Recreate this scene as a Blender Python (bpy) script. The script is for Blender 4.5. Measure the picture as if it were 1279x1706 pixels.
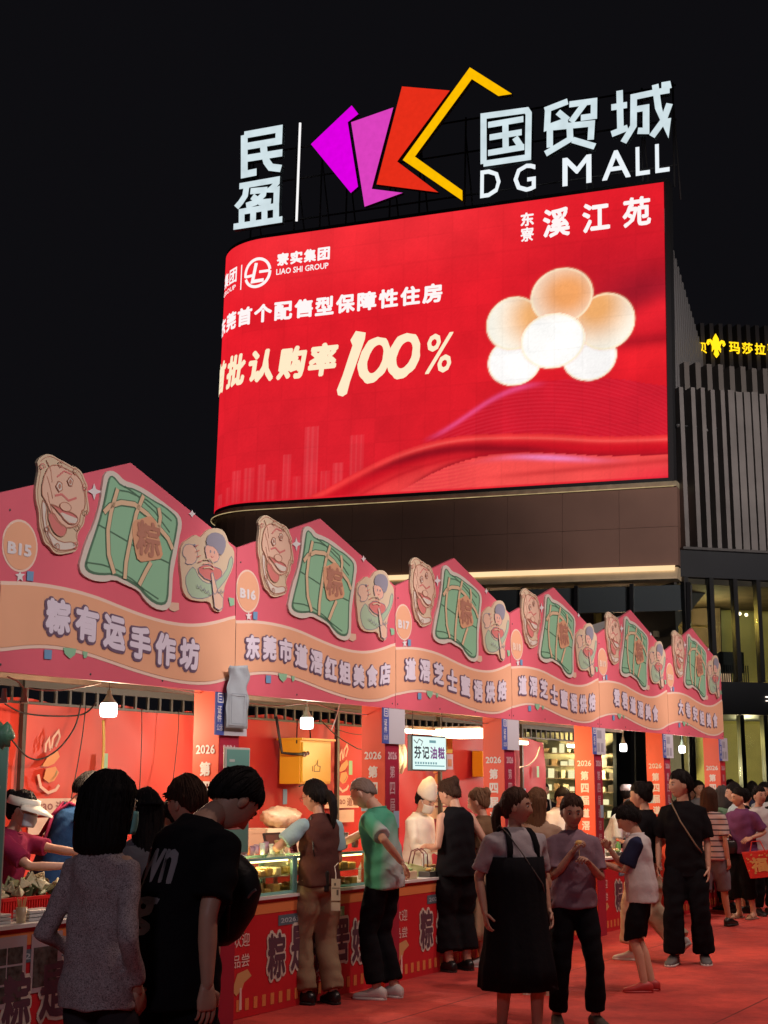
import bpy, math, random
import numpy as np
from mathutils import Vector, Matrix
random.seed(7); rng = np.random.default_rng(7)
SC = bpy.context.scene; COL = SC.collection
for o in list(bpy.data.objects): bpy.data.objects.remove(o)
R = math.radians
# ------------------------------------------------------------------ camera, world, lamps, exposure
FPX, PITCH, EYE = 2320.0, math.atan(458/2320.0), 1.62
cam = bpy.data.cameras.new('camera'); co = bpy.data.objects.new('camera', cam); COL.objects.link(co)
cam.sensor_fit = 'HORIZONTAL'; cam.sensor_width = 36; cam.lens = 36*FPX/1279
cam.clip_start = .1; cam.clip_end = 600
co.location = (0, 0, EYE); co.rotation_euler = (R(90)+PITCH, 0, 0); SC.camera = co
W = bpy.data.worlds.new('World'); SC.world = W; W.use_nodes = True
bgn = W.node_tree.nodes['Background']; bgn.inputs[0].default_value = (.0042, .0040, .0052, 1); bgn.inputs[1].default_value = 1
SC.view_settings.view_transform = 'Standard'; SC.view_settings.look = 'None'
SC.view_settings.exposure = 0; SC.view_settings.gamma = 1; SC.view_settings.use_curve_mapping = False
SC.cycles.use_denoising = True
try: SC.cycles.denoiser = 'OPENIMAGEDENOISE'
except Exception: pass
SC.cycles.max_bounces = 6; SC.cycles.diffuse_bounces = 3; SC.cycles.transparent_max_bounces = 12
SC.cycles.sample_clamp_indirect = 3; SC.cycles.caustics_reflective = False; SC.cycles.caustics_refractive = False
# row of stalls: t runs along it (away from the camera), d is the distance behind the camera line
TU = Vector((.5122601, .8588304, 0)); TD = Vector((-.8588304, .5122601, 0)); UP = Vector((0, 0, 1))
def RW(t, d, z=0): return TU*t + TD*d + UP*z
def lamp(kind, loc, power, color=(1, 1, 1), size=.05, target=None, spot=60, blend=.5, name='lamp', spread=None):
    l = bpy.data.lights.new(name, kind); l.energy = power; l.color = color
    if kind in ('POINT', 'SPOT'): l.shadow_soft_size = size
    if kind == 'AREA': l.size = size
    if kind == 'SPOT': l.spot_size = R(spot); l.spot_blend = blend
    if spread and kind == 'AREA': l.spread = R(spread)
    o = bpy.data.objects.new(name, l); COL.objects.link(o); o.location = loc
    if target is not None: o.rotation_euler = (Vector(target)-Vector(loc)).to_track_quat('-Z', 'Y').to_euler()
    return o
T0, SW, BD, ZB, ZE, ZP = 5.80, 2.295, 6.10, 2.28, 3.34, 3.74
NST = 6
for i in range(NST):      # unseen fill spots added across the aisle, one for every board
    tc = T0+SW*(i+.5)
    lamp('SPOT', RW(tc-1.0, -1.5, 6.6), 1500, (1, .86, .84), .12, RW(tc, BD, 3.1), 25, .6, 'board_fill')
for tt, dd, pw in ((7.5, .8, 480), (10.5, 1.6, 600), (14, 1.6, 640), (18, 1.4, 700), (23, 1.2, 740)):   # unseen fill spots added over the aisle to brighten the carpet
    lamp('SPOT', RW(tt, dd, 7.2), pw*.92, (1, .72, .62), .16, RW(tt+.6, dd+2.4, 0), 88, .8, 'aisle_fill')
lamp('SPOT', (-2.0, -3.0, 5.5), 330, (.95, .84, 1), .6, (1.0, 9.5, .6), 75, .9, 'aisle_fill')  # unseen front-left fill added for the foreground
for p, tg, pw, an in (((16, 4, 8.5), (1, 46, 9.5), 7500, 34), ((20, 6, 8.5), (13, 46, 12), 20000, 26), ((22, 6, 8.5), (12, 50, 15), 9000, 30), ((26, 10, 9), (13.5, 56, 18.5), 17000, 30)):
    lamp('SPOT', p, pw, (1, .88, .82), .5, tg, an, .7, 'facade_fill')  # unseen fill spots added to brighten the mall front
# ------------------------------------------------------------------ materials
MATS = {}
def mat(name, col=None, rough=.6, metal=0., emis=None, es=0., bump=0., bscale=40., var=0., vscale=5., spec=None, alpha=None, trans=0, coat=0):
    if name in MATS: return MATS[name]
    m = bpy.data.materials.new(name); m.use_nodes = True; nt = m.node_tree; p = nt.nodes['Principled BSDF']
    p.inputs['Base Color'].default_value = (*col, 1); p.inputs['Roughness'].default_value = rough; p.inputs['Metallic'].default_value = metal
    if spec is not None: p.inputs['Specular IOR Level'].default_value = spec
    if emis: p.inputs['Emission Color'].default_value = (*emis, 1); p.inputs['Emission Strength'].default_value = es
    if alpha is not None: p.inputs['Alpha'].default_value = alpha
    if trans: p.inputs['Transmission Weight'].default_value = trans
    if coat: p.inputs['Coat Weight'].default_value = coat
    tc = nt.nodes.new('ShaderNodeTexCoord')
    if var:
        n = nt.nodes.new('ShaderNodeTexNoise'); n.inputs['Scale'].default_value = vscale; n.inputs['Detail'].default_value = 5
        nt.links.new(tc.outputs['Object'], n.inputs['Vector'])
        mr = nt.nodes.new('ShaderNodeMapRange'); mr.inputs[1].default_value = .3; mr.inputs[2].default_value = .7
        mr.inputs[3].default_value = 1-var; mr.inputs[4].default_value = 1+var*.6; nt.links.new(n.outputs['Fac'], mr.inputs[0])
        mx = nt.nodes.new('ShaderNodeVectorMath'); mx.operation = 'SCALE'; mx.inputs[0].default_value = col
        nt.links.new(mr.outputs[0], mx.inputs['Scale']); nt.links.new(mx.outputs[0], p.inputs['Base Color'])
    if bump:
        n2 = nt.nodes.new('ShaderNodeTexNoise'); n2.inputs['Scale'].default_value = bscale; n2.inputs['Detail'].default_value = 4
        nt.links.new(tc.outputs['Object'], n2.inputs['Vector'])
        b = nt.nodes.new('ShaderNodeBump'); b.inputs['Strength'].default_value = bump; b.inputs['Distance'].default_value = .02
        nt.links.new(n2.outputs['Fac'], b.inputs['Height']); nt.links.new(b.outputs[0], p.inputs['Normal'])
    MATS[name] = m; return m
def emat(name, col, s=1., var=0., vscale=3.):
    if name in MATS: return MATS[name]
    m = bpy.data.materials.new(name); m.use_nodes = True; nt = m.node_tree; nt.nodes.clear()
    e = nt.nodes.new('ShaderNodeEmission'); e.inputs[0].default_value = (*col, 1); e.inputs[1].default_value = s
    if var:
        tc = nt.nodes.new('ShaderNodeTexCoord'); n = nt.nodes.new('ShaderNodeTexNoise'); n.inputs['Scale'].default_value = vscale; n.inputs['Detail'].default_value = 6
        nt.links.new(tc.outputs['Object'], n.inputs['Vector'])
        mr = nt.nodes.new('ShaderNodeMapRange'); mr.inputs[1].default_value = .3; mr.inputs[2].default_value = .7; mr.inputs[3].default_value = s*(1-var); mr.inputs[4].default_value = s*(1+var*.5)
        nt.links.new(n.outputs['Fac'], mr.inputs[0]); nt.links.new(mr.outputs[0], e.inputs[1])
    o = nt.nodes.new('ShaderNodeOutputMaterial'); nt.links.new(e.outputs[0], o.inputs[0]); MATS[name] = m; return m
def glassmat(name='glass', tint=(.9, .95, .93), gl=.10):
    if name in MATS: return MATS[name]
    m = bpy.data.materials.new(name); m.use_nodes = True; nt = m.node_tree; nt.nodes.clear()
    t = nt.nodes.new('ShaderNodeBsdfTransparent'); t.inputs[0].default_value = (*tint, 1)
    g = nt.nodes.new('ShaderNodeBsdfGlossy'); g.inputs['Roughness'].default_value = .05
    x = nt.nodes.new('ShaderNodeMixShader'); x.inputs[0].default_value = gl
    o = nt.nodes.new('ShaderNodeOutputMaterial')
    nt.links.new(t.outputs[0], x.inputs[1]); nt.links.new(g.outputs[0], x.inputs[2]); nt.links.new(x.outputs[0], o.inputs[0]); MATS[name] = m; return m
# ------------------------------------------------------------------ mesh helpers
class Fr:                                   # a flat frame: origin, x axis, y axis, normal
    def __init__(s, O, X, Y): s.O = Vector(O); s.X = Vector(X).normalized(); s.Y = Vector(Y).normalized(); s.N = s.X.cross(s.Y)
    def __call__(s, a, b, c=0): return s.O+s.X*a+s.Y*b+s.N*c
WORLD = Fr((0, 0, 0), (1, 0, 0), (0, 1, 0))
def origin(o):
    v = Vector((0, 0, 0))
    while o is not None: v += o.location; o = o.parent
    return v
class MB:
    def __init__(s): s.v = []; s.f = []; s.m = []
    def add(s, vs, fs, mi=0):
        k = len(s.v); s.v += [tuple(p) for p in vs]; s.f += [tuple(i+k for i in f) for f in fs]; s.m += [mi]*len(fs)
    def box(s, fr, a0, a1, b0, b1, c0, c1, mi=0):
        P = [fr(a, b, c) for c in (c0, c1) for b in (b0, b1) for a in (a0, a1)]
        s.add(P, [(0, 2, 3, 1), (4, 5, 7, 6), (0, 1, 5, 4), (2, 6, 7, 3), (0, 4, 6, 2), (1, 3, 7, 5)], mi)
    def prism(s, fr, pts, c0, c1, mi=0):
        n = len(pts); ar = sum(pts[i][0]*pts[(i+1) % n][1]-pts[(i+1) % n][0]*pts[i][1] for i in range(n))
        if ar < 0: pts = pts[::-1]
        vs = [fr(a, b, c0) for a, b in pts]+[fr(a, b, c1) for a, b in pts]
        fs = [tuple(range(n, 2*n)), tuple(range(n-1, -1, -1))]+[(i, (i+1) % n, n+(i+1) % n, n+i) for i in range(n)]
        s.add(vs, fs, mi)
    def stroke(s, fr, pts, w, c0, c1, mi=0, closed=False):   # polyline of constant width
        P = [Vector((a, b)) for a, b in pts]; n = len(P); L = []; Rr = []
        for i in range(n):
            a = P[i-1] if i > 0 else None; b = P[i+1] if i < n-1 else None
            if a is None: t = (b-P[i]).normalized(); nn = Vector((-t.y, t.x)); k = 1
            elif b is None: t = (P[i]-a).normalized(); nn = Vector((-t.y, t.x)); k = 1
            else:
                t1 = (P[i]-a).normalized(); t2 = (b-P[i]).normalized(); n1 = Vector((-t1.y, t1.x)); n2 = Vector((-t2.y, t2.x))
                nn = (n1+n2); nn = nn.normalized() if nn.length > 1e-3 else n1; k = 1/max(.45, nn.dot(n1))
            L.append(P[i]+nn*w/2*k); Rr.append(P[i]-nn*w/2*k)
        for i in range(n-1):
            q = [L[i], Rr[i], Rr[i+1], L[i+1]]
            vs = [fr(x.x, x.y, c0) for x in q]+[fr(x.x, x.y, c1) for x in q]
            s.add(vs, [(4, 5, 6, 7), (3, 2, 1, 0), (0, 1, 5, 4), (1, 2, 6, 5), (2, 3, 7, 6), (3, 0, 4, 7)], mi)
    def tube(s, pts, rad, n=8, mi=0, caps=True, round_=False):
        P = [Vector(p) for p in pts]; rad = list(rad) if hasattr(rad, '__len__') else [rad]*len(P)
        if round_:
            t0 = (P[0]-P[1]).normalized(); t1 = (P[-1]-P[-2]).normalized()
            P = [P[0]+t0*rad[0]*.85, P[0]+t0*rad[0]*.5]+P+[P[-1]+t1*rad[-1]*.5, P[-1]+t1*rad[-1]*.85]
            rad = [rad[0]*.45, rad[0]*.85]+rad+[rad[-1]*.85, rad[-1]*.45]
        k = len(s.v); X = None; N = len(P)
        for i in range(N):
            t = (P[min(i+1, N-1)]-P[max(i-1, 0)])
            t = t.normalized() if t.length > 1e-9 else Vector((0, 0, 1))
            if X is None: X = t.orthogonal().normalized()
            X = (X-t*X.dot(t)); X = X.normalized() if X.length > 1e-6 else t.orthogonal().normalized()
            Y = t.cross(X)
            for j in range(n):
                a = 2*math.pi*j/n; s.v.append(tuple(P[i]+X*math.cos(a)*rad[i]+Y*math.sin(a)*rad[i]))
        for i in range(N-1):
            for j in range(n):
                s.f.append((k+i*n+j, k+i*n+(j+1) % n, k+(i+1)*n+(j+1) % n, k+(i+1)*n+j)); s.m.append(mi)
        if caps:
            s.f.append(tuple(k+j for j in range(n-1, -1, -1))); s.f.append(tuple(k+(N-1)*n+j for j in range(n))); s.m += [mi, mi]
    def rings(s, rs, n=20, mi=0, fl=None):   # rs: (centre, rx, ry, X, Y[, power]); fl(theta, i) multiplies the radius
        k = len(s.v)
        for i, r in enumerate(rs):
            c, rx, ry, X, Y = r[:5]; pw = r[5] if len(r) > 5 else 2.0
            for j in range(n):
                a = 2*math.pi*j/n; ca, sa = math.cos(a), math.sin(a)
                q = (abs(ca)**pw+abs(sa)**pw)**(-1/pw); g = fl(a, i) if fl else 1
                s.v.append(tuple(Vector(c)+Vector(X)*(ca*q*rx*g)+Vector(Y)*(sa*q*ry*g)))
        for i in range(len(rs)-1):
            for j in range(n):
                s.f.append((k+i*n+j, k+i*n+(j+1) % n, k+(i+1)*n+(j+1) % n, k+(i+1)*n+j)); s.m.append(mi)
        s.f.append(tuple(k+j for j in range(n-1, -1, -1))); s.f.append(tuple(k+(len(rs)-1)*n+j for j in range(n))); s.m += [mi, mi]
    def ball(s, c, rx, ry=None, rz=None, X=(1, 0, 0), Y=(0, 1, 0), Z=(0, 0, 1), nu=14, nv=9, mi=0, fn=None):
        ry = rx if ry is None else ry; rz = rx if rz is None else rz
        X, Y, Z, c = Vector(X), Vector(Y), Vector(Z), Vector(c); vs = []; fs = []
        vs.append((0, 0, -1)); 
        for i in range(1, nv):
            e = -math.pi/2+math.pi*i/nv
            for j in range(nu): a = 2*math.pi*j/nu; vs.append((math.cos(e)*math.cos(a), math.cos(e)*math.sin(a), math.sin(e)))
        vs.append((0, 0, 1)); L = len(vs)-1
        for j in range(nu):
            fs.append((0, 1+(j+1) % nu, 1+j)); fs.append((L, L-nu+j, L-nu+(j+1) % nu))
            for i in range(nv-2): b = 1+i*nu; fs.append((b+j, b+(j+1) % nu, b+nu+(j+1) % nu, b+nu+j))
        out = []
        for v in vs:
            p = (v[0]*rx, v[1]*ry, v[2]*rz)
            if fn: p = fn(v, p)
            out.append(c+X*p[0]+Y*p[1]+Z*p[2])
        s.add(out, fs, mi)
    def build(s, name, mats, parent=None, smooth=False, local=False):
        me = bpy.data.meshes.new(name); off = Vector((0, 0, 0)) if (local or parent is None) else origin(parent)
        vs = [(x-off.x, y-off.y, z-off.z) for x, y, z in s.v] if off.length else s.v
        me.from_pydata(vs, [], s.f)
        for m in (mats if isinstance(mats, (list, tuple)) else [mats]): me.materials.append(m)
        if any(s.m): me.polygons.foreach_set('material_index', s.m)
        if smooth: me.polygons.foreach_set('use_smooth', [True]*len(me.polygons))
        me.update()
        o = bpy.data.objects.new(name, me); COL.objects.link(o)
        if parent is not None: o.parent = parent
        return o
def bevel(o, w=.004, seg=2):
    b = o.modifiers.new('bevel', 'BEVEL'); b.width = w; b.segments = seg; b.limit_method = 'ANGLE'; return o
def tag(o, label=None, cat=None, group=None, kind=None):
    if label: o['label'] = label
    if cat: o['category'] = cat
    if group: o['group'] = group
    if kind: o['kind'] = kind
    return o
def thing(name, loc, label, cat, group=None, rz=0):
    o = bpy.data.objects.new(name, None); COL.objects.link(o); o.location = loc; o.rotation_euler = (0, 0, rz); o.empty_display_size = .2
    return tag(o, label, cat, group)
def dup(o, parent=None):
    c = o.copy(); COL.objects.link(c); c.parent = parent
    for ch in list(o.children): dup(ch, c)
    return c
# ------------------------------------------------------------------ lettering: glyphs from Blender's own built-in font
GL = {}
def glyph(txt, bold=0.):
    k = (txt, bold)
    if k in GL: return GL[k]
    c = bpy.data.curves.new('t', 'FONT'); c.body = txt; c.offset = bold; c.resolution_u = 2; c.size = 1
    o = bpy.data.objects.new('t', c); COL.objects.link(o); dg = bpy.context.evaluated_depsgraph_get()
    me = bpy.data.meshes.new_from_object(o.evaluated_get(dg)); vs = [tuple(v.co) for v in me.vertices]; fs = [tuple(p.vertices) for p in me.polygons]
    bpy.data.objects.remove(o); bpy.data.curves.remove(c); bpy.data.meshes.remove(me)
    xs = [v[0] for v in vs] or [0, 1]; ys = [v[1] for v in vs] or [0, 1]
    GL[k] = (vs, fs, min(xs), max(xs), min(ys), max(ys)); return GL[k]
def put(mb, txt, f, x0, y0, w, h, c=0, bold=0., mi=0, ref=0., slant=0., rot=0.):
    """text stretched into the box x0..x0+w, y0..y0+h of mapping f; bold (in em) thickens the strokes by layering shifted copies"""
    vs, fs, a, b, lo, hi = glyph(txt, 0.)
    e = ref if ref else bold
    a -= e; b += e; lo -= e; hi += e
    sx = w/max(b-a, 1e-3); sy = h/max(hi-lo, 1e-3)
    n = 0 if bold <= 0 else (8 if bold > .04 else 5 if bold > .015 else 4)
    offs = [(0, 0)]+[(bold*math.cos(2*math.pi*(i+.5)/n), bold*math.sin(2*math.pi*(i+.5)/n)) for i in range(n)]
    if bold > .08: offs += [(bold*.96*math.cos(2*math.pi*i/8), bold*.96*math.sin(2*math.pi*i/8)) for i in range(8)]+[(bold*.5*math.cos(2*math.pi*i/6), bold*.5*math.sin(2*math.pi*i/6)) for i in range(6)]
    for q, (ox, oy) in enumerate(offs):
        out = []
        for x, y, z in vs:
            X = x0+(x+ox-a)*sx; Y = y0+(y+oy-lo)*sy; X += slant*(Y-y0); out.append(f(X, Y, c+.00022*q))
        mb.add(out, fs, mi)

BOARD={'lion':[(0.227,3.574),(0.292,3.629),(0.348,3.64),(0.414,3.624),(0.481,3.613),(0.536,3.6),(0.574,3.602),(0.627,3.581),(0.659,3.532),(0.683,3.506),(0.677,3.456),(0.703,3.375),(0.706,3.327),(0.669,3.303),(0.664,3.247),(0.624,3.205),(0.602,3.153),(0.626,3.121),(0.607,3.07),(0.55,3.05),(0.469,3.027),(0.412,3.03),(0.369,3.065),(0.329,3.076),(0.301,3.13),(0.274,3.184),(0.268,3.265),(0.241,3.319),(0.229,3.386),(0.236,3.446),(0.25,3.532)],'lface':[(0.268,3.382),(0.299,3.529),(0.376,3.586),(0.501,3.569),(0.604,3.54),(0.652,3.452),(0.663,3.356),(0.625,3.325),(0.614,3.239),(0.524,3.201),(0.441,3.211),(0.355,3.28),(0.32,3.332)],'lmouth':[(0.352,3.326),(0.419,3.291),(0.506,3.228),(0.572,3.232),(0.6,3.267),(0.571,3.298),(0.467,3.311),(0.393,3.322)],'ltongue':[(0.333,3.252),(0.379,3.284),(0.44,3.223),(0.507,3.204),(0.494,3.154),(0.446,3.135),(0.379,3.166)],'lteeth':[(0.429,3.274),(0.452,3.29),(0.595,3.272),(0.58,3.24),(0.522,3.236)],'lbeard':[(0.279,3.349),(0.329,3.311),(0.319,3.215),(0.372,3.141),(0.464,3.102),(0.579,3.126),(0.606,3.094),(0.532,3.065),(0.435,3.051),(0.351,3.103),(0.305,3.189)],'eye1':[(0.39,3.446),(0.412,3.48),(0.44,3.473),(0.446,3.432),(0.419,3.415)],'eye2':[(0.488,3.5),(0.512,3.529),(0.538,3.51),(0.527,3.471),(0.503,3.473)],'zo':[(0.843,3.623),(0.904,3.648),(0.969,3.635),(1.026,3.602),(1.119,3.6),(1.253,3.58),(1.391,3.54),(1.512,3.502),(1.615,3.467),(1.639,3.404),(1.612,3.307),(1.587,3.185),(1.553,3.05),(1.55,2.92),(1.544,2.829),(1.486,2.787),(1.37,2.791),(1.272,2.837),(1.212,2.893),(1.063,2.918),(0.971,2.938),(0.867,2.906),(0.762,2.905),(0.667,2.929),(0.638,2.979),(0.652,3.029),(0.695,3.155),(0.758,3.262),(0.81,3.419),(0.821,3.544)],'zd':[(0.876,3.602),(0.919,3.616),(1.004,3.562),(1.143,3.569),(1.337,3.52),(1.436,3.505),(1.55,3.465),(1.594,3.43),(1.579,3.329),(1.544,3.205),(1.519,3.111),(1.514,2.993),(1.511,2.862),(1.469,2.821),(1.364,2.822),(1.255,2.873),(1.215,2.906),(1.076,2.945),(0.952,2.966),(0.847,2.946),(0.739,2.944),(0.684,2.971),(0.69,3.022),(0.788,3.267),(0.832,3.41),(0.853,3.513)],'zg':[(0.886,3.594),(0.912,3.602),(0.995,3.549),(1.14,3.557),(1.33,3.51),(1.429,3.492),(1.535,3.453),(1.57,3.422),(1.555,3.325),(1.522,3.202),(1.497,3.108),(1.493,2.991),(1.487,2.868),(1.457,2.839),(1.377,2.839),(1.273,2.885),(1.23,2.92),(1.088,2.96),(0.955,2.98),(0.846,2.961),(0.748,2.96),(0.706,2.982),(0.707,3.022),(0.805,3.27),(0.85,3.413),(0.871,3.516)],'zfold':[[(0.793,3.268),(1.047,3.209),(1.16,3.175),(1.51,3.116)],[(0.699,3.011),(0.843,3.016),(0.986,3.001),(1.134,2.958),(1.259,2.905),(1.405,2.859)],[(0.957,3.526),(1.066,3.533),(1.257,3.51),(1.435,3.443),(1.517,3.411)],[(1.028,3.564),(1.142,3.528),(1.337,3.446),(1.5,3.329)]],'zband':[[(0.956,3.532),(0.902,3.372),(0.879,3.245),(0.895,3.087),(0.955,2.972)],[(0.835,3.355),(0.891,3.408),(0.997,3.449),(1.126,3.459),(1.261,3.414),(1.381,3.343),(1.483,3.281),(1.532,3.217)],[(1.213,3.534),(1.148,3.401),(1.098,3.216),(1.064,3.061),(1.058,2.951)],[(1.312,3.095),(1.262,3.025),(1.201,2.929)],[(1.374,3.478),(1.393,3.417),(1.381,3.343)]],'tag':[(1.114,3.347),(1.206,3.375),(1.271,3.407),(1.34,3.392),(1.359,3.32),(1.402,3.236),(1.434,3.14),(1.315,3.108),(1.175,3.076),(1.138,3.172),(1.109,3.268)],'boat':[(1.619,3.15),(1.634,3.271),(1.725,3.324),(1.786,3.361),(1.839,3.342),(1.88,3.375),(1.922,3.416),(2.018,3.445),(2.107,3.438),(2.153,3.39),(2.166,3.35),(2.234,3.319),(2.243,3.251),(2.217,3.164),(2.164,3.089),(2.122,3.015),(2.117,2.865),(2.074,2.837),(1.998,2.853),(1.963,2.909),(1.847,2.892),(1.723,2.895),(1.659,2.946),(1.645,3.036)],'bhair':[(1.893,3.337),(1.933,3.39),(2.019,3.411),(2.097,3.395),(2.132,3.345),(2.091,3.257),(2.047,3.251),(2.002,3.299),(1.905,3.298)],'bface':[(1.878,3.28),(1.915,3.306),(2.002,3.299),(2.059,3.245),(2.028,3.193),(1.92,3.179)],'bgreen':[(1.676,3.027),(1.724,3.099),(1.774,3.132),(1.841,3.048),(1.97,3.024),(2.14,3.127),(2.191,3.271),(2.23,3.235),(2.185,3.132),(2.099,3.04),(1.973,2.943),(1.847,2.909),(1.732,2.916)],'bhead':[(1.638,3.192),(1.655,3.261),(1.726,3.285),(1.79,3.267),(1.813,3.204),(1.774,3.145),(1.671,3.131),(1.69,3.173)],'bred':[(1.796,3.108),(1.879,3.16),(1.986,3.161),(2.095,3.148),(2.076,3.077),(1.926,3.045)],'bpaddle':[(1.956,3.103),(1.977,3.112),(2.036,2.991),(2.103,2.945),(2.101,2.877),(2.063,2.853),(2.008,2.867),(1.99,2.945)],'star1':[(0.754,3.534),(0.774,3.499),(0.833,3.494),(0.776,3.467),(0.761,3.425),(0.743,3.461),(0.697,3.472),(0.741,3.495)],'star2':[(1.757,3.533),(1.771,3.514),(1.796,3.51),(1.772,3.495),(1.756,3.477),(1.744,3.492),(1.717,3.497),(1.744,3.512)],'star3':[(0.15,2.885),(0.16,2.869),(0.19,2.871),(0.169,2.853),(0.178,2.826),(0.153,2.836),(0.13,2.82),(0.134,2.849),(0.112,2.86),(0.14,2.866)],'bal':[(0.144,3.037),(0.285,3.058),(0.133,3.19)],'btxt':[(0.037,2.977),(0.031,3.057),(0.241,3.089)],'sqs':[[(0.208,2.892),(0.262,2.896),(0.261,2.836),(0.208,2.835)],[(0.382,2.436),(0.446,2.438),(0.446,2.381),(0.383,2.379)]],'grs':[[(0.541,2.461),(0.656,2.464),(0.647,2.425),(0.604,2.397),(0.556,2.424)],[(0.713,2.452),(0.758,2.452),(0.754,2.416),(0.727,2.411)],[(2.198,2.963),(2.263,2.963),(2.271,2.916),(2.22,2.901)]],'org':[(1.533,2.841),(1.572,2.856),(1.639,2.859),(1.645,2.814),(1.595,2.794),(1.541,2.803)],'rt':[(-0.012,2.785),(0.198,2.811),(0.401,2.819),(0.615,2.815),(0.82,2.798),(0.999,2.769),(1.183,2.74),(1.373,2.716),(1.57,2.704),(1.772,2.71),(1.938,2.733),(2.131,2.779),(2.297,2.83)],'rb':[(0.016,2.406),(0.163,2.437),(0.346,2.46),(0.505,2.466),(0.67,2.457),(0.842,2.435),(1.019,2.407),(1.202,2.378),(1.391,2.354),(1.587,2.335),(1.788,2.329),(1.955,2.336),(2.103,2.358),(2.311,2.416)],'tc':[(0.477,2.648),(0.751,2.659),(0.989,2.622),(1.248,2.572),(1.49,2.518),(1.75,2.514)],'tsz':[(0.367,2.734),(0.577,2.758),(0.589,2.555)]}
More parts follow.
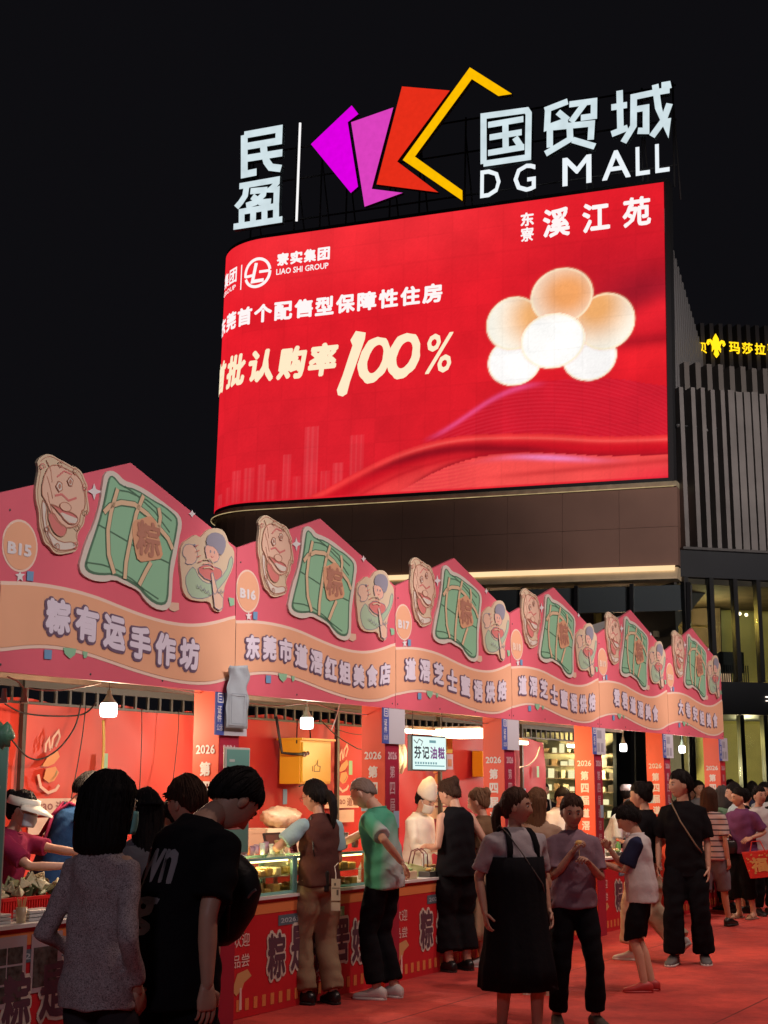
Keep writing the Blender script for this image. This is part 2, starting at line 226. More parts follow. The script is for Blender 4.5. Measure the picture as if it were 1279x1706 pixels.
SIGN={'min':[[(-16.47,14.83),(-14.93,14.84),(-14.93,14.33),(-16.45,14.33)],[(-16.47,14.83),(-16.39,13.16),(-15.85,13.18)],[(-16.42,13.82),(-14.75,13.81)],[(-15.6,14.28),(-15.55,13.95),(-15.42,13.54),(-15.23,13.28),(-14.78,13.16)]],'ying':[[(-16.58,12.69),(-14.94,12.72),(-14.94,12.59),(-15.11,12.41),(-15.26,12.34),(-14.93,12.33),(-14.93,11.75)],[(-16.26,12.68),(-16.31,12.26),(-16.49,12.01),(-16.68,11.82)],[(-16.08,12.41),(-15.48,12.37),(-15.51,12.18),(-15.83,11.91),(-16.24,11.83)],[(-15.99,12.18),(-15.61,11.88),(-15.16,11.85)],[(-16.41,11.12),(-16.43,11.61),(-14.93,11.63),(-14.91,11.09)],[(-15.92,11.54),(-15.91,11.12)],[(-15.43,11.58),(-15.41,11.14)],[(-16.76,11.03),(-14.64,11.05)]],'bar':[(-14.05,14.96),(-14.05,10.92)],'guo':[[(-6.5,12.07),(-6.52,13.94),(-4.88,13.89),(-4.8,13.75),(-4.82,12.06),(-6.5,12.07)],[(-6.34,13.56),(-5.0,13.57)],[(-6.28,13.06),(-5.06,13.07)],[(-6.33,12.46),(-4.96,12.48)],[(-5.68,13.51),(-5.66,12.48)],[(-5.31,12.9),(-5.09,12.52)]],'mao':[[(-4.2,13.77),(-3.35,13.97)],[(-4.08,13.72),(-4.11,13.09),(-3.35,13.25)],[(-3.71,13.62),(-3.35,13.25)],[(-3.29,13.84),(-2.39,13.81),(-2.4,13.24),(-2.87,13.25)],[(-2.74,13.77),(-3.23,13.16)],[(-4.01,12.31),(-4.01,13.07),(-2.48,12.97),(-2.52,12.36)],[(-3.28,12.95),(-3.26,12.51),(-4.17,12.09)],[(-3.17,12.46),(-2.37,12.08)]],'cheng':[[(-1.77,13.46),(-1.21,13.46)],[(-1.47,14.05),(-1.45,12.52)],[(-1.77,12.45),(-1.19,12.6)],[(0.29,13.76),(-0.16,13.76),(-0.97,13.72),(-0.99,12.63),(-1.35,12.07)],[(-0.92,13.24),(-0.54,13.24),(-0.55,12.37),(-0.84,12.42)],[(-0.21,14.05),(-0.11,13.16),(0.19,12.22),(0.21,12.71)],[(0.28,13.25),(0.05,12.64),(-0.35,12.13)],[(0.01,13.98),(0.22,13.98),(0.25,13.81)]],'en':[(-6.66,10.72),(-5.88,10.67),(0.17,10.67),(-6.64,11.78),(-0.45,11.74)],'logo':[[(-13.56,14.01),(-11.88,15.33),(-11.59,14.93),(-12.03,14.67),(-11.52,11.96),(-11.81,11.75)],[(-11.86,14.61),(-10.13,14.92),(-10.93,11.76),(-9.67,11.42),(-11.2,11.09)],[(-9.77,15.69),(-7.85,15.18),(-9.9,12.68),(-8.24,11.21),(-10.71,11.89)],[(-7.05,15.94),(-5.42,14.59),(-5.93,14.6),(-6.97,15.46),(-9.17,12.74),(-7.28,11.12),(-7.27,10.72),(-9.65,12.68)]],'t1':[(-16.59,8.06),(-16.66,9.49),(-14.91,9.57),(-12.77,9.72),(-14.9,9.23),(-12.75,9.09),(-14.88,8.88),(-12.74,8.83),(-16.0,9.36),(-15.04,9.24)],'t2':[(-17.09,7.0),(-17.11,7.43),(-8.09,7.09),(-8.1,7.7),(-14.18,6.94),(-14.21,7.7)],'t3':[(-16.96,4.45),(-17.02,5.55),(-12.17,4.6),(-12.21,5.91),(-12.05,3.78),(-8.81,4.3),(-11.27,6.22),(-7.68,4.51),(-7.7,5.85)],'t4':[(-5.09,8.84),(-5.09,10.02),(-4.58,9.95),(-4.28,8.84),(-4.28,10.04),(-3.31,10.01),(-2.85,8.85),(-2.85,10.04),(-1.83,9.97),(-1.39,8.86),(-1.38,10.07),(-0.39,9.96)],'petal':[(-3.58,6.82),(-2.5,6.69),(-3.58,7.62),(-5.37,5.87),(-6.33,5.97),(-1.96,5.51),(-5.43,4.4),(-2.55,4.19),(-3.84,5.24),(-2.8,5.13),(-3.84,4.98)],'bot':[(-7.41,-0.02),(-0.03,0.05),(-0.01,1.42),(-2.18,1.51),(-4.1,1.78),(-7.44,1.96),(-7.45,2.56),(-5.56,3.61)],'sky':[(-16.73,-0.02),(-16.26,1.3),(-16.03,1.28),(-15.63,1.26),(-15.4,1.24),(-15.19,1.39),(-14.92,1.37),(-14.21,1.65),(-13.96,1.63),(-13.39,2.68),(-12.96,2.65),(-11.54,2.22),(-11.12,2.19),(-13.04,0.18),(-10.88,1.07),(-8.6,1.78),(-6.55,1.9),(-10.36,0.18),(-6.56,3.2)],'f2':{(1126,915):(-0.01,9.3),(1145,648):(0.66,14.83),(1279,660):(3.73,14.82),(1279,920):(3.4,9.36),(1140,963):(0.25,8.35),(1279,968):(3.34,8.38),(1183,965):(1.19,8.35),(1225,965):(2.13,8.39),(1256,965):(2.83,8.42),(1227,1135):(1.99,5.01),(1279,1140):(3.14,4.94),(1227,1190):(1.93,3.94),(1227,1340):(1.77,1.07),(1279,1195):(3.07,3.86)},'f2b':{(1165,610):(2.84,16.71),(1279,612):(5.67,16.91),(1185,700):(3.22,14.7)},'f3':{(1165,535):(8.54,22.28),(1279,530):(12.06,22.76),(1165,590):(8.47,20.72),(1173,588):(8.71,20.8),(1193,560):(9.36,21.65),(1210,590):(9.83,20.84),(1279,555):(12.02,22.03),(1165,625):(8.42,19.73),(1214,585):(9.96,20.99),(1214,565):(9.99,21.56),(1270,580):(11.69,21.29)},'P0':[9.633,45.25,9.604]}

# ================================================================== SETTING
BF = Fr((9.38728, 45.0, 11.65791), (.9236443, -.38248219, -.02426055), (.02325967, -.00703058, .99970474))
SCR_A, SCR_R = -15.35, 2.95
def curve_a(s, b, c=0):          # s = distance along the screen (negative to the left); wraps round the corner
    if s > SCR_A: return BF(s, b, c)
    ph = (SCR_A-s)/SCR_R; r = SCR_R+c
    return BF(SCR_A-math.sin(ph)*r, b, -SCR_R+math.cos(ph)*r)
SMAX = -(15.35+SCR_R*math.pi/2*1.15)
# ground, carpet
g = MB(); g.box(WORLD, -150, 150, -30, 300, -.3, -.012); tag(g.build('ground', mat('plaza stone', (.13, .12, .12), .6, bump=.15, bscale=6, var=.25)), kind='structure')
def carpet_mat():
    m = mat('carpet', (.74, .085, .05), .95); nt = m.node_tree; p = nt.nodes['Principled BSDF']; L = nt.links
    tc = nt.nodes.new('ShaderNodeTexCoord'); n = nt.nodes.new('ShaderNodeTexNoise'); n.inputs['Scale'].default_value = .9; n.inputs['Detail'].default_value = 8; n.inputs['Roughness'].default_value = .7
    L.new(tc.outputs['Object'], n.inputs['Vector']); r = nt.nodes.new('ShaderNodeValToRGB')
    r.color_ramp.elements[0].position = .35; r.color_ramp.elements[0].color = (.30, .030, .028, 1); r.color_ramp.elements[1].position = .62; r.color_ramp.elements[1].color = (.68, .074, .054, 1)
    L.new(n.outputs['Fac'], r.inputs[0])
    sp = nt.nodes.new('ShaderNodeVectorMath'); sp.operation = 'DOT_PRODUCT'; sp.inputs[1].default_value = tuple(TD); L.new(tc.outputs['Object'], sp.inputs[0])     # joints between the carpet rolls, run along the row
    f1 = nt.nodes.new('ShaderNodeMath'); f1.operation = 'FRACT'; m1 = nt.nodes.new('ShaderNodeMath'); m1.operation = 'MULTIPLY_ADD'; m1.inputs[1].default_value = .5; m1.inputs[2].default_value = .37; L.new(sp.outputs['Value'], m1.inputs[0]); L.new(m1.outputs[0], f1.inputs[0])
    lt = nt.nodes.new('ShaderNodeMath'); lt.operation = 'LESS_THAN'; lt.inputs[1].default_value = .007; L.new(f1.outputs[0], lt.inputs[0])
    ns = nt.nodes.new('ShaderNodeTexNoise'); ns.inputs['Scale'].default_value = 4.5; ns.inputs['Detail'].default_value = 7; ns.inputs['Roughness'].default_value = .75; L.new(tc.outputs['Object'], ns.inputs['Vector'])
    sr = nt.nodes.new('ShaderNodeMapRange'); sr.inputs[1].default_value = .52; sr.inputs[2].default_value = .72; sr.inputs[3].default_value = 0; sr.inputs[4].default_value = .38; L.new(ns.outputs['Fac'], sr.inputs[0])
    mx_ = nt.nodes.new('ShaderNodeMath'); mx_.operation = 'MAXIMUM'; L.new(lt.outputs[0], mx_.inputs[0]); L.new(sr.outputs[0], mx_.inputs[1])
    mc = nt.nodes.new('ShaderNodeMix'); mc.data_type = 'RGBA'; mc.inputs['B'].default_value = (.16, .022, .018, 1); L.new(mx_.outputs[0], mc.inputs['Factor']); L.new(r.outputs[0], mc.inputs['A']); L.new(mc.outputs['Result'], p.inputs['Base Color'])
    n2 = nt.nodes.new('ShaderNodeTexNoise'); n2.inputs['Scale'].default_value = 260; n3 = nt.nodes.new('ShaderNodeTexNoise'); n3.inputs['Scale'].default_value = 5; n3.inputs['Detail'].default_value = 3
    L.new(tc.outputs['Object'], n2.inputs['Vector']); L.new(tc.outputs['Object'], n3.inputs['Vector'])
    a = nt.nodes.new('ShaderNodeMath'); a.operation = 'MULTIPLY_ADD'; a.inputs[1].default_value = .22; L.new(n2.outputs['Fac'], a.inputs[0]); L.new(n3.outputs['Fac'], a.inputs[2])
    b = nt.nodes.new('ShaderNodeBump'); b.inputs['Strength'].default_value = .5; b.inputs['Distance'].default_value = .03; L.new(a.outputs[0], b.inputs['Height']); L.new(b.outputs[0], p.inputs['Normal'])
    return m
RF = Fr((0, 0, 0), TU, TD)
gr = MB(); nx, ny = 120, 44
vs = []; 
for i in range(nx+1):
    for j in range(ny+1):
        t = 1+i*34/nx; d = -.15-.04*max(0, t-6)+(8.9-(-.15-.04*max(0, t-6)))*j/ny
        z = .0025+.004*math.sin(t*1.7+math.sin(d*2))*math.sin(d*1.3+t*.4)+.0035*math.sin(d*7+t*.6)*math.sin(t*.9)
        vs.append(RF(t, d, max(z, -.004)))
fs = [(i*(ny+1)+j, (i+1)*(ny+1)+j, (i+1)*(ny+1)+j+1, i*(ny+1)+j+1) for i in range(nx) for j in range(ny)]
gr.add(vs, fs); tag(gr.build('carpet', carpet_mat(), smooth=True), kind='structure')

# ------------------------------------------------------------------ the mall building
mall = thing('mall_building', BF(-8, -11.6, -6), 'dark shopping mall building behind the stalls with a brown fascia and glass floors', 'building')
M_brown = mat('brown fascia', (.24, .135, .105), .55, var=.12, vscale=.6, bump=.05, bscale=3)
M_dark = mat('dark cladding', (.012, .014, .019), .45, var=.3, vscale=.4)
M_mull = mat('black mullion', (.006, .006, .008), .4)
def curved_band(mb, b0, b1, c0, c1, s1=.0, s0=SMAX, mi=0, step=.35):
    ss = list(np.arange(s0, SCR_A, step))+[SCR_A, s1]; k = len(mb.v)
    for s in ss: mb.v += [tuple(curve_a(s, b, c)) for b, c in ((b0, c0), (b1, c0), (b1, c1), (b0, c1))]
    for i in range(len(ss)-1):
        q = k+4*i
        for e in range(4): mb.f.append((q+e, q+(e+1) % 4, q+4+(e+1) % 4, q+4+e)); mb.m.append(mi)
    mb.f += [(k, k+1, k+2, k+3), tuple(k+4*(len(ss)-1)+e for e in (3, 2, 1, 0))]; mb.m += [mi, mi]
for k in range(9):
    s1_ = .30-1.95*k; s0_ = s1_-1.94 if k < 8 else SMAX
    for b0_, b1_ in ((-2.93, -1.64), (-1.63, -.32)):
        m = MB(); ss_ = np.linspace(s0_, s1_, 5 if k < 8 else 12); k0 = 0
        for s in ss_: m.v += [tuple(curve_a(s, bb_, cc_)) for bb_, cc_ in ((b0_, -1.), (b1_, -1.), (b1_, -.02-.004*((k*3+int(b0_*7)) % 3)), (b0_, -.02-.004*((k*3+int(b0_*7)) % 3)))]
        for i in range(len(ss_)-1):
            for e in range(4): q = 4*i; m.f.append((q+e, q+(e+1) % 4, q+4+(e+1) % 4, q+4+e)); m.m.append(0)
        n_ = 4*(len(ss_)-1); m.f += [(0, 1, 2, 3), (n_+3, n_+2, n_+1, n_)]; m.m += [0, 0]
        m.build('fascia_panel', M_brown, mall)
def curved_prof(mb, prof, s1=.0, s0=SMAX, step=.35):
    ss = list(np.arange(s0, SCR_A, step))+[SCR_A, s1]; k = len(mb.v); n = len(prof)
    for s in ss: mb.v += [tuple(curve_a(s, b, c)) for b, c in prof]
    for i in range(len(ss)-1):
        for e in range(n): q = k+n*i; mb.f.append((q+e, q+(e+1) % n, q+n+(e+1) % n, q+n+e)); mb.m.append(0)
    mb.f += [tuple(range(k, k+n)), tuple(k+n*(len(ss)-1)+n-1-e for e in range(n))]; mb.m += [0, 0]
m = MB(); curved_prof(m, [(-.12, .02), (-.29, .13), (-.31, .13), (-.31, -1.0), (-.12, -1.0)], .30); m.build('upper_ledge', mat('ledge paint', (.50, .42, .28), .5, var=.25, vscale=3), mall)
m = MB(); curved_prof(m, [(-.30, .134), (-.30, .150), (-.325, .150), (-.325, .134)], .22); m.build('ledge_light', emat('ledge light', (1, .74, .36), .55, .5, 2.), mall)
m = MB(); curved_prof(m, [(-2.99, .01), (-3.34, .22), (-3.40, .22), (-3.40, -2.0), (-2.99, -2.0)], .30); m.build('lower_ledge', mat('ledge paint 2', (.72, .56, .36), .5, var=.12, vscale=2), mall)
m = MB(); curved_prof(m, [(-2.935, .012), (-2.935, .05), (-3.115, .15), (-3.115, .10)], .20); m.build('cove_light', emat('cove light', (1, .70, .38), 1.15, .10, .5), mall)
m = MB(); m.box(BF, -16.5, -1.0, 0, 10.3, -6, -.35); m.build('upper_wall', M_dark, mall)
# floors of the glass front below the fascia (plane of BF, set back 0.5 m)
def facade(fr, a0, a1, b0, b1, n, names=True, c=-.5, w=.11, dp=.16, rows=None, mm=M_mull):
    for i in range(n+1):
        x = a0+(a1-a0)*i/n; q = MB(); q.box(fr, x-w/2, x+w/2, b0, b1, c, c+dp); q.build('mullion', mm, mall)
    for i in range(n):
        x0, x1 = a0+(a1-a0)*i/n+w/2, a0+(a1-a0)*(i+1)/n-w/2
        q = MB(); q.box(fr, x0, x1, b0+.02, b1-.02, c+.03, c+.045); q.build('window_pane', glassmat(gl=.06), mall)
facade(BF, -16.4, .55, -7.6, -3.45, 9)
facade(BF, -16.4, .55, -11.63, -8.2, 9)
q = MB(); q.box(BF, -16.4, .6, -8.2, -7.6, -1.0, -.3); q.build('spandrel', M_dark, mall)
q = MB(); q.box(BF, -16.4, .6, -4.35, -3.5, -.75, -.58); q.build('spandrel', mat('grey spandrel', (.12, .115, .14), .5), mall)
BG = 9.78       # the ground lies this far below the facade's own origin, plus the eye-level rise
M_cream = mat('interior wall', (.42, .36, .16), .8, var=.35, vscale=.5)
M_olive = mat('olive interior wall', (.36, .31, .10), .8, var=.3, vscale=.5)
M_brick = mat('interior ceiling', (.10, .07, .055), .8, var=.4, vscale=1.5)
# interior of the upper glass floor
q = MB(); q.box(BF, -16.4, .5, -8.1, -7.9, -7, -1.02); q.build('floor_slab', M_dark, mall)
q = MB(); q.box(BF, -16.4, .5, -8.1, -3.5, -7.2, -7.0); q.build('inner_wall', M_brick, mall)
for k in range(9):
    q = MB(); q.box(BF, -16+k*1.9, -15.85+k*1.9, -4.9-.12*(k % 3), -4.7-.12*(k % 3), -6.9, -1.2); q.build('ceiling_beam', mat('beam paint', (.30, .20, .13), .6), mall)
for k in range(8):
    q = MB(); q.box(BF, -6.5, .3, -5.0-.35*k, -4.93-.35*k, -6.95, -6.8); q.build('louvre', emat('louvre glow', (.55, .27, .12), .35, .6, 3.), mall)
for (a, b, c) in [(-2.3, -5.0, -4), (-.9, -5.0, -4), (-1.5, -5.9, -6), (-1.1, -6.0, -6), (-.5, -6.1, -6), (-7.6, -5.3, -5)]:
    q = MB(); q.ball(BF(a, b, c), .09 if c > -5 else .055, nu=8, nv=6); q.build('lamp_globe', emat('warm globe', (1, .80, .55), 4), mall)
for x in (-12, -7, -2.5): lamp('POINT', BF(x, -5.2, -3.5), 45, (1, .62, .36), .3)
# ------------------------------------------------------------------ the slatted wing on the right
A16 = R(16); FW = Fr((9.633, 45.25, 0), (math.cos(A16), math.sin(A16), 0), (0, 0, 1))
M_slat = mat('grey slat', (.165, .15, .145), .5, var=.2, vscale=1.2)
M_slat2 = mat('dark slat', (.075, .068, .068), .5, var=.2, vscale=1.2)
wing = thing('slatted_wing', FW(3, 0, -3), 'mall wing with tall grey vertical slats over dark glass floors', 'building')
q = MB(); q.box(FW, .05, 14, 9.32, 14.2, -2.2, -1.9); q.build('back_wall', mat('wing back wall', (.16, .145, .15), .7), wing)
q = MB(); q.box(FW, .1, 14, 8.40, 9.30, -3, .02); q.build('spandrel', M_dark, wing)
q = MB(); q.box(FW, .1, 14, 9.28, 9.36, -1.8, .28); q.build('slat_sill', M_slat2, wing)
x = .30; sl = MB(); sl.box(Fr((0, 0, 0), (1, 0, 0), (0, 1, 0)), -.05, .05, -.30, .30, 0, 5.5)
sl0 = None; xs = [.28, .72, 1.09, 1.46, 1.83]+[2.16+.30*i for i in range(30)]
for i, x in enumerate(xs):
    w = .075 if i < 5 else .118
    q = MB(); q.box(FW, x-w, x+w, 9.36, 14.80+.02*(i % 3), -.32, .26); o = q.build('slat', M_slat, wing)
for z in (13.55,):
    q = MB(); q.tube([FW(.1, z, -.05), FW(13, z-.12, -.05)], .03, 6); q.build('cable', M_mull, wing)
for (a, z) in ((.22, 13.5), (1.25, 13.4), (1.5, 13.4)):
    q = MB(); q.ball(FW(a, z, .1), .1, nu=10, nv=7); q.build('spotlight', mat('chrome', (.6, .6, .6), .2, 1), wing)
for zz in (13.9, 11.2): q = MB(); q.box(FW, .6, 1.9, zz, zz+.18, -1.8, -1.6); q.build('cross_beam', M_slat2, wing)
# taller tier behind
for i in range(26):
    a = 2.2+i*.46; q = MB(); q.box(FW, a-.10, a+.10, 14.3, 16.75+.03*(i % 2), -3.3, -2.8); q.build('slat', mat('mid slat', (.13, .115, .105), .5), wing)
q = MB(); q.box(FW, 1.9, 15, 14.2, 16.2, -3.8, -3.6); q.build('back_wall', mat('wing back wall'), wing)
# glass floors of the wing
for (b0, b1) in ((5.0, 8.38), (-.01, 3.92)):
    for a in (.25, 1.18, 2.06, 2.92, 3.8, 4.7, 5.6, 6.6):
        q = MB(); q.box(FW, a-.075, a+.075, b0, b1, -.15, .10); q.build('mullion', M_mull, wing)
    aa = (.25, 1.18, 2.06, 2.92, 3.8, 4.7, 5.6, 6.6)
    for a0, a1 in zip(aa, aa[1:]):
        q = MB(); q.box(FW, a0+.08, a1-.08, b0+.01, b1-.01, -.02, -.005); q.build('window_pane', glassmat(gl=.06), wing)
q = MB(); q.box(FW, .1, 14, 3.93, 4.99, -4, .02); q.build('spandrel', M_dark, wing)
q = MB(); q.box(FW, -.2, 9, 3.93, 8.39, -6.2, -6); q.build('inner_wall', M_olive, wing)
q = MB(); q.box(FW, -.2, 9, .0, 3.93, -6.2, -6); q.build('inner_wall', M_cream, wing)
q = MB(); q.box(BF, -16.4, .2, -11.6, -8.15, -6.2, -6); q.build('inner_wall', M_cream, mall)
q = MB(); q.prism(BF, [(-2.2, -11.5), (-1.2, -11.5), (-.2, -9.0), (-.2, -8.3), (-.8, -8.3)], -5.6, -5.3); q.build('diagonal_slab', mat('diagonal shade', (.06, .05, .03), .7), mall)  # dark slab standing in for diagonal shade on the interior wall
q = MB(); q.box(FW, .02, .12, 0, 8.38, -6.2, -.3); q.build('light_block_wall', mat('light_block_wall', (.05, .04, .035), .7), wing)  # wall added to keep the wing's lamps off the mall interior
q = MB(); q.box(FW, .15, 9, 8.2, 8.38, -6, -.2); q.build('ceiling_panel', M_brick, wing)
q = MB(); q.prism(FW, [(.15, 8.3), (2.2, 8.3), (.9, 6.9), (.2, 6.0)], -2.4, -2.0); q.build('diagonal_slab', mat('soffit', (.05, .04, .035), .7), wing)
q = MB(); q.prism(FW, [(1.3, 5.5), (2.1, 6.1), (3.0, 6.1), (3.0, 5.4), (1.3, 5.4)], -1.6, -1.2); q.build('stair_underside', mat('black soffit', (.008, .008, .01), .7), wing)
for k in range(22):
    q = MB(); q.box(FW, 1.25+k*.08, 1.27+k*.08, 5.02, 5.62, -.9, -.86); q.build('baluster', M_mull, wing)
q = MB(); q.box(FW, 1.2, 3.0, 5.0, 5.55, -2.2, -2.1); q.build('lit_panel', emat('lit panel', (.85, .50, .30), .8, .5, 2.), wing)
q = MB(); q.box(FW, .3, 2.9, 7.12, 7.2, -3, -2.9); q.build('ceiling_edge', mat('ochre edge', (.4, .25, .05), .6), wing)
q = MB(); q.box(FW, 3.0, 3.5, 4.50, 4.54, .03, .07); q.box(FW, 3.0, 3.5, 4.38, 4.41, .03, .07); q.build('strip_light', emat('strip light', (1, .85, .72), 2.2), wing)
for (a, b) in ((3.1, 7.45), (3.35, 7.42), (2.2, 2.3), (3.0, 2.2)):
    q = MB(); q.ball(FW(a, b, -1.5), .06, nu=8, nv=6); q.build('lamp_globe', emat('warm globe', (1, .8, .55), 4), wing)
for (a, b, c, p, cl) in [(1.0, 7.6, -3.5, 330, (1, .66, .12)), (3.2, 7.2, -3.5, 110, (1, .85, .35)), (2.0, 5.4, -3.2, 90, (1, .6, .3)), (1.5, 3.2, -3, 190, (1, .78, .25)), (4, 3.2, -3, 150, (1, .85, .45)), (7, 3.2, -3, 100, (1, .85, .45))]:
    lamp('POINT', FW(a, b, c), p, cl, .3)
# the far dark tier that carries the yellow sign
far = thing('far_roof_tier', FW(11, 15, -14), 'far dark roof tier of fine vertical slats above the slatted wing', 'building')
q = MB(); q.box(FW, 8.0, 30, 12, 22.0, -14.5, -14.0); q.build('back_wall', mat('tier wall', (.010, .009, .011), .7), far)
q = MB(); q.box(FW, 7.4, 8.8, 17, 23.0, -17, -15); q.build('end_block', mat('tier wall'), far)
for i in range(34):
    a = 8.45+i*.47; q = MB(); q.box(FW, a-.1, a+.1, 17.0, 22.35+.13*i*.2, -13.95, -13.45); q.build('slat', mat('far slat', (.022, .019, .022), .6), far)
FS = Fr(FW(0, 0, -13.2), FW.X, (0, 0, 1))
M_yel = emat('yellow sign glow', (1.0, .62, .01), 1.5)
ys = thing('shop_sign', FS(11, 21.2), 'yellow lit fleur-de-lis shop sign on the dark upper slats', 'sign')
fl = MB()
leafp = [(0, .62), (.13, .40), (.16, .22), (.09, .05), (.06, -.1), (.13, -.35), (0, -.52), (-.13, -.35), (-.06, -.1), (-.09, .05), (-.16, .22), (-.13, .40)]
fl.prism(Fr(FS(9.42, 21.2), FS.X, FS.Y), leafp, 0, .05)
for sgn in (-1, 1):
    P = [(.06, -.02), (.14, .22), (.28, .34), (.42, .30), (.48, .14), (.40, .04), (.33, .10), (.36, .18), (.28, .20), (.2, .02), (.22, -.25), (.12, -.1)]
    fl.prism(Fr(FS(9.42, 21.2), FS.X, FS.Y), [(sgn*a, b) for a, b in P], 0, .05)
fl.box(FS, 9.20, 9.64, 21.05, 21.13, .05, .07)
fl.build('emblem', M_yel, ys)
for i, ch in enumerate('玛莎拉蒂'):
    q = MB(); put(q, ch, FS, 10.08+i*.66, 20.96+.03*i, .56, .56, .02, .03); q.build('letter', M_yel, ys)
q = MB(); put(q, '贝', FS, 8.52, 20.84, .42, .5, .02, .03); q.build('letter', M_yel, ys)
# ------------------------------------------------------------------ screen block: side fins, LED screen
blk = thing('screen_block', BF(0, 0, -6), 'dark slatted side of the block that carries the big screen', 'building')
SX = Vector((math.sin(R(17.4)), math.cos(R(17.4)), 0)); SF = Fr(BF(.18, 0, 0), SX, (0, 0, 1))
q = MB(); q.box(SF, .1, 22.0, -.1, 9.3, -.9, -.62); q.build('side_wall', mat('side wall', (.02, .02, .023), .6), blk)
for i in range(25):
    a = .5+i*.88; q = MB(); q.box(SF, a-.11, a+.11, -.4, 9.45 if i > 1 else 10.0, -.6, .0); q.build('slat', mat('side slat', (.17, .165, .17), .5), blk)
q = MB()
for z in (9.5, 8.7): q.tube([SF(.3, z, -.2), SF(1.6, z, -.2)], .05, 6)
q.tube([SF(.3, 9.5, -.2), SF(1.6, 8.7, -.2)], .04, 6); q.tube([SF(.3, 8.7, -.2), SF(1.6, 7.9, -.2)], .04, 6); q.tube([SF(1.6, 9.9, -.2), SF(1.6, 5, -.2)], .05, 6)
q.build('truss_end', mat('side slat'), blk)
led = thing('led_screen', BF(-8, 0, 0), 'huge curved red LED advertising screen on the mall, with a pale blossom and white lettering', 'screen')
q = MB(); curved_band(q, 10.42, 10.56, -.6, .02, .12); curved_band(q, -.12, -.005, -.6, .02, .12); q.box(BF, .03, .20, -.11, 10.5, -.6, -.01); q.build('frame', mat('screen frame', (.025, .025, .028), .5), led)
NS, NB = 430, 232
ss = np.linspace(SMAX+.4, 0.02, NS); bb = np.linspace(0, 10.42, NB); Sg, Bg = np.meshgrid(ss, bb, indexing='ij')
def sm(x, a, b): t = np.clip((x-a)/(b-a), 0, 1); return t*t*(3-2*t)
def lerp(A, Bc, w): return A*(1-w[..., None])+np.array(Bc)[None, None, :]*w[..., None]
def srgb(r, g, b): return [((c/255+.055)/1.055)**2.4 if c > 10 else c/255/12.92 for c in (r, g, b)]
def ip(pts, x): P = np.array(pts); return np.interp(x, P[:, 0], P[:, 1])
def smc(pts, x):           # smooth curve through points
    y = ip(pts, x); y2 = (ip(pts, x-.35)+ip(pts, x+.35)+ip(pts, x-.7)+ip(pts, x+.7)+2*y)/6; return y2
C_ = np.zeros((NS, NB, 3))+np.array(srgb(226, 30, 42))
C_ = lerp(C_, srgb(246, 50, 58), sm(Bg, 7, 10.4)*sm(-Sg, 2, 9)*.8)
C_ = lerp(C_, srgb(240, 30, 44), sm(-Sg, 15, 19)*.8)
C_ = lerp(C_, srgb(208, 32, 44), sm(Bg, 6, 2.5)*sm(-Sg, 6, 12)*.6)
C_ = lerp(C_, srgb(150, 24, 40), np.exp(-((Sg+.6)/2.4)**2-((Bg-6.6)/1.2)**2)*.95)
C_ = lerp(C_, srgb(190, 24, 40), np.exp(-((Sg+1.4)/3.2)**2-((Bg-8.2)/1.2)**2)*.5)
C_ = lerp(C_, srgb(190, 26, 40), np.exp(-((Sg+4.5)/3.0)**2-((Bg-2.9)/.9)**2)*.4)
# silk bands at the right, middle height
for (pts, wd, col, st) in [([(-1.8, 5.3), (0, 5.9)], .5, (235, 36, 48), .9), ([(-2.2, 4.2), (0, 4.35)], .6, (240, 36, 46), .95), ([(-2.5, 4.75), (0, 4.85)], .25, (170, 22, 36), .8)]:
    yc = smc(pts, Sg); C_ = lerp(C_, srgb(*col), np.exp(-((Bg-yc)/wd)**2)*st*sm(Sg, pts[0][0]-.2, pts[0][0]+1.4))
# faint skyline, left bottom
for i, (s0, s1, h) in enumerate([(-16.5, -16.05, 1.3), (-15.9, -15.45, 1.32), (-15.3, -14.95, 1.4), (-14.9, -14.5, .8), (-14.25, -13.9, 1.72), (-13.8, -13.5, .9), (-13.4, -12.85, 2.75), (-12.7, -12.3, 1.0), (-12.2, -11.8, 1.3), (-11.55, -11.0, 2.3), (-10.9, -10.6, .8), (-16.9, -16.6, .7), (-17.6, -17.2, .5)]):
    w = ((Sg > s0) & (Sg < s1) & (Bg < h+.12*np.sin(Sg*9)*0)).astype(float)*(.14-.04*(i % 2))*sm(Bg, -1.5, 1.2); C_ = lerp(C_, srgb(250, 110, 120), w*.8)
    w = ((Sg > s0) & (Sg < s1) & (Bg < h) & (np.abs(np.sin(Sg*16)) > .85)).astype(float)*.06; C_ = lerp(C_, srgb(255, 150, 150), w)
# ribbed fan of silk rising behind the blossom
fanL = smc([(-8.6, 1.9), (-7.4, 2.5), (-6.4, 3.15), (-5.5, 3.55), (-4.6, 3.7), (-1.8, 3.6), (0, 3.1)], Sg)
inf = sm(Sg, -8.9, -8.2)*(Bg < fanL)*(Bg > 1.2)
rib = .5+.5*np.sin((Bg*1.0+(Sg+3)**2*.06+Sg*.22)*46)
C_ = lerp(C_, srgb(204, 22, 42), inf*.85); C_ = lerp(C_, srgb(240, 60, 80), inf*rib*.28)
C_ = lerp(C_, srgb(245, 90, 150), np.exp(-((Bg-fanL+.08)/.10)**2)*sm(Sg, -8.8, -7.6)*sm(Sg, -4, -5.2)*.6)
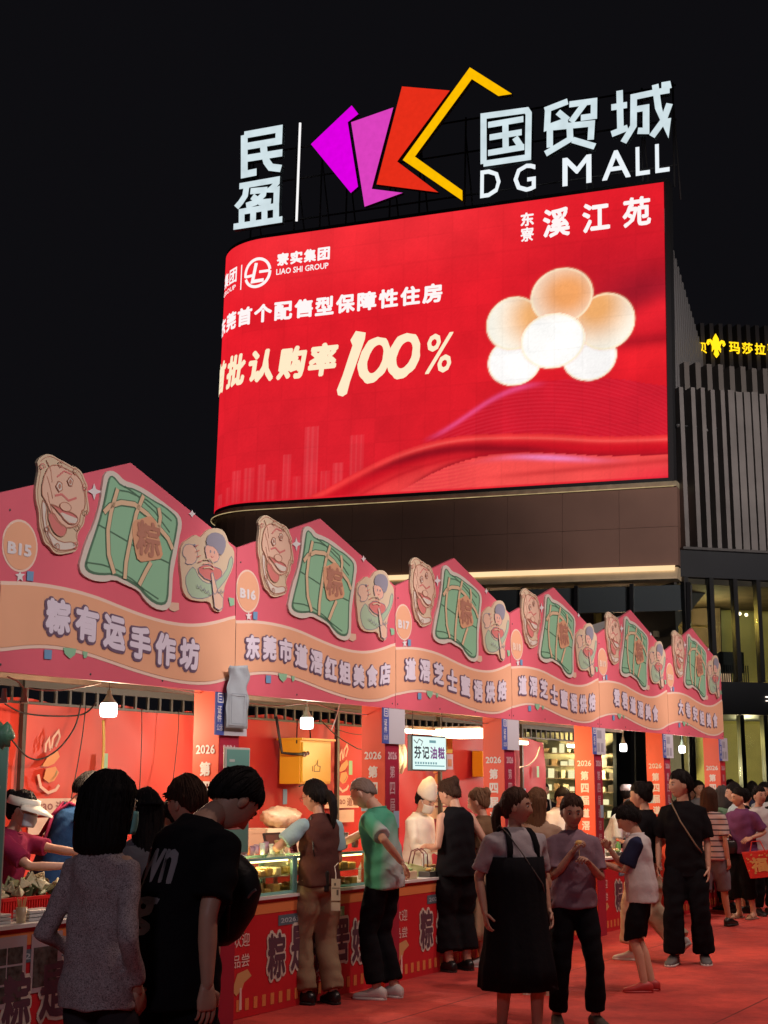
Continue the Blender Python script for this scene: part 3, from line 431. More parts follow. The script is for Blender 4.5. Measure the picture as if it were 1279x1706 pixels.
# big front ribbon
top = smc([(-13.1, .05), (-12, .55), (-10.9, 1.05), (-9.8, 1.5), (-8.6, 1.80), (-7.4, 1.97), (-5.8, 1.93), (-4.1, 1.80), (-2.2, 1.55), (0, 1.45)], Sg)
ins = (Bg < top)*sm(Sg, -13.2, -12.9); dep = top-Bg
C_ = lerp(C_, srgb(208, 22, 36), ins*.97)
C_ = lerp(C_, srgb(128, 14, 28), ins*np.exp(-((dep-.42-.06*(Sg+8))/.20)**2)*.8*sm(Sg, -12, -9.5)*sm(Sg, -2.5, -5))
C_ = lerp(C_, srgb(250, 66, 66), ins*np.exp(-((dep-.12)/.13)**2)*.8); C_ = lerp(C_, srgb(255, 120, 110), ins*np.exp(-((dep-.16)/.04)**2)*.35*sm(Sg, -11, -8))
C_ = lerp(C_, srgb(244, 70, 70), ins*sm(dep, .5, 1.3)*.8)
b2 = smc([(-9.6, .0), (-8.3, .7), (-7, 1.1), (-5.5, 1.25), (-3.5, 1.05), (-2, .85), (0, .78)], Sg); in2 = (Bg < b2)*sm(Sg, -9.7, -9.4); d2 = b2-Bg
C_ = lerp(C_, srgb(150, 16, 32), (Bg > b2)*np.exp(-((Bg-b2)/.12)**2)*sm(Sg, -9.6, -8.4)*.75)
C_ = lerp(C_, srgb(246, 84, 80), in2*.75); C_ = lerp(C_, srgb(240, 140, 200), in2*np.exp(-((Sg+4.0)/1.5)**2-((d2-.16)/.10)**2)*.8)
rib2 = .5+.5*np.sin((Bg*.8-(Sg+9)**2*.035)*60); C_ = lerp(C_, srgb(222, 30, 60), in2*rib2*sm(Sg, -5.5, -8)*.4)
C_ = lerp(C_, srgb(170, 16, 30), in2*np.exp(-((Bg-.42-.03*(Sg+5))/.10)**2)*.45*sm(Sg, -7.5, -4)); C_ = lerp(C_, srgb(190, 18, 34), ins*np.exp(-((dep-.72+.04*(Sg+6))/.07)**2)*.5)
C_ = lerp(C_, srgb(232, 30, 48), (Bg < .06).astype(float)*.8)
C_ = lerp(C_, srgb(235, 40, 62), sm(Bg, .75, .1)*sm(Sg, -3, 0)*.7)
# a plain five-petalled blossom
def petal(cx, cy, rx, ry, hx, hy, deep, pale=(255, 250, 236)):
    global C_
    r = np.sqrt(((Sg-cx)/rx)**2+((Bg-cy)/ry)**2); w = sm(r, 1.02, .985)
    glow = np.exp(-((r-1).clip(0)/.04)**2)*.25; C_ = lerp(C_, srgb(255, 150, 110), glow*(1-w))
    k = sm(np.sqrt(((Sg-hx)/rx)**2+((Bg-hy)/ry)**2), .25, 1.75)
    col = np.array(srgb(*pale))[None, None]*(k[..., None])+np.array(srgb(*deep))[None, None]*(1-k[..., None])
    rim = np.exp(-((r-.97)/.035)**2)*.8; col = col*(1-rim[..., None])+np.array(srgb(255, 238, 200))*rim[..., None]
    C_ = C_*(1-w[..., None])+col*w[..., None]
petal(-5.30, 4.50, .98, .88, -5.0, 6.4, (252, 222, 160), (255, 252, 250)); petal(-2.62, 4.42, .95, .86, -2.4, 6.2, (252, 222, 160), (255, 252, 250))
petal(-5.35, 5.90, 1.0, .98, -4.5, 6.1, (240, 176, 112)); petal(-2.05, 5.62, 1.02, 1.02, -2.4, 6.2, (236, 170, 106))
petal(-3.60, 6.72, 1.12, 1.02, -3.4, 6.8, (236, 160, 98)); petal(-3.92, 5.12, 1.16, 1.0, -3.9, 7.4, (246, 200, 140), (255, 253, 250))
seam = ((np.abs((Sg % .96)-.48) > .455) | (np.abs((Bg % .96)-.48) > .455)); C_ = C_*(1-.055*seam[..., None]); C_ = C_*(1+rng.normal(0, .022, (NS, NB))[..., None]); mod = rng.normal(0, .022, (40, 14)); C_ = C_*(1+mod[((-Sg)//.96).astype(int).clip(0, 39), (Bg//.96).astype(int).clip(0, 13)][..., None]); C_ = C_.clip(0, 4)
led_v = np.array([curve_a(s, b, .03) for s in ss for b in bb]); off = np.array(origin(led)); led_v = led_v-off
idx = np.arange(NS*NB).reshape(NS, NB); qf = np.stack([idx[:-1, :-1], idx[1:, :-1], idx[1:, 1:], idx[:-1, 1:]], -1).reshape(-1, 4)
me = bpy.data.meshes.new('display'); me.from_pydata(led_v.tolist(), [], qf.tolist())
ca = me.color_attributes.new('picture', 'FLOAT_COLOR', 'POINT'); ca.data.foreach_set('color', np.concatenate([C_.reshape(-1, 3), np.ones((NS*NB, 1))], 1).ravel().astype(np.float32))
ms = bpy.data.materials.new('led picture'); ms.use_nodes = True; nt = ms.node_tree; nt.nodes.clear()
e = nt.nodes.new('ShaderNodeEmission'); at = nt.nodes.new('ShaderNodeAttribute'); at.attribute_name = 'picture'; o_ = nt.nodes.new('ShaderNodeOutputMaterial')
tcn = nt.nodes.new('ShaderNodeTexCoord'); nz = nt.nodes.new('ShaderNodeTexNoise'); nz.inputs['Scale'].default_value = .8; nz.inputs['Detail'].default_value = 6
mrn = nt.nodes.new('ShaderNodeMapRange'); mrn.inputs[1].default_value = .3; mrn.inputs[2].default_value = .7; mrn.inputs[3].default_value = .92; mrn.inputs[4].default_value = 1.08
nt.links.new(tcn.outputs['Object'], nz.inputs['Vector']); nt.links.new(nz.outputs['Fac'], mrn.inputs[0]); nt.links.new(mrn.outputs[0], e.inputs[1])
nt.links.new(at.outputs['Color'], e.inputs[0]); nt.links.new(e.outputs[0], o_.inputs[0]); me.materials.append(ms)
dsp = bpy.data.objects.new('display', me); COL.objects.link(dsp); dsp.parent = led
E_w = emat('screen white', (1, .93, .92), 1.0); E_cream = emat('screen cream', (.95, .80, .55), 1.05)
def sput(txt, s0, b0, w, h, m_=None, bold=.02, slant=0, gap=0.):
    n = len(txt.replace(' ', '')); q = MB()
    put(q, txt, lambda a, b, c: curve_a(a, b, .06+c), s0, b0, w, h, 0, bold, 0, None, slant); return q.build('lettering', m_ or E_w, led)
def srow(txt, s0, s1, b0, h, m_=None, bold=.03, slant=0):
    q = MB(); n = len(txt); st = (s1-s0)/n
    for i, ch in enumerate(txt):
        if ch != ' ': put(q, ch, lambda a, b, c: curve_a(a, b, .06+c), s0+st*i+st*.04, b0, st*.9, h, 0, bold, 0, None, slant)
    return q.build('lettering', m_ or E_w, led)
srow('集团', -18.05, -16.72, 8.92, .62); sput('GROUP', -18.1, 8.62, 1.3, .2)
q = MB(); q.add([curve_a(-16.50, 8.50, .06), curve_a(-16.44, 8.50, .06), curve_a(-16.44, 9.52, .06), curve_a(-16.50, 9.52, .06)], [(0, 1, 2, 3)]); q.build('divider_line', E_w, led)
q = MB(); cx, cy, rr = -15.66, 9.03, .56
def arc(c0, a0, a1, r, n=26): return [(c0[0]+r*math.cos(R(a0+(a1-a0)*i/n)), c0[1]+r*math.sin(R(a0+(a1-a0)*i/n))) for i in range(n+1)]
class SW_:                                       # a frame that follows the curved screen
    def __call__(s, a, b, c=0): return curve_a(a, b, c)
q.stroke(SW_(), arc((cx, cy), 8, 190, rr), .11, .06, .08); q.stroke(SW_(), arc((cx, cy), 200, 362, rr), .11, .06, .08)
q.stroke(SW_(), [(cx-.55, cy-.08), (cx-.2, cy-.08)], .10, .06, .08); q.stroke(SW_(), [(cx-.05, cy+.40), (cx-.20, cy-.33), (cx+.30, cy-.33)], .13, .06, .08); q.stroke(SW_(), [(cx+.56, cy+.02), (cx+.1, cy+.02)], .10, .06, .08)
q.build('emblem', E_w, led)
srow('寮实集团', -14.85, -12.55, 9.18, .52, None, .05); sput('LIAO SHI GROUP', -14.83, 8.83, 2.2, .24, None, .02)
srow('东莞首个配售型保障性住房', -18.35, -7.98, 6.99, .74, None, .045)
srow('首批认购率', -18.6, -12.15, 4.62, 1.30, E_cream, .05, .12)
q = MB(); f_ = lambda a, b, c: curve_a(a, b, .06+c)
Q_ = lambda x, y: (-12.17+(x-600)*.00832, 4.6-(x-600)*.00075-(y-700)*.0082)      # brush-written 100
q.prism(SW_(), [Q_(x, y) for x, y in ((665, 535), (690, 492), (738, 500), (735, 530), (712, 600), (690, 665), (668, 730), (655, 785), (635, 798), (612, 792), (606, 768), (632, 700), (655, 625), (676, 560))], .06, .07)
for (cx0, cy0, ox, oy, ix, iy, dx) in ((782, 628, 74, 108, 34, 66, 6), (922, 610, 76, 106, 34, 62, 4)):
    n_ = 34; O_, I_ = [], []
    for t in range(n_):
        an = 2*math.pi*t/n_; wv = 1+.025*math.sin(5*an)+.02*math.sin(11*an+1); X_ = ox*math.cos(an)*wv; Y_ = oy*math.sin(an)*wv; O_.append(Q_(cx0+X_-Y_*.20, cy0+Y_)); X_ = ix*math.cos(an)*wv; Y_ = iy*math.sin(an); I_.append(Q_(cx0+dx+X_-Y_*.26, cy0-4+Y_))
    k0 = len(q.v); q.v += [tuple(curve_a(a, b, .07)) for a, b in O_+I_]
    for t in range(n_): t2 = (t+1) % n_; q.f.append((k0+t, k0+n_+t, k0+n_+t2, k0+t2)); q.m.append(0)
put(q, '%', f_, -8.75, 4.32, 1.05, 1.5, 0, .012, 0, None, .14)
q.build('lettering', E_cream, led)
q = MB(); put(q, '东', f_, -5.10, 9.46, .50, .52, 0, .04, 0, None); put(q, '寮', f_, -5.10, 8.88, .50, .54, 0, .03, 0, None)
for ch, a in (('溪', -4.28), ('江', -2.85), ('苑', -1.42)): put(q, ch, f_, a, 8.9, 1.0, 1.10, 0, .035, 0, None)
q.build('lettering', E_w, led)
# ------------------------------------------------------------------ roof sign
rs = thing('rooftop_sign', BF(-8, 10.6, -.3), 'tall rooftop sign with white characters and four overlapping coloured cards', 'sign')
E_let = emat('sign white', (.66, .78, .82), 1.0, .12, 2.); M_ret = mat('letter side', (.10, .13, .14), .5)
def letter(strokes, w=.26):
    q = MB(); fr = BF
    for p in strokes:
        q.stroke(fr, p, w, -.12, .10, 0)
    q2 = MB()
    for p in strokes: q2.stroke(fr, p, w*.92, .102, .112, 0)
    o = q.build('letter', M_ret, rs); q2.build('lit_face', E_let, o)
for k, w in (('min', .32), ('ying', .27), ('guo', .25), ('mao', .25), ('cheng', .25)): letter(SIGN[k], w)
for ch, a, w in (('D', -6.62, .78), ('G', -5.36, .84), ('M', -3.55, 1.06), ('A', -2.12, 1.02), ('L', -.93, .50), ('L', -.25, .50)):
    q = MB(); put(q, ch, BF, a, 10.74+(.0 if a < -5 else .02*(a+5)*0), w, 1.08, .11, .012, 0, None); q.build('letter', emat('sign white 2', (.80, .86, .90), 1.05), rs)
q = MB(); q.tube([BF(-14.05, 10.92, .05), BF(-14.05, 14.96, .05)], .045, 8); q.build('divider_bar', emat('bar white', (.9, .88, .88), 1.1), rs)
cols = [(.74, .0, .78), (.72, .055, .52), (.80, .028, .010), (1.0, .52, .0)]
for i, (p, cl) in enumerate(zip(SIGN['logo'], cols)):
    q = MB(); q.prism(BF, p, -.15+.04*i, .02+.05*i); o = q.build('logo_panel', mat('panel side %d' % i, tuple(x*.3 for x in cl), .5), rs)
    cxm = sum(a for a, b in p)/len(p); cym = sum(b for a, b in p)/len(p)
    q2 = MB(); q2.prism(BF, [(a, b) for a, b in p], .022+.05*i, .03+.05*i); q2.build('lit_face', emat('panel glow %d' % i, cl, 1.0, .07, 5.), o)
q = MB()
for a in (-16.3, -14.4, -13.3, -12.2, -10.4, -9.2, -7.4, -5.0, -2.8, -.8, .3):
    q.tube([BF(a, 10.4, -.45), BF(a, 14.3, -.45)], .035, 6)
    q.tube([BF(a, 10.4, -1.6), BF(a, 13.6, -.45)], .03, 6)
for b in (11.2, 12.9, 14.2): q.tube([BF(-16.6, b, -.45), BF(.4, b, -.45)], .035, 6)
q.build('support_frame', mat('sign frame', (.022, .020, .022), .7), rs)

# ================================================================== STALLS
BRD = Fr(RW(T0, BD, 0), TU, UP)              # board frame: x along the row from the first stall's left edge, y = height, +c toward the aisle
def lit(n, c, **k): return mat(n, c, k.pop('rough', .55), **k)
M_pink = lit('board pink', (.72, .135, .185), var=.12, vscale=1.2, bump=.25, bscale=1.8); M_rib = lit('ribbon orange', (.78, .42, .25), var=.06, vscale=2, bump=.25, bscale=1.8); M_ribe = lit('ribbon edge', (.80, .62, .50))
M_white = lit('print white', (.74, .72, .72)); M_whz = lit('zongzi border', (.66, .62, .54)); M_gr = lit('leaf green', (.27, .54, .34)); M_grd = lit('leaf line', (.09, .19, .12))
M_band = lit('string cream', (.70, .52, .33)); M_tag = lit('tag orange', (.68, .38, .22)); M_tagd = lit('tag brown', (.46, .22, .15)); M_cut = lit('cutout beige', (.64, .52, .36))
M_lf = lit('lion peach', (.72, .50, .37)); M_red = lit('mouth red', (.62, .20, .18)); M_blue = lit('square blue', (.16, .33, .52)); M_bh = lit('hair grey', (.27, .27, .33))
M_pur = lit('letter shadow', (.17, .11, .17)); M_let = lit('letter face', (.72, .68, .78)); M_teal = lit('poster teal', (.16, .40, .34)); M_skinp = lit('cutout skin', (.74, .44, .34))
M_red2 = mat('banner red', (.66, .050, .030), .55, bump=.25, bscale=1.6, var=.10, vscale=.7); M_redp = mat('panel red', (.56, .018, .028), .5, var=.1, vscale=2)
M_maroon = mat('panel maroon', (.34, .018, .045), .5); M_orp = mat('panel orange', (.74, .095, .045), .5); M_purd = mat('brush dark', (.10, .045, .07), .6)
M_steel = mat('steel frame', (.09, .085, .08), .5, .5); M_wood = mat('roof beam', (.13, .085, .06), .7, var=.3, vscale=4); M_roof = mat('roof sheet', (.42, .26, .24), .7, var=.5, vscale=3)
M_top = mat('table top', (.72, .72, .72), .35); M_cable = mat('black cable', (.015, .012, .012), .5); M_wcable = mat('white cable', (.70, .68, .62), .5)
NAMES = ['粽有运手作坊', '东莞市道滘红姐美食店', '道滘芝士蜜语烘焙', '道滘芝士蜜语烘焙', '君君道滘美食', '大巷安姐美食']
NUMS = ['B15', 'B16', 'B17', 'B18', 'B19', 'B20']
SPAN = [(.477, 1.76, .215), (.20, 2.10, .175), (.24, 2.06, .19), (.24, 2.06, .19), (.52, 1.80, .19), (.48, 1.90, .19)]
LOOK = ['a basket of leaf-wrapped dumplings on its counter', 'glass display cases and a yellow box on its cloth', 'a lit white hanging sign in it', 'an open back showing the shop behind it', 'two bright bulbs under its board', 'one bulb, last of the row']
def rt(u): return float(np.interp(u, [p[0] for p in BOARD['rt']], [p[1] for p in BOARD['rt']]))
def rb(u): return float(np.interp(u, [p[0] for p in BOARD['rb']], [p[1] for p in BOARD['rb']]))
def ribbon_poly(x0, x1, gr=0.):
    xs = list(np.linspace(x0, x1, 34)); sm_ = lambda f, x: (f(x-.08)+f(x)*2+f(x+.08))/4
    return [(x, sm_(rb, x)-gr) for x in xs]+[(x, sm_(rt, x)+gr) for x in xs[::-1]]
def smooth_poly(P, it=1):
    for _ in range(it):
        Q = []
        for i in range(len(P)):
            a, b = P[i], P[(i+1) % len(P)]; Q += [(a[0]*.75+b[0]*.25, a[1]*.75+b[1]*.25), (a[0]*.25+b[0]*.75, a[1]*.25+b[1]*.75)]
        P = Q
    return P
art_cache = None
def board_art(fr):
    """the print and the raised cut-outs of one board: list of (name, mesh builder, material list, raised edge)"""
    out = []
    q = MB(); q.prism(fr, ribbon_poly(.004, SW-.004, .018), .0155, .018); out.append(('ribbon_edge', q, M_ribe))
    q = MB(); q.prism(fr, ribbon_poly(.004, SW-.004, -.004), .019, .0215); out.append(('ribbon', q, M_rib))
    q = MB(); P = smooth_poly(BOARD['lion']); q.prism(fr, P, .016, .036, 0); cxx = sum(a for a, b in P)/len(P); cyy = sum(b for a, b in P)/len(P)
    q.prism(fr, smooth_poly(BOARD['lbeard']), .0365, .0385, 2); q.prism(fr, smooth_poly(BOARD['lface']), .0389, .041, 1); q.prism(fr, smooth_poly(BOARD['ltongue']), .0414, .043, 3); q.prism(fr, smooth_poly(BOARD['lmouth']), .0434, .045, 3)
    q.prism(fr, BOARD['lteeth'], .0455, .047, 2)
    for e in ('eye1', 'eye2'):
        q.prism(fr, BOARD[e], .0455, .047, 2); ex = sum(a for a, b in BOARD[e])/5; ey = sum(b for a, b in BOARD[e])/5; q.prism(fr, [(ex+.012*math.cos(a), ey+.016*math.sin(a)) for a in np.linspace(0, 5.5, 8)], .0475, .049, 4)
    for kk in range(5): q.stroke(fr, [(cxx-.17+kk*.012, cyy+.25-kk*.1), (cxx-.13, cyy+.2-kk*.1), (cxx-.11+kk*.01, cyy+.12-kk*.1)], .006, .041, .0425, 4)
    fx = [sum(a for a, b in BOARD['lface'])/len(BOARD['lface']), sum(b for a, b in BOARD['lface'])/len(BOARD['lface'])]
    q.stroke(fr, [(fx[0]-.09, fx[1]-.0), (fx[0]-.03, fx[1]+.02), (fx[0]+.03, fx[1]-.01), (fx[0]+.10, fx[1]+.02)], .014, .0415, .043, 3)
    q.stroke(fr, [(fx[0]-.08, fx[1]+.12), (fx[0]-.02, fx[1]+.17), (fx[0]+.05, fx[1]+.16)], .010, .0415, .043, 3)
    OL = lambda P, z, mi, w=.007: q.stroke(fr, list(P)+[P[0]], w, z, z+.0012, mi)
    OL(smooth_poly(BOARD['lface']), .0425, 4); OL(smooth_poly(BOARD['lmouth']), .0478, 4); OL(smooth_poly(BOARD['lbeard']), .0392, 4, .006); OL(smooth_poly(BOARD['ltongue']), .0437, 4, .006)
    Lp = BOARD['lion']; gx = sum(p[0] for p in Lp)/len(Lp); gy = sum(p[1] for p in Lp)/len(Lp)
    q.stroke(fr, [(gx+(x-gx)*.93, gy+(y-gy)*.955) for x, y in smooth_poly(Lp)]*1, .005, .0365, .0375, 4)
    for kk in range(9):
        aa = kk*.7; X0 = gx+(Lp[(kk*3) % len(Lp)][0]-gx)*.84; Y0 = gy+(Lp[(kk*3) % len(Lp)][1]-gy)*.86; q.stroke(fr, [(X0+.028*(1-t/9)*math.cos(t*.9+aa), Y0+.028*(1-t/9)*math.sin(t*.9+aa)) for t in range(8)], .005, .0480, .0490, 3 if kk % 3 == 0 else 4)
    for e in ('eye1', 'eye2'): OL(BOARD[e], .0476, 4, .006)
    ex, ey = fx[0], fx[1]-.055; q.prism(fr, [(ex+.05*math.cos(t), ey+.028*math.sin(t)) for t in np.linspace(0, 6.28, 14)[:-1]], .0480, .0492, 1); OL([(ex+.05*math.cos(t), ey+.028*math.sin(t)) for t in np.linspace(0, 6.28, 14)[:-1]], .0495, 4, .005)
    out.append(('lion_cutout', q, [M_cut, M_lf, M_whz, M_red, M_tagd]))
    q = MB(); q.prism(fr, smooth_poly(BOARD['zo']), .016, .034, 0); q.prism(fr, smooth_poly(BOARD['zd']), .0345, .036, 1); q.prism(fr, smooth_poly(BOARD['zg']), .0365, .038, 2)
    for p in BOARD['zfold']: q.stroke(fr, p, .010, .0385, .040, 1)
    for p in BOARD['zband']: q.stroke(fr, p, .046, .0405, .042, 1); q.stroke(fr, p, .032, .0425, .044, 3)
    out.append(('rice_dumpling_print', q, [M_whz, M_grd, M_gr, M_band]))
    q = MB(); q.prism(fr, smooth_poly(BOARD['tag']), .0445, .047, 0); tx = [a for a, b in BOARD['tag']]; ty = [b for a, b in BOARD['tag']]
    put(q, '粽', fr, min(tx)+.04, min(ty)+.05, max(tx)-min(tx)-.08, max(ty)-min(ty)-.09, .050, .03, 1, None); out.append(('name_tag', q, [M_tag, M_tagd]))
    q = MB(); q.prism(fr, smooth_poly(BOARD['boat']), .016, .036, 0); q.prism(fr, smooth_poly(BOARD['bgreen']), .0365, .038, 1); q.prism(fr, smooth_poly(BOARD['bhead']), .0385, .040, 2)
    q.prism(fr, smooth_poly(BOARD['bred']), .0405, .042, 3); q.prism(fr, smooth_poly(BOARD['bface']), .0425, .044, 4); q.prism(fr, smooth_poly(BOARD['bhair']), .0445, .046, 5); q.prism(fr, BOARD['bpaddle'], .0465, .048, 2)
    OL = lambda P, z, mi, w=.005: q.stroke(fr, list(P)+[P[0]], w, z, z+.0012, mi)
    OL(smooth_poly(BOARD['bgreen']), .0382, 5); OL(smooth_poly(BOARD['bhead']), .0402, 5); OL(smooth_poly(BOARD['bred']), .0422, 5); OL(smooth_poly(BOARD['bface']), .0442, 5); OL(BOARD['bpaddle'], .0482, 5)
    gx = sum(p[0] for p in BOARD['bgreen'])/len(BOARD['bgreen']); gy = sum(p[1] for p in BOARD['bgreen'])/len(BOARD['bgreen'])
    for kk in range(7): q.stroke(fr, [(gx-.13+.045*kk+.02*math.cos(t), gy-.10+.012*abs(kk-3)+.02*math.sin(t)) for t in np.linspace(3.1, 6.3, 7)], .005, .0495, .0505, 5)
    fx2 = sum(p[0] for p in BOARD['bface'])/len(BOARD['bface']); fy2 = sum(p[1] for p in BOARD['bface'])/len(BOARD['bface'])
    for dx in (-.02, .025): q.prism(fr, [(fx2+dx+.007*math.cos(t), fy2+.01+.011*math.sin(t)) for t in np.linspace(0, 6.28, 9)[:-1]], .0455, .0465, 5)
    q.stroke(fr, [(fx2-.015, fy2-.022), (fx2, fy2-.030), (fx2+.018, fy2-.022)], .005, .0455, .0465, 3)
    for kk in range(5): q.stroke(fr, [(gx-.19+.015*kk, gy+.20-.035*kk), (gx-.15+.015*kk, gy+.215-.035*kk)], .006, .0495, .0505, 3)
    for kk in range(3): q.stroke(fr, [(fx2-.10, fy2-.06-.03*kk), (fx2-.03, fy2-.045-.03*kk), (fx2+.02, fy2-.075-.02*kk)], .010, .0495, .0505, 4 if kk % 2 else 0)
    bx, by = BOARD['bhead'][3]; q.ball(fr(bx-.02, by+.01, .041), .012, nu=6, nv=4, mi=5)
    out.append(('dragon_boat_cutout', q, [M_cut, lit('boat green', (.38, .52, .36)), M_lf, M_red, M_skinp, M_bh]))
    q = MB(); c0, cr, ct = BOARD['bal']; rx = cr[0]-c0[0]; ry = ct[1]-c0[1]; el = lambda k: [(c0[0]+rx*k*math.cos(a), c0[1]+ry*k*math.sin(a)) for a in np.linspace(0, 2*math.pi, 29)[:-1]]
    q.prism(fr, [(max(a, .003), b) for a, b in el(1.04)], .0155, .017, 0); q.prism(fr, [(max(a, .008), b) for a, b in el(.95)], .0175, .019, 1); out.append(('balloon_print', q, [M_ribe, M_rib]))
    for k in ('star1', 'star2', 'star3'): q = MB(); q.prism(fr, BOARD[k], .0220, .0235, 0); out.append(('star_print', q, M_white))
    for p in BOARD['sqs']: q = MB(); q.prism(fr, p, .0220, .0235, 0); out.append(('square_print', q, M_blue))
    for p in BOARD['grs']: q = MB(); q.prism(fr, p, .0220, .0235, 0); out.append(('leaf_print', q, M_gr))
    q = MB(); q.prism(fr, BOARD['org'], .0220, .0235, 0); out.append(('bun_print', q, M_lf))
    return out
M_glowb = emat('bulb glow', (1, .97, .92), 7.); M_collar = mat('bulb collar', (.35, .55, .50), .4)
stalls = []; board_kids = None
for i in range(NST):
    x0 = SW*i; root = thing('market_stall', RW(T0+x0+SW/2, 7.2, 0), '%s market stall, with %s' % (['nearest', 'second', 'third', 'fourth', 'fifth', 'farthest'][i], LOOK[i]), 'stall', 'red gabled stalls in a row')
    stalls.append(root); fr = Fr(BRD(x0, 0, 0), TU, UP)
    pk = .46*SW+.02
    q = MB(); xl = .004 if i else -.09; q.prism(fr, [(xl, ZB), (SW-.004, ZB), (SW-.004, ZE), (pk+.03, ZP), (xl, ZE-.03*(i == 0))], -.015, .015); bo = q.build('front_board', M_pink, root)
    if i == 0:
        board_kids = []
        for nm, q, mm in board_art(fr):
            o = q.build(nm, mm, bo); board_kids.append(o)
    else:
        for o in board_kids:
            c = o.copy(); COL.objects.link(c); c.parent = bo; c.location = bo_off if False else (Vector(root.location)*0)
            c.matrix_parent_inverse.identity()
            # child meshes are stored relative to the first root: shift them so that they sit on this board
            c.location = (TU*x0)-(root.location-stalls[0].location)
    a, b, w = SPAN[i]; n = len(NAMES[i]); h = w*1.02
    q = MB()
    for k, ch in enumerate(NAMES[i]):
        x = a+(b-a)*k/(n-1) if n > 1 else a; y = (rt(x)+rb(x))/2-.005*(k % 2); sl = (rt(x+.1)+rb(x+.1)-rt(x-.1)-rb(x-.1))/.4
        wk = min(w, (b-a)/(n-1)*.90); f2 = lambda A, Bq, c, x=x, sl=sl: fr(A, Bq+(A-x)*sl*.6, c)
        put(q, ch, f2, x-wk/2, y-h/2, wk, h, .0235, .125, 0, .055)
        put(q, ch, f2, x-wk/2+.004, y-h/2+.004, wk, h, .0285, .055, 1, .055)
    q.build('lettering', [M_pur, M_let], bo)
    t0_, t1_, t2_ = BOARD['btxt']; q = MB(); put(q, NUMS[i], fr, t0_[0]+.004, t0_[1], .195, .075, .0215, .05, 0, None); q.build('lettering', M_white if i < 3 else M_ribe, bo)
    for k, (sx, sz) in enumerate(((.04, ZB+.04), (.8, ZB+.035), (1.5, ZB+.04), (SW-.05, ZB+.04), (SW-.05, ZE-.1), (.05, ZE-.1), (.3, ZE-.02), (1.9, ZE-.0))):
        q = MB(); q.ball(fr(sx, sz, .0165), .008, .008, .003, fr.X, fr.Y, fr.N, 8, 5); q.build('screw', M_steel, bo)
    # posts with printed faces, placards
    for side in ((0, 1) if i == 0 else (1,)):
        px = x0+SW*side; pw = .115; pf = Fr(BRD(px, 0, 0), TU, UP)
        if side == 0: continue
        q = MB(); q.box(pf, -pw, pw, 0, ZB+.25, -.25, -.020); po = q.build('post', M_orp, root)
        q = MB(); q.box(pf, -pw+.002, pw, .0, ZB-.30, -.0195, -.0165); q.build('print_panel', M_maroon if i != 5 else M_redp, po)
        ff = Fr(BRD(px-pw, 0, -.0195), -TD*-1*-1, UP)                   # the face that looks back along the row
        ff = Fr(BRD(px-pw, 0, -.25), -TD, UP)
        q = MB(); q.box(ff, .0, .2295, .0, ZB-.28, .0005, .003); q.build('print_panel', M_orp, po)
        for (f3, x_, w_, c_) in ((pf, -.075, .15, -.0145), (ff, .03, .17, .0055)):
            q = MB(); put(q, '2026', f3, x_, ZB-.43, w_, .065, c_, .03, 0, None)
            tx_ = '第四届道滘粽子大集'
            for k, ch in enumerate(tx_): put(q, ch, f3, x_+w_*.22, ZB-.585-k*.137, w_*.56, .102, c_, .045 if f3 is ff else .01, 0, None)
            q.build('lettering', M_white if f3 is ff else lit('faded letter', (.62, .40, .42)), po)
        q = MB(); q.box(ff, .0, .10, 1.42, 1.52, .0035, .005); q.box(pf, .02, pw, 1.28, 1.42, -.0160, -.0148); q.build('confetti_print', lit('light blue print', (.35, .55, .70)), po)
        q = MB(); q.box(pf, -.20, -.10, ZB-.30, ZB+.02, .0, .012, 0); q.box(pf, -.10, .17, ZB-.30, ZB+.02, .0, .012, 1)
        put(q, '证', pf, -.185, ZB-.15, .05, .055, .014, .02, 2, None); put(q, '件', pf, -.185, ZB-.21, .05, .055, .014, .02, 2, None)
        put(q, '公示', pf, -.19, ZB-.27, .07, .045, .014, .01, 2, None)
        q.stroke(pf, [(-.18, ZB-.07), (-.18, ZB-.01), (-.12, ZB-.01), (-.12, ZB-.07), (-.18, ZB-.07)], .008, .013, .015, 2); q.stroke(pf, [(-.165, ZB-.05), (-.135, ZB-.05)], .008, .013, .015, 2)
        q.stroke(pf, [(-.165, ZB-.03), (-.135, ZB-.03)], .008, .013, .015, 2)
        if i >= 3: q.box(pf, -.07, .05, ZB-.12, ZB-.03, .0125, .014, 3); q.box(pf, -.08, -.01, ZB-.27, ZB-.17, .0125, .014, 3); q.box(pf, .03, .10, ZB-.27, ZB-.17, .0125, .014, 3)
        q.build('placard', [lit('placard blue', (.07, .10, .36)), lit('placard grey', (.50, .49, .52)), M_white, lit('placard print', (.30, .29, .33))], root)
    # side frame, roof
    for px in ((0, 1) if i == 0 else (1,)):
        for dd in (-2.05,):
            q = MB(); q.box(Fr(BRD(x0+SW*px, 0, 0), TU, UP), -.02, .02, 0, 2.7, dd-.02, dd+.02); q.build('frame_post', M_steel, root)
    for k in range(9):
        q = MB(); q.box(fr, .02+SW*k/9, .07+SW*k/9, 2.48, 2.56, -2.1, -.03); q.build('roof_beam', M_wood, root)
    for dd in (-2.08, -1.5, -.9, -.25):
        q = MB(); q.box(fr, 0, SW, 2.40, 2.455, dd-.025, dd+.025); q.build('roof_beam', M_wood if dd > -2 else M_steel, root)
    q = MB(); q.box(fr, -.0, SW-.0, 2.565, 2.58, -2.2, -.02); q.build('roof_sheet', M_roof, root)
    q = MB()
    for k in range(14): q.box(fr, .05+k*SW/14, .075+k*SW/14, 2.27, 2.40, -2.10, -2.08)
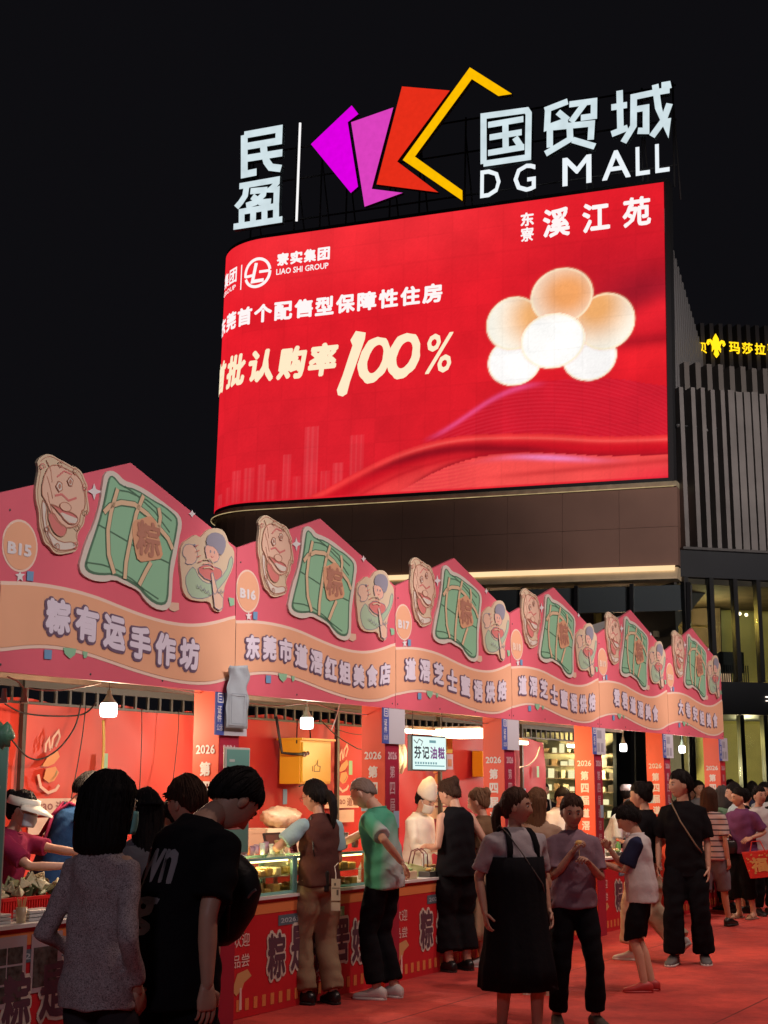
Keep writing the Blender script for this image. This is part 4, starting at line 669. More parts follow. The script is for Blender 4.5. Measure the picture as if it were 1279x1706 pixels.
    q.box(fr, 0, SW, 2.27, 2.29, -2.105, -2.075); q.build('roof_lattice', M_steel, root)
    # counter with its printed front
    cf = Fr(BRD(x0, 0, -.13), TU, UP); a0, a1 = (.14, SW-.14) if i else (-.2, SW-.14)
    q = MB(); q.box(cf, a0, a1, 0, .80, -.60, 0); ct = q.build('counter', M_redp, root)
    q = MB(); q.box(cf, a0-.01, a1+.01, .803, .825, -.72, .03); q.build('counter_top', M_top, ct)
    q = MB(); q.box(cf, a0+.003, a1-.003, .70, .775, .0005, .003, 0); q.build('orange_strip', mat('strip orange', (.70, .24, .08), .5), ct)
    x = a0+.05
    while x < a1-.05: q = MB(); q.box(cf, x, x+.045, .05, .13, .0005, .003); q.build('checker_print', mat('strip orange'), ct); x += .105
    q = MB(); put(q, '欢迎', cf, a0+.10, .49, .20, .095, .004, .01, 0, None); put(q, '品尝', cf, a0+.10, .35, .20, .09, .004, .01, 0, None)
    put(q, 'DAO JIAO', cf, a0+.98, .165, .30, .04, .004, .01, 0, None); q.box(cf, a0+.95, a0+1.3, .145, .15, .003, .004)
    q.build('lettering', mat('print pinkwhite', (.78, .60, .56), .5), ct)
    q = MB(); bw = .235
    for k, ch in enumerate('粽是香罟好'): 
        xx = a0+.52+k*.30-.03*(k == 4); yy = .22+.03*(k % 2)
        if xx+bw > a1: break
        put(q, ch, cf, xx, yy, bw, .34, .0035, .105, 0, .05); put(q, ch, cf, xx, yy, bw, .34, .0085, .038, 1, .05)
    q.build('lettering', [M_whz, M_purd], ct)
    q = MB(); q.box(cf, a0+.66, a0+1.12, .60, .675, .003, .0045, 0); q.box(cf, a0+1.32, a0+1.58, .595, .68, .003, .0045, 1)
    put(q, '2026道滘', cf, a0+.69, .615, .40, .045, .0055, .02, 2, None); put(q, '品大集', cf, a0+1.35, .61, .20, .055, .0055, .02, 3, None)
    q.build('label_print', [mat('label slate', (.10, .16, .20), .5), mat('label green', (.18, .40, .16), .5), mat('label text', (.45, .55, .6), .5), mat('label text2', (.6, .75, .5), .5)], ct)
    q = MB(); q.prism(cf, [(a0+.10, .20), (a0+.16, .31), (a0+.28, .33), (a0+.33, .28), (a0+.24, .24), (a0+.22, .20), (a0+.15, .16)], .003, .0045, 0)
    q.prism(cf, [(a0+.185, .06), (a0+.19, .21), (a0+.21, .21), (a0+.215, .06)], .0048, .006, 1); q.build('figure_print', [mat('figure gold', (.62, .38, .16), .5), mat('print pinkwhite')], ct)
# banners behind the stalls
def backcloth(i, x0, x1, z1, d, m_, logo=True, lab=''):
    fr = Fr(RW(T0, d, 0), TU, UP); q = MB(); nx, nz = 56, 24; vs = []
    for a in range(nx+1):
        for b in range(nz+1):
            x = x0+(x1-x0)*a/nx; z = z1*b/nz
            w = .022*math.sin(x*3.1+.6*z)+.012*math.sin(x*7.3-z*4)+.010*math.sin((x+z)*9)*(z/z1)
            vs.append(fr(x, z+(.02*math.cos(x*5.4) if b == nz else 0), w))
    q.add(vs, [(a*(nz+1)+b, (a+1)*(nz+1)+b, (a+1)*(nz+1)+b+1, a*(nz+1)+b+1) for a in range(nx) for b in range(nz)])
    root = thing('banner', RW(T0+(x0+x1)/2, d, 0), lab, 'banner', 'red cloths hung behind the stalls')
    cl = q.build('cloth', m_, root, smooth=True)
    if logo:
        for lx in logo:
            q = MB(); c = .055; Lz = 1.43; f0 = fr; fr = (lambda a, b, c_, f0=f0, L=lx: f0(L+(a-L)*.86, 1.43+(b-1.43)*.80, c_))
            def lf(P, w=.035, mi=0): q.stroke(fr, P, w, c, c+.004, mi)
            Lx = lx
            lf([(Lx+.02, Lz+.62), (Lx+.03, Lz+.72), (Lx+.10, Lz+.80), (Lx+.12, Lz+.74), (Lx+.07, Lz+.64)], .022, 0); lf([(Lx-.06, Lz+.58), (Lx-.06, Lz+.66), (Lx-.02, Lz+.72), (Lx+.0, Lz+.60)], .022, 0)
            q.prism(fr, [(Lx-.10, Lz+.44), (Lx-.02, Lz+.54), (Lx+.10, Lz+.60), (Lx+.13, Lz+.54), (Lx+.06, Lz+.47), (Lx-.02, Lz+.44)], c, c+.004, 1)
            q.prism(fr, [(Lx-.07, Lz+.32), (Lx-.04, Lz+.42), (Lx+.08, Lz+.44), (Lx+.13, Lz+.38), (Lx+.07, Lz+.30), (Lx+.0, Lz+.28)], c, c+.004, 1)
            lf([(Lx+.02, Lz+.30), (Lx+.08, Lz+.35), (Lx+.10, Lz+.40)], .018, 2)
            lf([(Lx-.14, Lz+.36), (Lx-.10, Lz+.24), (Lx, Lz+.18), (Lx+.10, Lz+.21), (Lx+.14, Lz+.26)], .03, 0)
            q.build('logo_print', [mat('logo pale', (.75, .50, .42), .6), mat('logo orange', (.72, .30, .12), .6), mat('logo green', (.30, .38, .20), .6)], cl)
            fr = f0; q = MB(); q.box(fr, Lx-.34, Lx+.34, Lz-.03, Lz+.10, c-.003, c, 1); q.box(fr, Lx-.20, Lx+.24, Lz-.18, Lz-.05, c-.003, c, 1)
            put(q, 'Daojiao', fr, Lx-.32, Lz-.015, .38, .10, c+.003, .02, 0, None); put(q, '道滘', fr, Lx+.09, Lz-.01, .22, .09, c+.003, .02, 0, None); put(q, '粽香', fr, Lx-.10, Lz-.15, .22, .07, c+.003, 0, 1, None)
            q.build('lettering', [mat('logo dark', (.30, .12, .12), .6), mat('logo pale2', (.72, .55, .48), .6)], cl)
            q = MB(); q.tube([fr(Lx+.62+.045*math.cos(a), .86+.05*math.sin(a), c) for a in np.linspace(-.6, 3.74, 14)]+[fr(Lx+.62, .74, c), fr(Lx+.656, .832, c)], .011, 6); q.box(fr, Lx+.72, Lx+1.05, .84, .87, c, c+.003); put(q, 'DAO JIAO', fr, Lx+.72, .885, .3, .05, c+.003, .01, 0, None)
            for k, ch in enumerate('粽是'): put(q, ch, fr, Lx+.55+k*.32, .40, .26, .26, c+.003, .06, 0, None)
            q.build('pin_print', mat('logo pale2'), cl)
    q = MB(); q.box(fr, x0+.35*(x1-x0), x0+.35*(x1-x0)+.07, 1.45, 1.6, .05, .053, 0); q.box(fr, x0+.72*(x1-x0), x0+.72*(x1-x0)+.07, 1.75, 1.9, .05, .053, 1); q.build('confetti_print', [M_blue, M_gr], cl)
    return root
backcloth(0, -.6, 4.74, 2.30, 8.22, M_red2, (2.62,), 'orange-lit red cloth with a leaf logo behind the nearest stall')
backcloth(1, 4.78, 8.12, 2.32, 8.24, mat('banner red deep', (.56, .026, .024), .55, bump=.25, bscale=1.6, var=.12, vscale=.7), (7.05,), 'red cloth carrying the yellow box, behind the second stall')
backcloth(2, 8.16, 10.95, 2.3, 8.24, mat('banner deep red', (.46, .022, .045), .55, bump=.2, bscale=1.6), (9.15,), 'deep red cloth partly behind the lit white hanging sign')
backcloth(3, 11.1, 12.28, 2.25, 8.2, mat('banner deep red'), False, 'narrow deep red cloth hanging behind the fourth stall')
# bulbs
def bulb(u, z, d, power, color, label, r=.047, drop=.2):
    p = RW(T0+u, d, z); o = thing('light_bulb', p, label, 'bulb', 'white bulbs hanging in the stalls'); fr = Fr(p, TU, UP)
    q = MB(); q.rings([(p+UP*(.0-.055), .030, .030, TU, TD), (p+UP*-.050, r*.92, r*.92, TU, TD), (p+UP*-.02, r, r, TU, TD), (p+UP*.03, r, r, TU, TD), (p+UP*.045, r*.9, r*.9, TU, TD)], 16); q.build('globe', M_glowb, o, True)
    q = MB(); q.rings([(p+UP*.046, r*.9, r*.9, TU, TD), (p+UP*.075, r*.55, r*.55, TU, TD), (p+UP*.11, .016, .016, TU, TD), (p+UP*.14, .014, .014, TU, TD)], 14); q.tube([p+UP*.13, p+UP*(.14+drop)+TU*.02], .006, 6); q.build('collar', M_collar, o, True)
    l = lamp('POINT', p-UP*.13, power, color, .06, name='bulb_light'); l.parent = None
    return o
WW = (1, .80, .58)
# coordinates solved from the photograph for d = 7.05
def solve(px, py, d):
    x = (px-639.5)/FPX; y = (853-py)/FPX; r = Vector((x, math.cos(PITCH)-math.sin(PITCH)*y, math.sin(PITCH)+math.cos(PITCH)*y))
    s = d/r.dot(TD); p = r*s; return p.dot(TU)-T0, p.z+EYE
u, z = solve(181, 1182, 6.9); bulb(u, z, 6.9, 72, (1, .72, .46), 'glaring white bulb in the nearest stall, left of the photo', .062)
u, z = solve(511, 1204, 6.9); bulb(u, z, 6.9, 72, (1, .86, .68), 'white bulb with green collar above the yellow electric box', .058)
u, z = solve(1038, 1245, 6.9); bulb(u, z, 6.9, 45, (1, .84, .66), 'white bulb nearest the fourth printed post, in the fifth stall')
u, z = solve(1092, 1248, 7.1); bulb(u, z, 7.1, 30, (1, .84, .66), 'second white bulb of the fifth stall, beside its right post')
u, z = solve(1136, 1248, 6.9); bulb(u, z, 6.9, 45, (1, .84, .70), 'white bulb in the farthest stall of the row')
# square lamp and tubes of stalls three and four
u, z = solve(782, 1224, 6.9); p = RW(T0+u, 6.9, z)
o = thing('panel_lamp', p, 'flat warm square lamp glaring under the third stall roof', 'lamp'); fr = Fr(p, TU, TD)
q = MB(); q.box(fr, -.33, .33, -.30, .30, .055, .075); q.build('housing', mat('lamp housing', (.8, .75, .65), .4), o)
q = MB(); q.box(fr, -.31, .31, -.28, .28, -.03, .053); q.build('glowing_panel', emat('panel lamp glow', (1, .84, .56), 5), o)
lamp('POINT', p-UP*.15, 80, (1, .62, .26), .2)
for (px, py, L, lab, pw) in ((700, 1219, .55, 'warm tube lamp above the lit hanging sign', 12), (852, 1236, .8, 'warm tube lamp under the roof of the fourth stall, left', 35), (960, 1243, .5, 'short warm tube lamp beside the fourth post', 35)):
    u, z = solve(px, py, 6.85); p = RW(T0+u, 6.85, z); o = thing('tube_lamp', p, lab, 'lamp')
    q = MB(); q.tube([p-TU*L/2, p+TU*L/2], .024, 8); q.build('tube', emat('tube glow', (1, .86, .58), 5), o)
    q = MB(); q.box(Fr(p, TU, UP), -L/2, L/2, .02, .05, -.02, .02); q.build('fitting', mat('lamp housing'), o); lamp('POINT', p-UP*.12, pw, (1, .58, .24), .15)

from mathutils.bvhtree import BVHTree
# ================================================================== PEOPLE
def skin(n, c): return mat(n, c, .5, var=.08, vscale=9, bump=.06, bscale=60)
SK = skin('skin', (.56, .32, .22)); SKD = skin('skin deep', (.44, .24, .165)); LIP = mat('lips', (.38, .10, .09), .4); DARK = mat('eye dark', (.012, .009, .008), .35); EYEW = mat('eye white', (.38, .33, .31), .4)
def hairm(n, c):
    if n in MATS: return MATS[n]
    m = mat(n, c, .6, spec=.12); nt = m.node_tree; p = nt.nodes['Principled BSDF']; tc = nt.nodes.new('ShaderNodeTexCoord'); mp = nt.nodes.new('ShaderNodeMapping'); mp.inputs['Scale'].default_value = (150, 150, 9)
    nz = nt.nodes.new('ShaderNodeTexNoise'); nz.inputs['Scale'].default_value = 1; nz.inputs['Detail'].default_value = 3; b = nt.nodes.new('ShaderNodeBump'); b.inputs['Strength'].default_value = .7; b.inputs['Distance'].default_value = .01
    nt.links.new(tc.outputs['Object'], mp.inputs[0]); nt.links.new(mp.outputs[0], nz.inputs['Vector']); nt.links.new(nz.outputs['Fac'], b.inputs['Height']); nt.links.new(b.outputs[0], p.inputs['Normal']); return m
HB = hairm('black hair', (.010, .008, .008)); HBR = hairm('brown hair', (.055, .028, .018)); HLB = hairm('light brown hair', (.16, .085, .045))
def fab(n, c, bump=.25, sc=22, rough=.95): return mat(n, c, rough, bump=bump, bscale=sc, var=.08, vscale=6, spec=.12)
def polish(verts, faces, voxel, smooth, name):
    me = bpy.data.meshes.new('tmp'); me.from_pydata(verts, [], faces); o = bpy.data.objects.new('tmp', me); COL.objects.link(o)
    r = o.modifiers.new('r', 'REMESH'); r.mode = 'VOXEL'; r.voxel_size = voxel
    if smooth: s = o.modifiers.new('s', 'SMOOTH'); s.factor = .6; s.iterations = smooth
    dg = bpy.context.evaluated_depsgraph_get(); me2 = bpy.data.meshes.new_from_object(o.evaluated_get(dg))
    n = len(me2.vertices); v = np.empty(n*3); me2.vertices.foreach_get('co', v); v = v.reshape(-1, 3); nr = np.empty(n*3); me2.vertices.foreach_get('normal', nr); nr = nr.reshape(-1, 3)
    f = [tuple(p.vertices) for p in me2.polygons]; bpy.data.objects.remove(o); bpy.data.meshes.remove(me); bpy.data.meshes.remove(me2); return v, nr, f
def wrinkle(v, nr, amp, seed, sc=1., dirv=(0, 0, 1)):
    a = seed*1.7; x, y, z = v[:, 0]*sc, v[:, 1]*sc, v[:, 2]*sc
    wx = .6*np.sin(9*z+a)+.5*np.sin(14*y+a*2); wz = .8*np.sin(7*x+a)+.6*np.sin(6*y-a)
    d = .40*np.sin(26*z+5*wx+3*wz+11*x)+.30*np.sin(31*(x+.6*z)+4*wz+a*3)+.35*np.sin(15*(y-.5*z)+3*wx+a)+.2*np.sin(53*(z-.4*x)+5*wz)
    return v+nr*(amp*d)[:, None]
def mesh_obj(name, v, f, mats, parent, mi=None):
    me = bpy.data.meshes.new(name); me.from_pydata(v.tolist() if hasattr(v, 'tolist') else v, [], f)
    for m in (mats if isinstance(mats, (list, tuple)) else [mats]): me.materials.append(m)
    if mi is not None: me.polygons.foreach_set('material_index', mi)
    me.polygons.foreach_set('use_smooth', [True]*len(me.polygons)); me.update()
    o = bpy.data.objects.new(name, me); COL.objects.link(o); o.parent = parent; return o
def rotx(a): return Matrix.Rotation(a, 3, 'X')
def rotz(a): return Matrix.Rotation(a, 3, 'Z')
V = Vector
def ik(S, T, l1, l2, pole):
    d = T-S; L = d.length; L2 = min(max(L, abs(l1-l2)+.01), (l1+l2)*.999); u = d.normalized() if L > 1e-6 else V((0, 0, -1)); T = S+u*L2
    c = (l1*l1+L2*L2-l2*l2)/(2*l1*L2); s = math.sqrt(max(0, 1-c*c)); pl = V(pole); pl = pl-u*pl.dot(u); pl = pl.normalized() if pl.length > 1e-5 else u.orthogonal().normalized()
    return S+u*(l1*c)+pl*(l1*s), T
def hand(mb, W, D, Nn, k, side, curl=.35, mi=0):
    """palm plus five fingers; D along the hand, Nn the palm's normal, side=+1 right hand"""
    D = D.normalized(); Nn = (Nn-D*Nn.dot(D)).normalized(); X = D.cross(Nn)*side; s = k
    rs = []
    for t, w, h in ((-.01, .024, .018), (.02, .032, .016), (.055, .041, .014), (.085, .040, .012), (.095, .034, .009)): rs.append((W+D*t*s, w*s, h*s, X, Nn, 2.6))
    mb.rings(rs, 12, mi)
    for i, (ox, L, r) in enumerate(((.030, .070, .0085), (.010, .078, .0088), (-.010, .073, .0085), (-.029, .056, .0075))):
        p = W+D*.082*s+X*ox*s; a = .05+curl*.5; pts = [p-D*.012*s]; rd = [r*s]; dd = D.copy()
        q = p.copy(); pts.append(q.copy()); rd.append(r*s)
        for fr_ in (.45, .30, .25):
            dd = (D*math.cos(a)+Nn*math.sin(a)+X*ox*1.2*(1-curl)).normalized(); q = q+dd*L*fr_*s; pts.append(q.copy()); rd.append(r*s*(.95 if fr_ > .3 else .82)); a += curl*(.9+.1*i)
        mb.tube(pts, rd, 7, mi, True, True)
    p = W+D*.022*s+X*.026*s; d1 = (D*.6+X*.75+Nn*.35).normalized(); d2 = (D*.85+X*.25+Nn*(.4+curl*.5)).normalized()
    mb.tube([p-X*.010*s, p+d1*.030*s, p+d1*.030*s+d2*.030*s, p+d1*.030*s+d2*.054*s], [.012*s, .0115*s, .0098*s, .0085*s], 7, mi, True, True)
def head_geo(mb, C, X, Y, Z, k, fem):
    def fn(v, p):
        x, y, z = v; az = math.atan2(x, y); px, py, pz = x*.073, y*.093, z*.113
        front = max(0, y)
        if z < 0:
            px *= 1-(.30 if fem else .22)*(-z)**1.4; 
            if y < 0: py *= 1-.40*(-z)**1.2
            else: py *= 1-.06*(-z)
        r = 0
        ga = math.exp(-(az/.17)**2)
        if -.42 < z < .12: tpr = (1-(z+.30)/.42) if z > -.30 else (1-(-.30-z)/.12); r += .024*ga*max(0, min(1, tpr))
        r -= .009*math.exp(-((abs(az)-.40)/.17)**2-((z-.06)/.10)**2)
        r += .004*math.exp(-(az/.5)**2-((z-.22)/.08)**2)
        r += .0055*math.exp(-(az/.26)**2-((z+.52)/.07)**2) - .003*math.exp(-(az/.26)**2-((z+.66)/.05)**2)
        r += .008*math.exp(-(az/.33)**2-((z+.86)/.12)**2)
        r += .004*math.exp(-((abs(az)-.62)/.2)**2-((z+.15)/.15)**2)
        if front <= 0: r = 0
        return (px+x*r*.8, py+y*r+(.006*front if z < -.6 else 0), pz)
    n0 = len(mb.v); f0 = len(mb.f); mb.ball(C, k, k, k, X, Y, Z, 44, 30, 0, lambda v, p: tuple(c*k for c in fn(v, p)))
    for i in range(f0, len(mb.f)):
        c = sum((V(mb.v[j]) for j in mb.f[i]), V())/len(mb.f[i])-C; lx, ly, lz = c.dot(X)/k, c.dot(Y)/k, c.dot(Z)/k
        if ly > .05 and abs(lx) < .024 and -.066 < lz < -.052: mb.m[i] = 1
    for s in (-1, 1):
        e = C+X*(s*.031*k)+Y*(.0755*k)+Z*(.006*k)
        mb.ball(e, .0105*k, .0105*k, .0062*k, X, Y, Z, 10, 7, 3); mb.ball(e+Y*.0075*k, .0058*k, .005*k, .0065*k, X, Y, Z, 8, 6, 2)
        mb.tube([C+X*(s*.016*k)+Y*.0885*k+Z*.026*k, C+X*(s*.032*k)+Y*.085*k+Z*.031*k, C+X*(s*.048*k)+Y*.074*k+Z*.026*k], [.0028*k, .0034*k, .002*k], 5, 2)
        mb.ball(C+X*(s*.074*k)-Y*.004*k-Z*.008*k, .010*k, .019*k, .031*k, X, Y, Z, 10, 8, 0)
def hair_geo(style, C, X, Y, Z, k, seed, lod=1.):
    q = MB(); r = random.Random(seed)
    def cap(rx, ry, rz, oy, oz, cut, tap=.11):     # cut(y) = lower limit of the hair in head space
        def fn(v, p):
            x, y, z = v[0]*rx, v[1]*ry, v[2]*rz; w = 1+.025*math.sin(9*v[0]+seed)+.02*math.sin(14*v[1]+7*v[2]+seed)
            x, y, z = x*w, y*w+oy, z*w+oz; az = math.atan2(x, y); ct = cut(y)+.007*math.sin(az*11+seed)+.005*math.sin(az*23+seed*2); t = min(1, max(0, (z-ct)/.045)); g_ = 1-tap*(1-t)*(1-t); return (x*g_*k, (y*g_+oy*(1-g_)*0)*k, max(z, ct)*k)
        q.ball(C, 1, 1, 1, X, Y, Z, 30, 22, 0, fn)
    L = lambda y0, z0, y1, z1: (lambda y: z0+(z1-z0)*min(1, max(0, (y-y0)/(y1-y0))))
    P = lambda x, y, z: C+X*x*k+Y*y*k+Z*z*k
    if style in ('short', 'crop', 'cap'): cap(.084, .107, .125, -.014, .010, L(-.09, -.075, .06, .045))
    if style == 'messy':
        cap(.089, .112, .130, -.014, .012, L(-.09, -.06, .06, .045))
        for i in range(46):
            a = r.uniform(0, 6.28); e = r.uniform(.2, 1.4); d = X*math.cos(a)*math.cos(e)+Y*(math.sin(a)*math.cos(e)-.1)+Z*math.sin(e); b = C+V(d*.100*k); q.tube([b-d*.02*k, b+d*.012*k+X*r.uniform(-.02, .02)*k, b+d*.024*k+X*r.uniform(-.03, .03)*k-Z*.008*k], [.013*k, .010*k, .003*k], 5)
    if style == 'buzz': cap(.0765, .099, .118, -.006, .003, L(-.09, -.06, .05, .062), .05)
    if style in ('pony', 'bun', 'long', 'longwavy'): cap(.083, .106, .124, -.012, .010, L(-.09, -.085, .062, .052))
    if style == 'pony':
        q.tube([P(0, -.095, .02), P(0, -.135, -.01), P(.004, -.15, -.07), P(.006, -.14, -.15), P(0, -.125, -.22), P(0, -.115, -.27)], [.02*k, .030*k, .034*k, .030*k, .020*k, .006*k], 12)
    if style == 'bun':
        q.ball(P(0, -.095, .065), .046*k, nu=14, nv=10); q.ball(P(.02, -.10, .09), .03*k, nu=10, nv=8); q.ball(P(-.03, -.09, .04), .03*k, nu=10, nv=8)
    if style in ('bob',):
        cap(.094, .112, .130, -.016, .008, L(-.10, -.03, .06, .050))
        rs = []
        for t, rx, ry, oy in ((.07, .088, .095, -.022), (.02, .096, .098, -.026), (-.04, .101, .094, -.032), (-.09, .104, .090, -.034), (-.135, .103, .086, -.034), (-.165, .094, .078, -.036), (-.175, .07, .06, -.036)): rs.append((P(0, oy, t), rx*k, ry*k, X, Y, 2.3))
        q.rings(rs, 30)
    if style in ('long', 'longwavy'):
        rs = []; wv = .012 if style == 'longwavy' else 0; LN = .42 if style == 'long' else .36
        for i in range(12):
            t = i/11; z = .05-LN*t; rs.append((P(wv*math.sin(i*1.9), -.045-.02*t, z), (.088+.012*math.sin(3.1*t))*k*(1-.3*t), (.068+.0*t)*k*(1-.25*t), X, Y, 2.2))
        q.rings(rs, 26)
    if style == 'twintail': pass
    if style == 'kid': cap(.088, .110, .124, -.012, .010, L(-.09, -.07, .06, .035))
    v, nr, f = polish(q.v, q.f, .0085*k*lod, 2, 'h'); 
    rel = v-np.array(C); th = np.arctan2(rel@np.array(X), rel@np.array(Y)); v = v+nr*(.0024*k*np.sin(th*34+seed+rel[:, 2]*12)+.0018*k*np.sin(th*71+rel[:, 2]*25))[:, None]
    if style != 'buzz':                       # loose locks lying over the hair
        bv = BVHTree.FromPolygons([tuple(p) for p in v], f); m = MB(); m.v = v.tolist(); m.f = f; m.m = [0]*len(f)
        for i in range(int((110 if style in ('bob', 'long', 'short', 'messy') else 90)/lod)):
            a0 = r.uniform(0, 6.283); e0 = r.uniform(.5, 1.45); a1 = a0+r.uniform(-.25, .25); e1 = r.uniform(-.75, .5); pts = []
            for t in range(8):
                s_ = t/7; a_ = a0+(a1-a0)*s_; e_ = e0+(e1-e0)*s_; dd = X*math.sin(a_)*math.cos(e_)+Y*math.cos(a_)*math.cos(e_)+Z*math.sin(e_)
                hit = bv.ray_cast(C+dd*.6*k, -dd, .55*k)
                if hit[0] is None or (hit[0]-C).length < .078*k: break
                pts.append(hit[0]+dd*.0012*k)
            if len(pts) > 3:
                if r.random() < .35: pts.append(pts[-1]+(pts[-1]-pts[-2])*.7+X*r.uniform(-.008, .008)*k)
                n_ = len(pts); m.tube(pts, [(.0012+.0020*math.sin(math.pi*(i_+.4)/n_))*k for i_ in range(n_)], 4)
        return m.v, m.f
    return v, f
DOWN = ('down',)
def person(loc, face, H, label, sk=None, hair=('short', None), head=(0, 0), lean=0., bld=1., la=None, ra=None, feet=None, top=None, bot=None, shoes=None, sleeve=None, over=None,
           fem=False, extras=(), group=None, hcurl=(.35, .35), hipshift=0., headfwd=0., seed=0, twist=0.):
    """top: (material, kind, hem z, sleeve fraction, looseness); bot: (kind, material, length z, width); arms: wrist targets in body space (metres for a 1.65 m figure)"""
    k = H/1.65; sk = sk or SK; bld = bld*.92; lod = 1.0 if math.hypot(loc[0], loc[1]) < 14.5 else 1.5; seed = seed or int(abs(loc[0]*37+loc[1]*91)) % 97+1
    root = thing('person', (loc[0], loc[1], loc[2] if len(loc) > 2 else 0.0), label, 'person', group, -R(face)); Z0 = .93*k
    def U(p):
        p = V(p)*k; 
        if p.z <= Z0: return p+V((0, 0, 0))
        f = min(1, (p.z-Z0)/(.22*k)); f = f*f*(3-2*f); a = -lean*f; c = V((0, 0, Z0)); q = p-c; q = rotx(a) @ q; q = rotz(-twist*f) @ q; return c+q
    Ru = rotz(-twist) @ rotx(-lean); UX, UY, UZ = Ru @ V((1, 0, 0)), Ru @ V((0, 1, 0)), Ru @ V((0, 0, 1))
    def ax(z):
        f = min(1, max(0, (z*k-Z0)/(.22*k))); f = f*f*(3-2*f); M = rotz(-twist*f) @ rotx(-lean*f); return M @ V((1, 0, 0)), M @ V((0, 1, 0))
    b = bld
    # skeleton
    feet = feet or ((-.10, 0, 0, .12), (.10, .02, 0, .12)); hips = [V((-.088*b*k+hipshift, 0, .875*k)), V((.088*b*k+hipshift, 0, .875*k))]
    legs = []
    for hp, ft in zip(hips, feet):
        ank = V((ft[0]*k, ft[1]*k-.02*k, (.085+ft[2])*k)); ye = ft[3] if len(ft) > 3 else .1; pitch = ft[4] if len(ft) > 4 else 0
        kn, ank = ik(hp, ank, .415*k, .395*k, (ye*.5*(1 if ft[0] > 0 else -1), 1, .0)); legs.append((hp, kn, ank, ye*(1 if ft[0] > 0 else -1), pitch))
    arms = []
    for s, tgt, cu in ((-1, la, hcurl[0]), (1, ra, hcurl[1])):
        S = U((s*.162*b, -.005, 1.315)); pole = (s*.45, -.8, -.35); nrm = None
        if tgt is None: T = S+V((s*.055, .035, -.505))*k; nrm = V((-s, .1, 0))
        else:
            T = U(tgt[:3]); 
            if len(tgt) > 3: pole = tgt[3]
            if len(tgt) > 4: nrm = V(tgt[4])
        E, Wr = ik(S, T, .275*k, .245*k, pole); fv = (Wr-E).normalized(); arms.append((S, E, Wr, s, nrm if nrm is not None else (V((-s, .15, 0)) if abs(fv.z) > .7 else V((-s*.5, 0, -.8))), cu))
    # body
    q = MB(); 
    for z, rx, ry, oy in ((.80, .11, .085, 0), (.88, .155, .105, -.005), (.97, .145, .10, 0), (1.06, .128, .092, .004), (1.16, .138, .102, .006), (1.26, .155, .105, .0), (1.33, .150, .090, -.006), (1.375, .105, .065, -.010), (1.40, .062, .055, -.010)):
        pass
    tor = []
    for z, rx, ry, oy in ((.80, .11, .085, 0), (.88, .155, .105, -.005), (.97, .145, .10, 0), (1.06, .128, .092, .004), (1.16, .138, .102, .006), (1.26, .150, .105, .0), (1.31, .142, .088, -.006), (1.35, .105, .065, -.010), (1.385, .060, .052, -.010)):
        A, B_ = ax(z); tor.append((U((0, oy, z))+V((hipshift*(1 if z < 1 else 0), 0, 0)), rx*b*k, ry*b*k, A, B_, 2.3))
    q.rings(tor, 20)
    neck0 = U((0, -.012, 1.37)); yaw, pit = head; Rh = Ru @ rotz(-yaw) @ rotx(-pit)
    nk = U((0, .004+headfwd, 1.435)); HX, HY, HZ = Rh @ V((1, 0, 0)), Rh @ V((0, 1, 0)), Rh @ V((0, 0, 1)); HC = nk+HZ*.098*k+HY*.018*k
    q.tube([neck0, (neck0+nk)/2, nk+HZ*.03*k], [.058*k, .050*k*(.92 if fem else 1.08), .048*k], 12)
    for hp, kn, an, ye, pt in legs:
        q.tube([hp, hp*.5+kn*.5+V((0, .012*k, 0)), kn, kn*.62+an*.38-V((0, .016*k, 0)), an], [.083*b*k, .070*b*k, .051*b*k, .050*b*k, .036*k], 12, 0, True, True)
        fd = rotz(-ye) @ V((0, math.cos(pt), math.sin(pt))); fx = rotz(-ye) @ V((1, 0, 0)); fz = fx.cross(fd)
        rs = []
        for t, w, h, dz in ((-.055, .022, .03, -.045), (-.035, .034, .038, -.040), (.03, .036, .036, -.045), (.09, .042, .026, -.058), (.135, .040, .018, -.066), (.165, .026, .012, -.070)): rs.append((an+fd*t*k+fz*dz*k, w*k, h*k, fx, fz, 2.4))
        q.rings(rs, 12)
    for S, E, Wr, s, nrm, cu in arms:
        m_ = S*.5+E*.5; f_ = E*.65+Wr*.35; q.tube([S*.92+U((0, 0, 1.34))*.08, S, m_, E, f_, Wr], [.040*k, .050*b*k, .042*b*k, .035*b*k, .036*b*k, .024*k], 12, 0, True, True)
    v, nr, f = polish(q.v, q.f, .0135*k*lod, 2, 'b')
    h = MB(); h.v = v.tolist(); h.f = f; h.m = [0]*len(f)
    head_geo(h, HC, HX, HY, HZ, k*1.03, fem)
    for S, E, Wr, s, nrm, cu in arms: hand(h, Wr-(Wr-E).normalized()*.006*k, (Wr-E), nrm, k*.93, s, cu)
    mesh_obj('body', h.v, h.f, [sk, LIP, DARK, EYEW], root, h.m)
    if hair[0]:
        hv, hf = hair_geo(hair[0], HC, HX, HY, HZ, k*1.045, seed, lod); mesh_obj('hair', hv, hf, hair[1] or HB, root)
    # clothes
    info = dict(root=root, U=U, HC=HC, HX=HX, HY=HY, HZ=HZ, k=k, arms=arms, legs=legs, ax=ax, b=b, M=Ru)
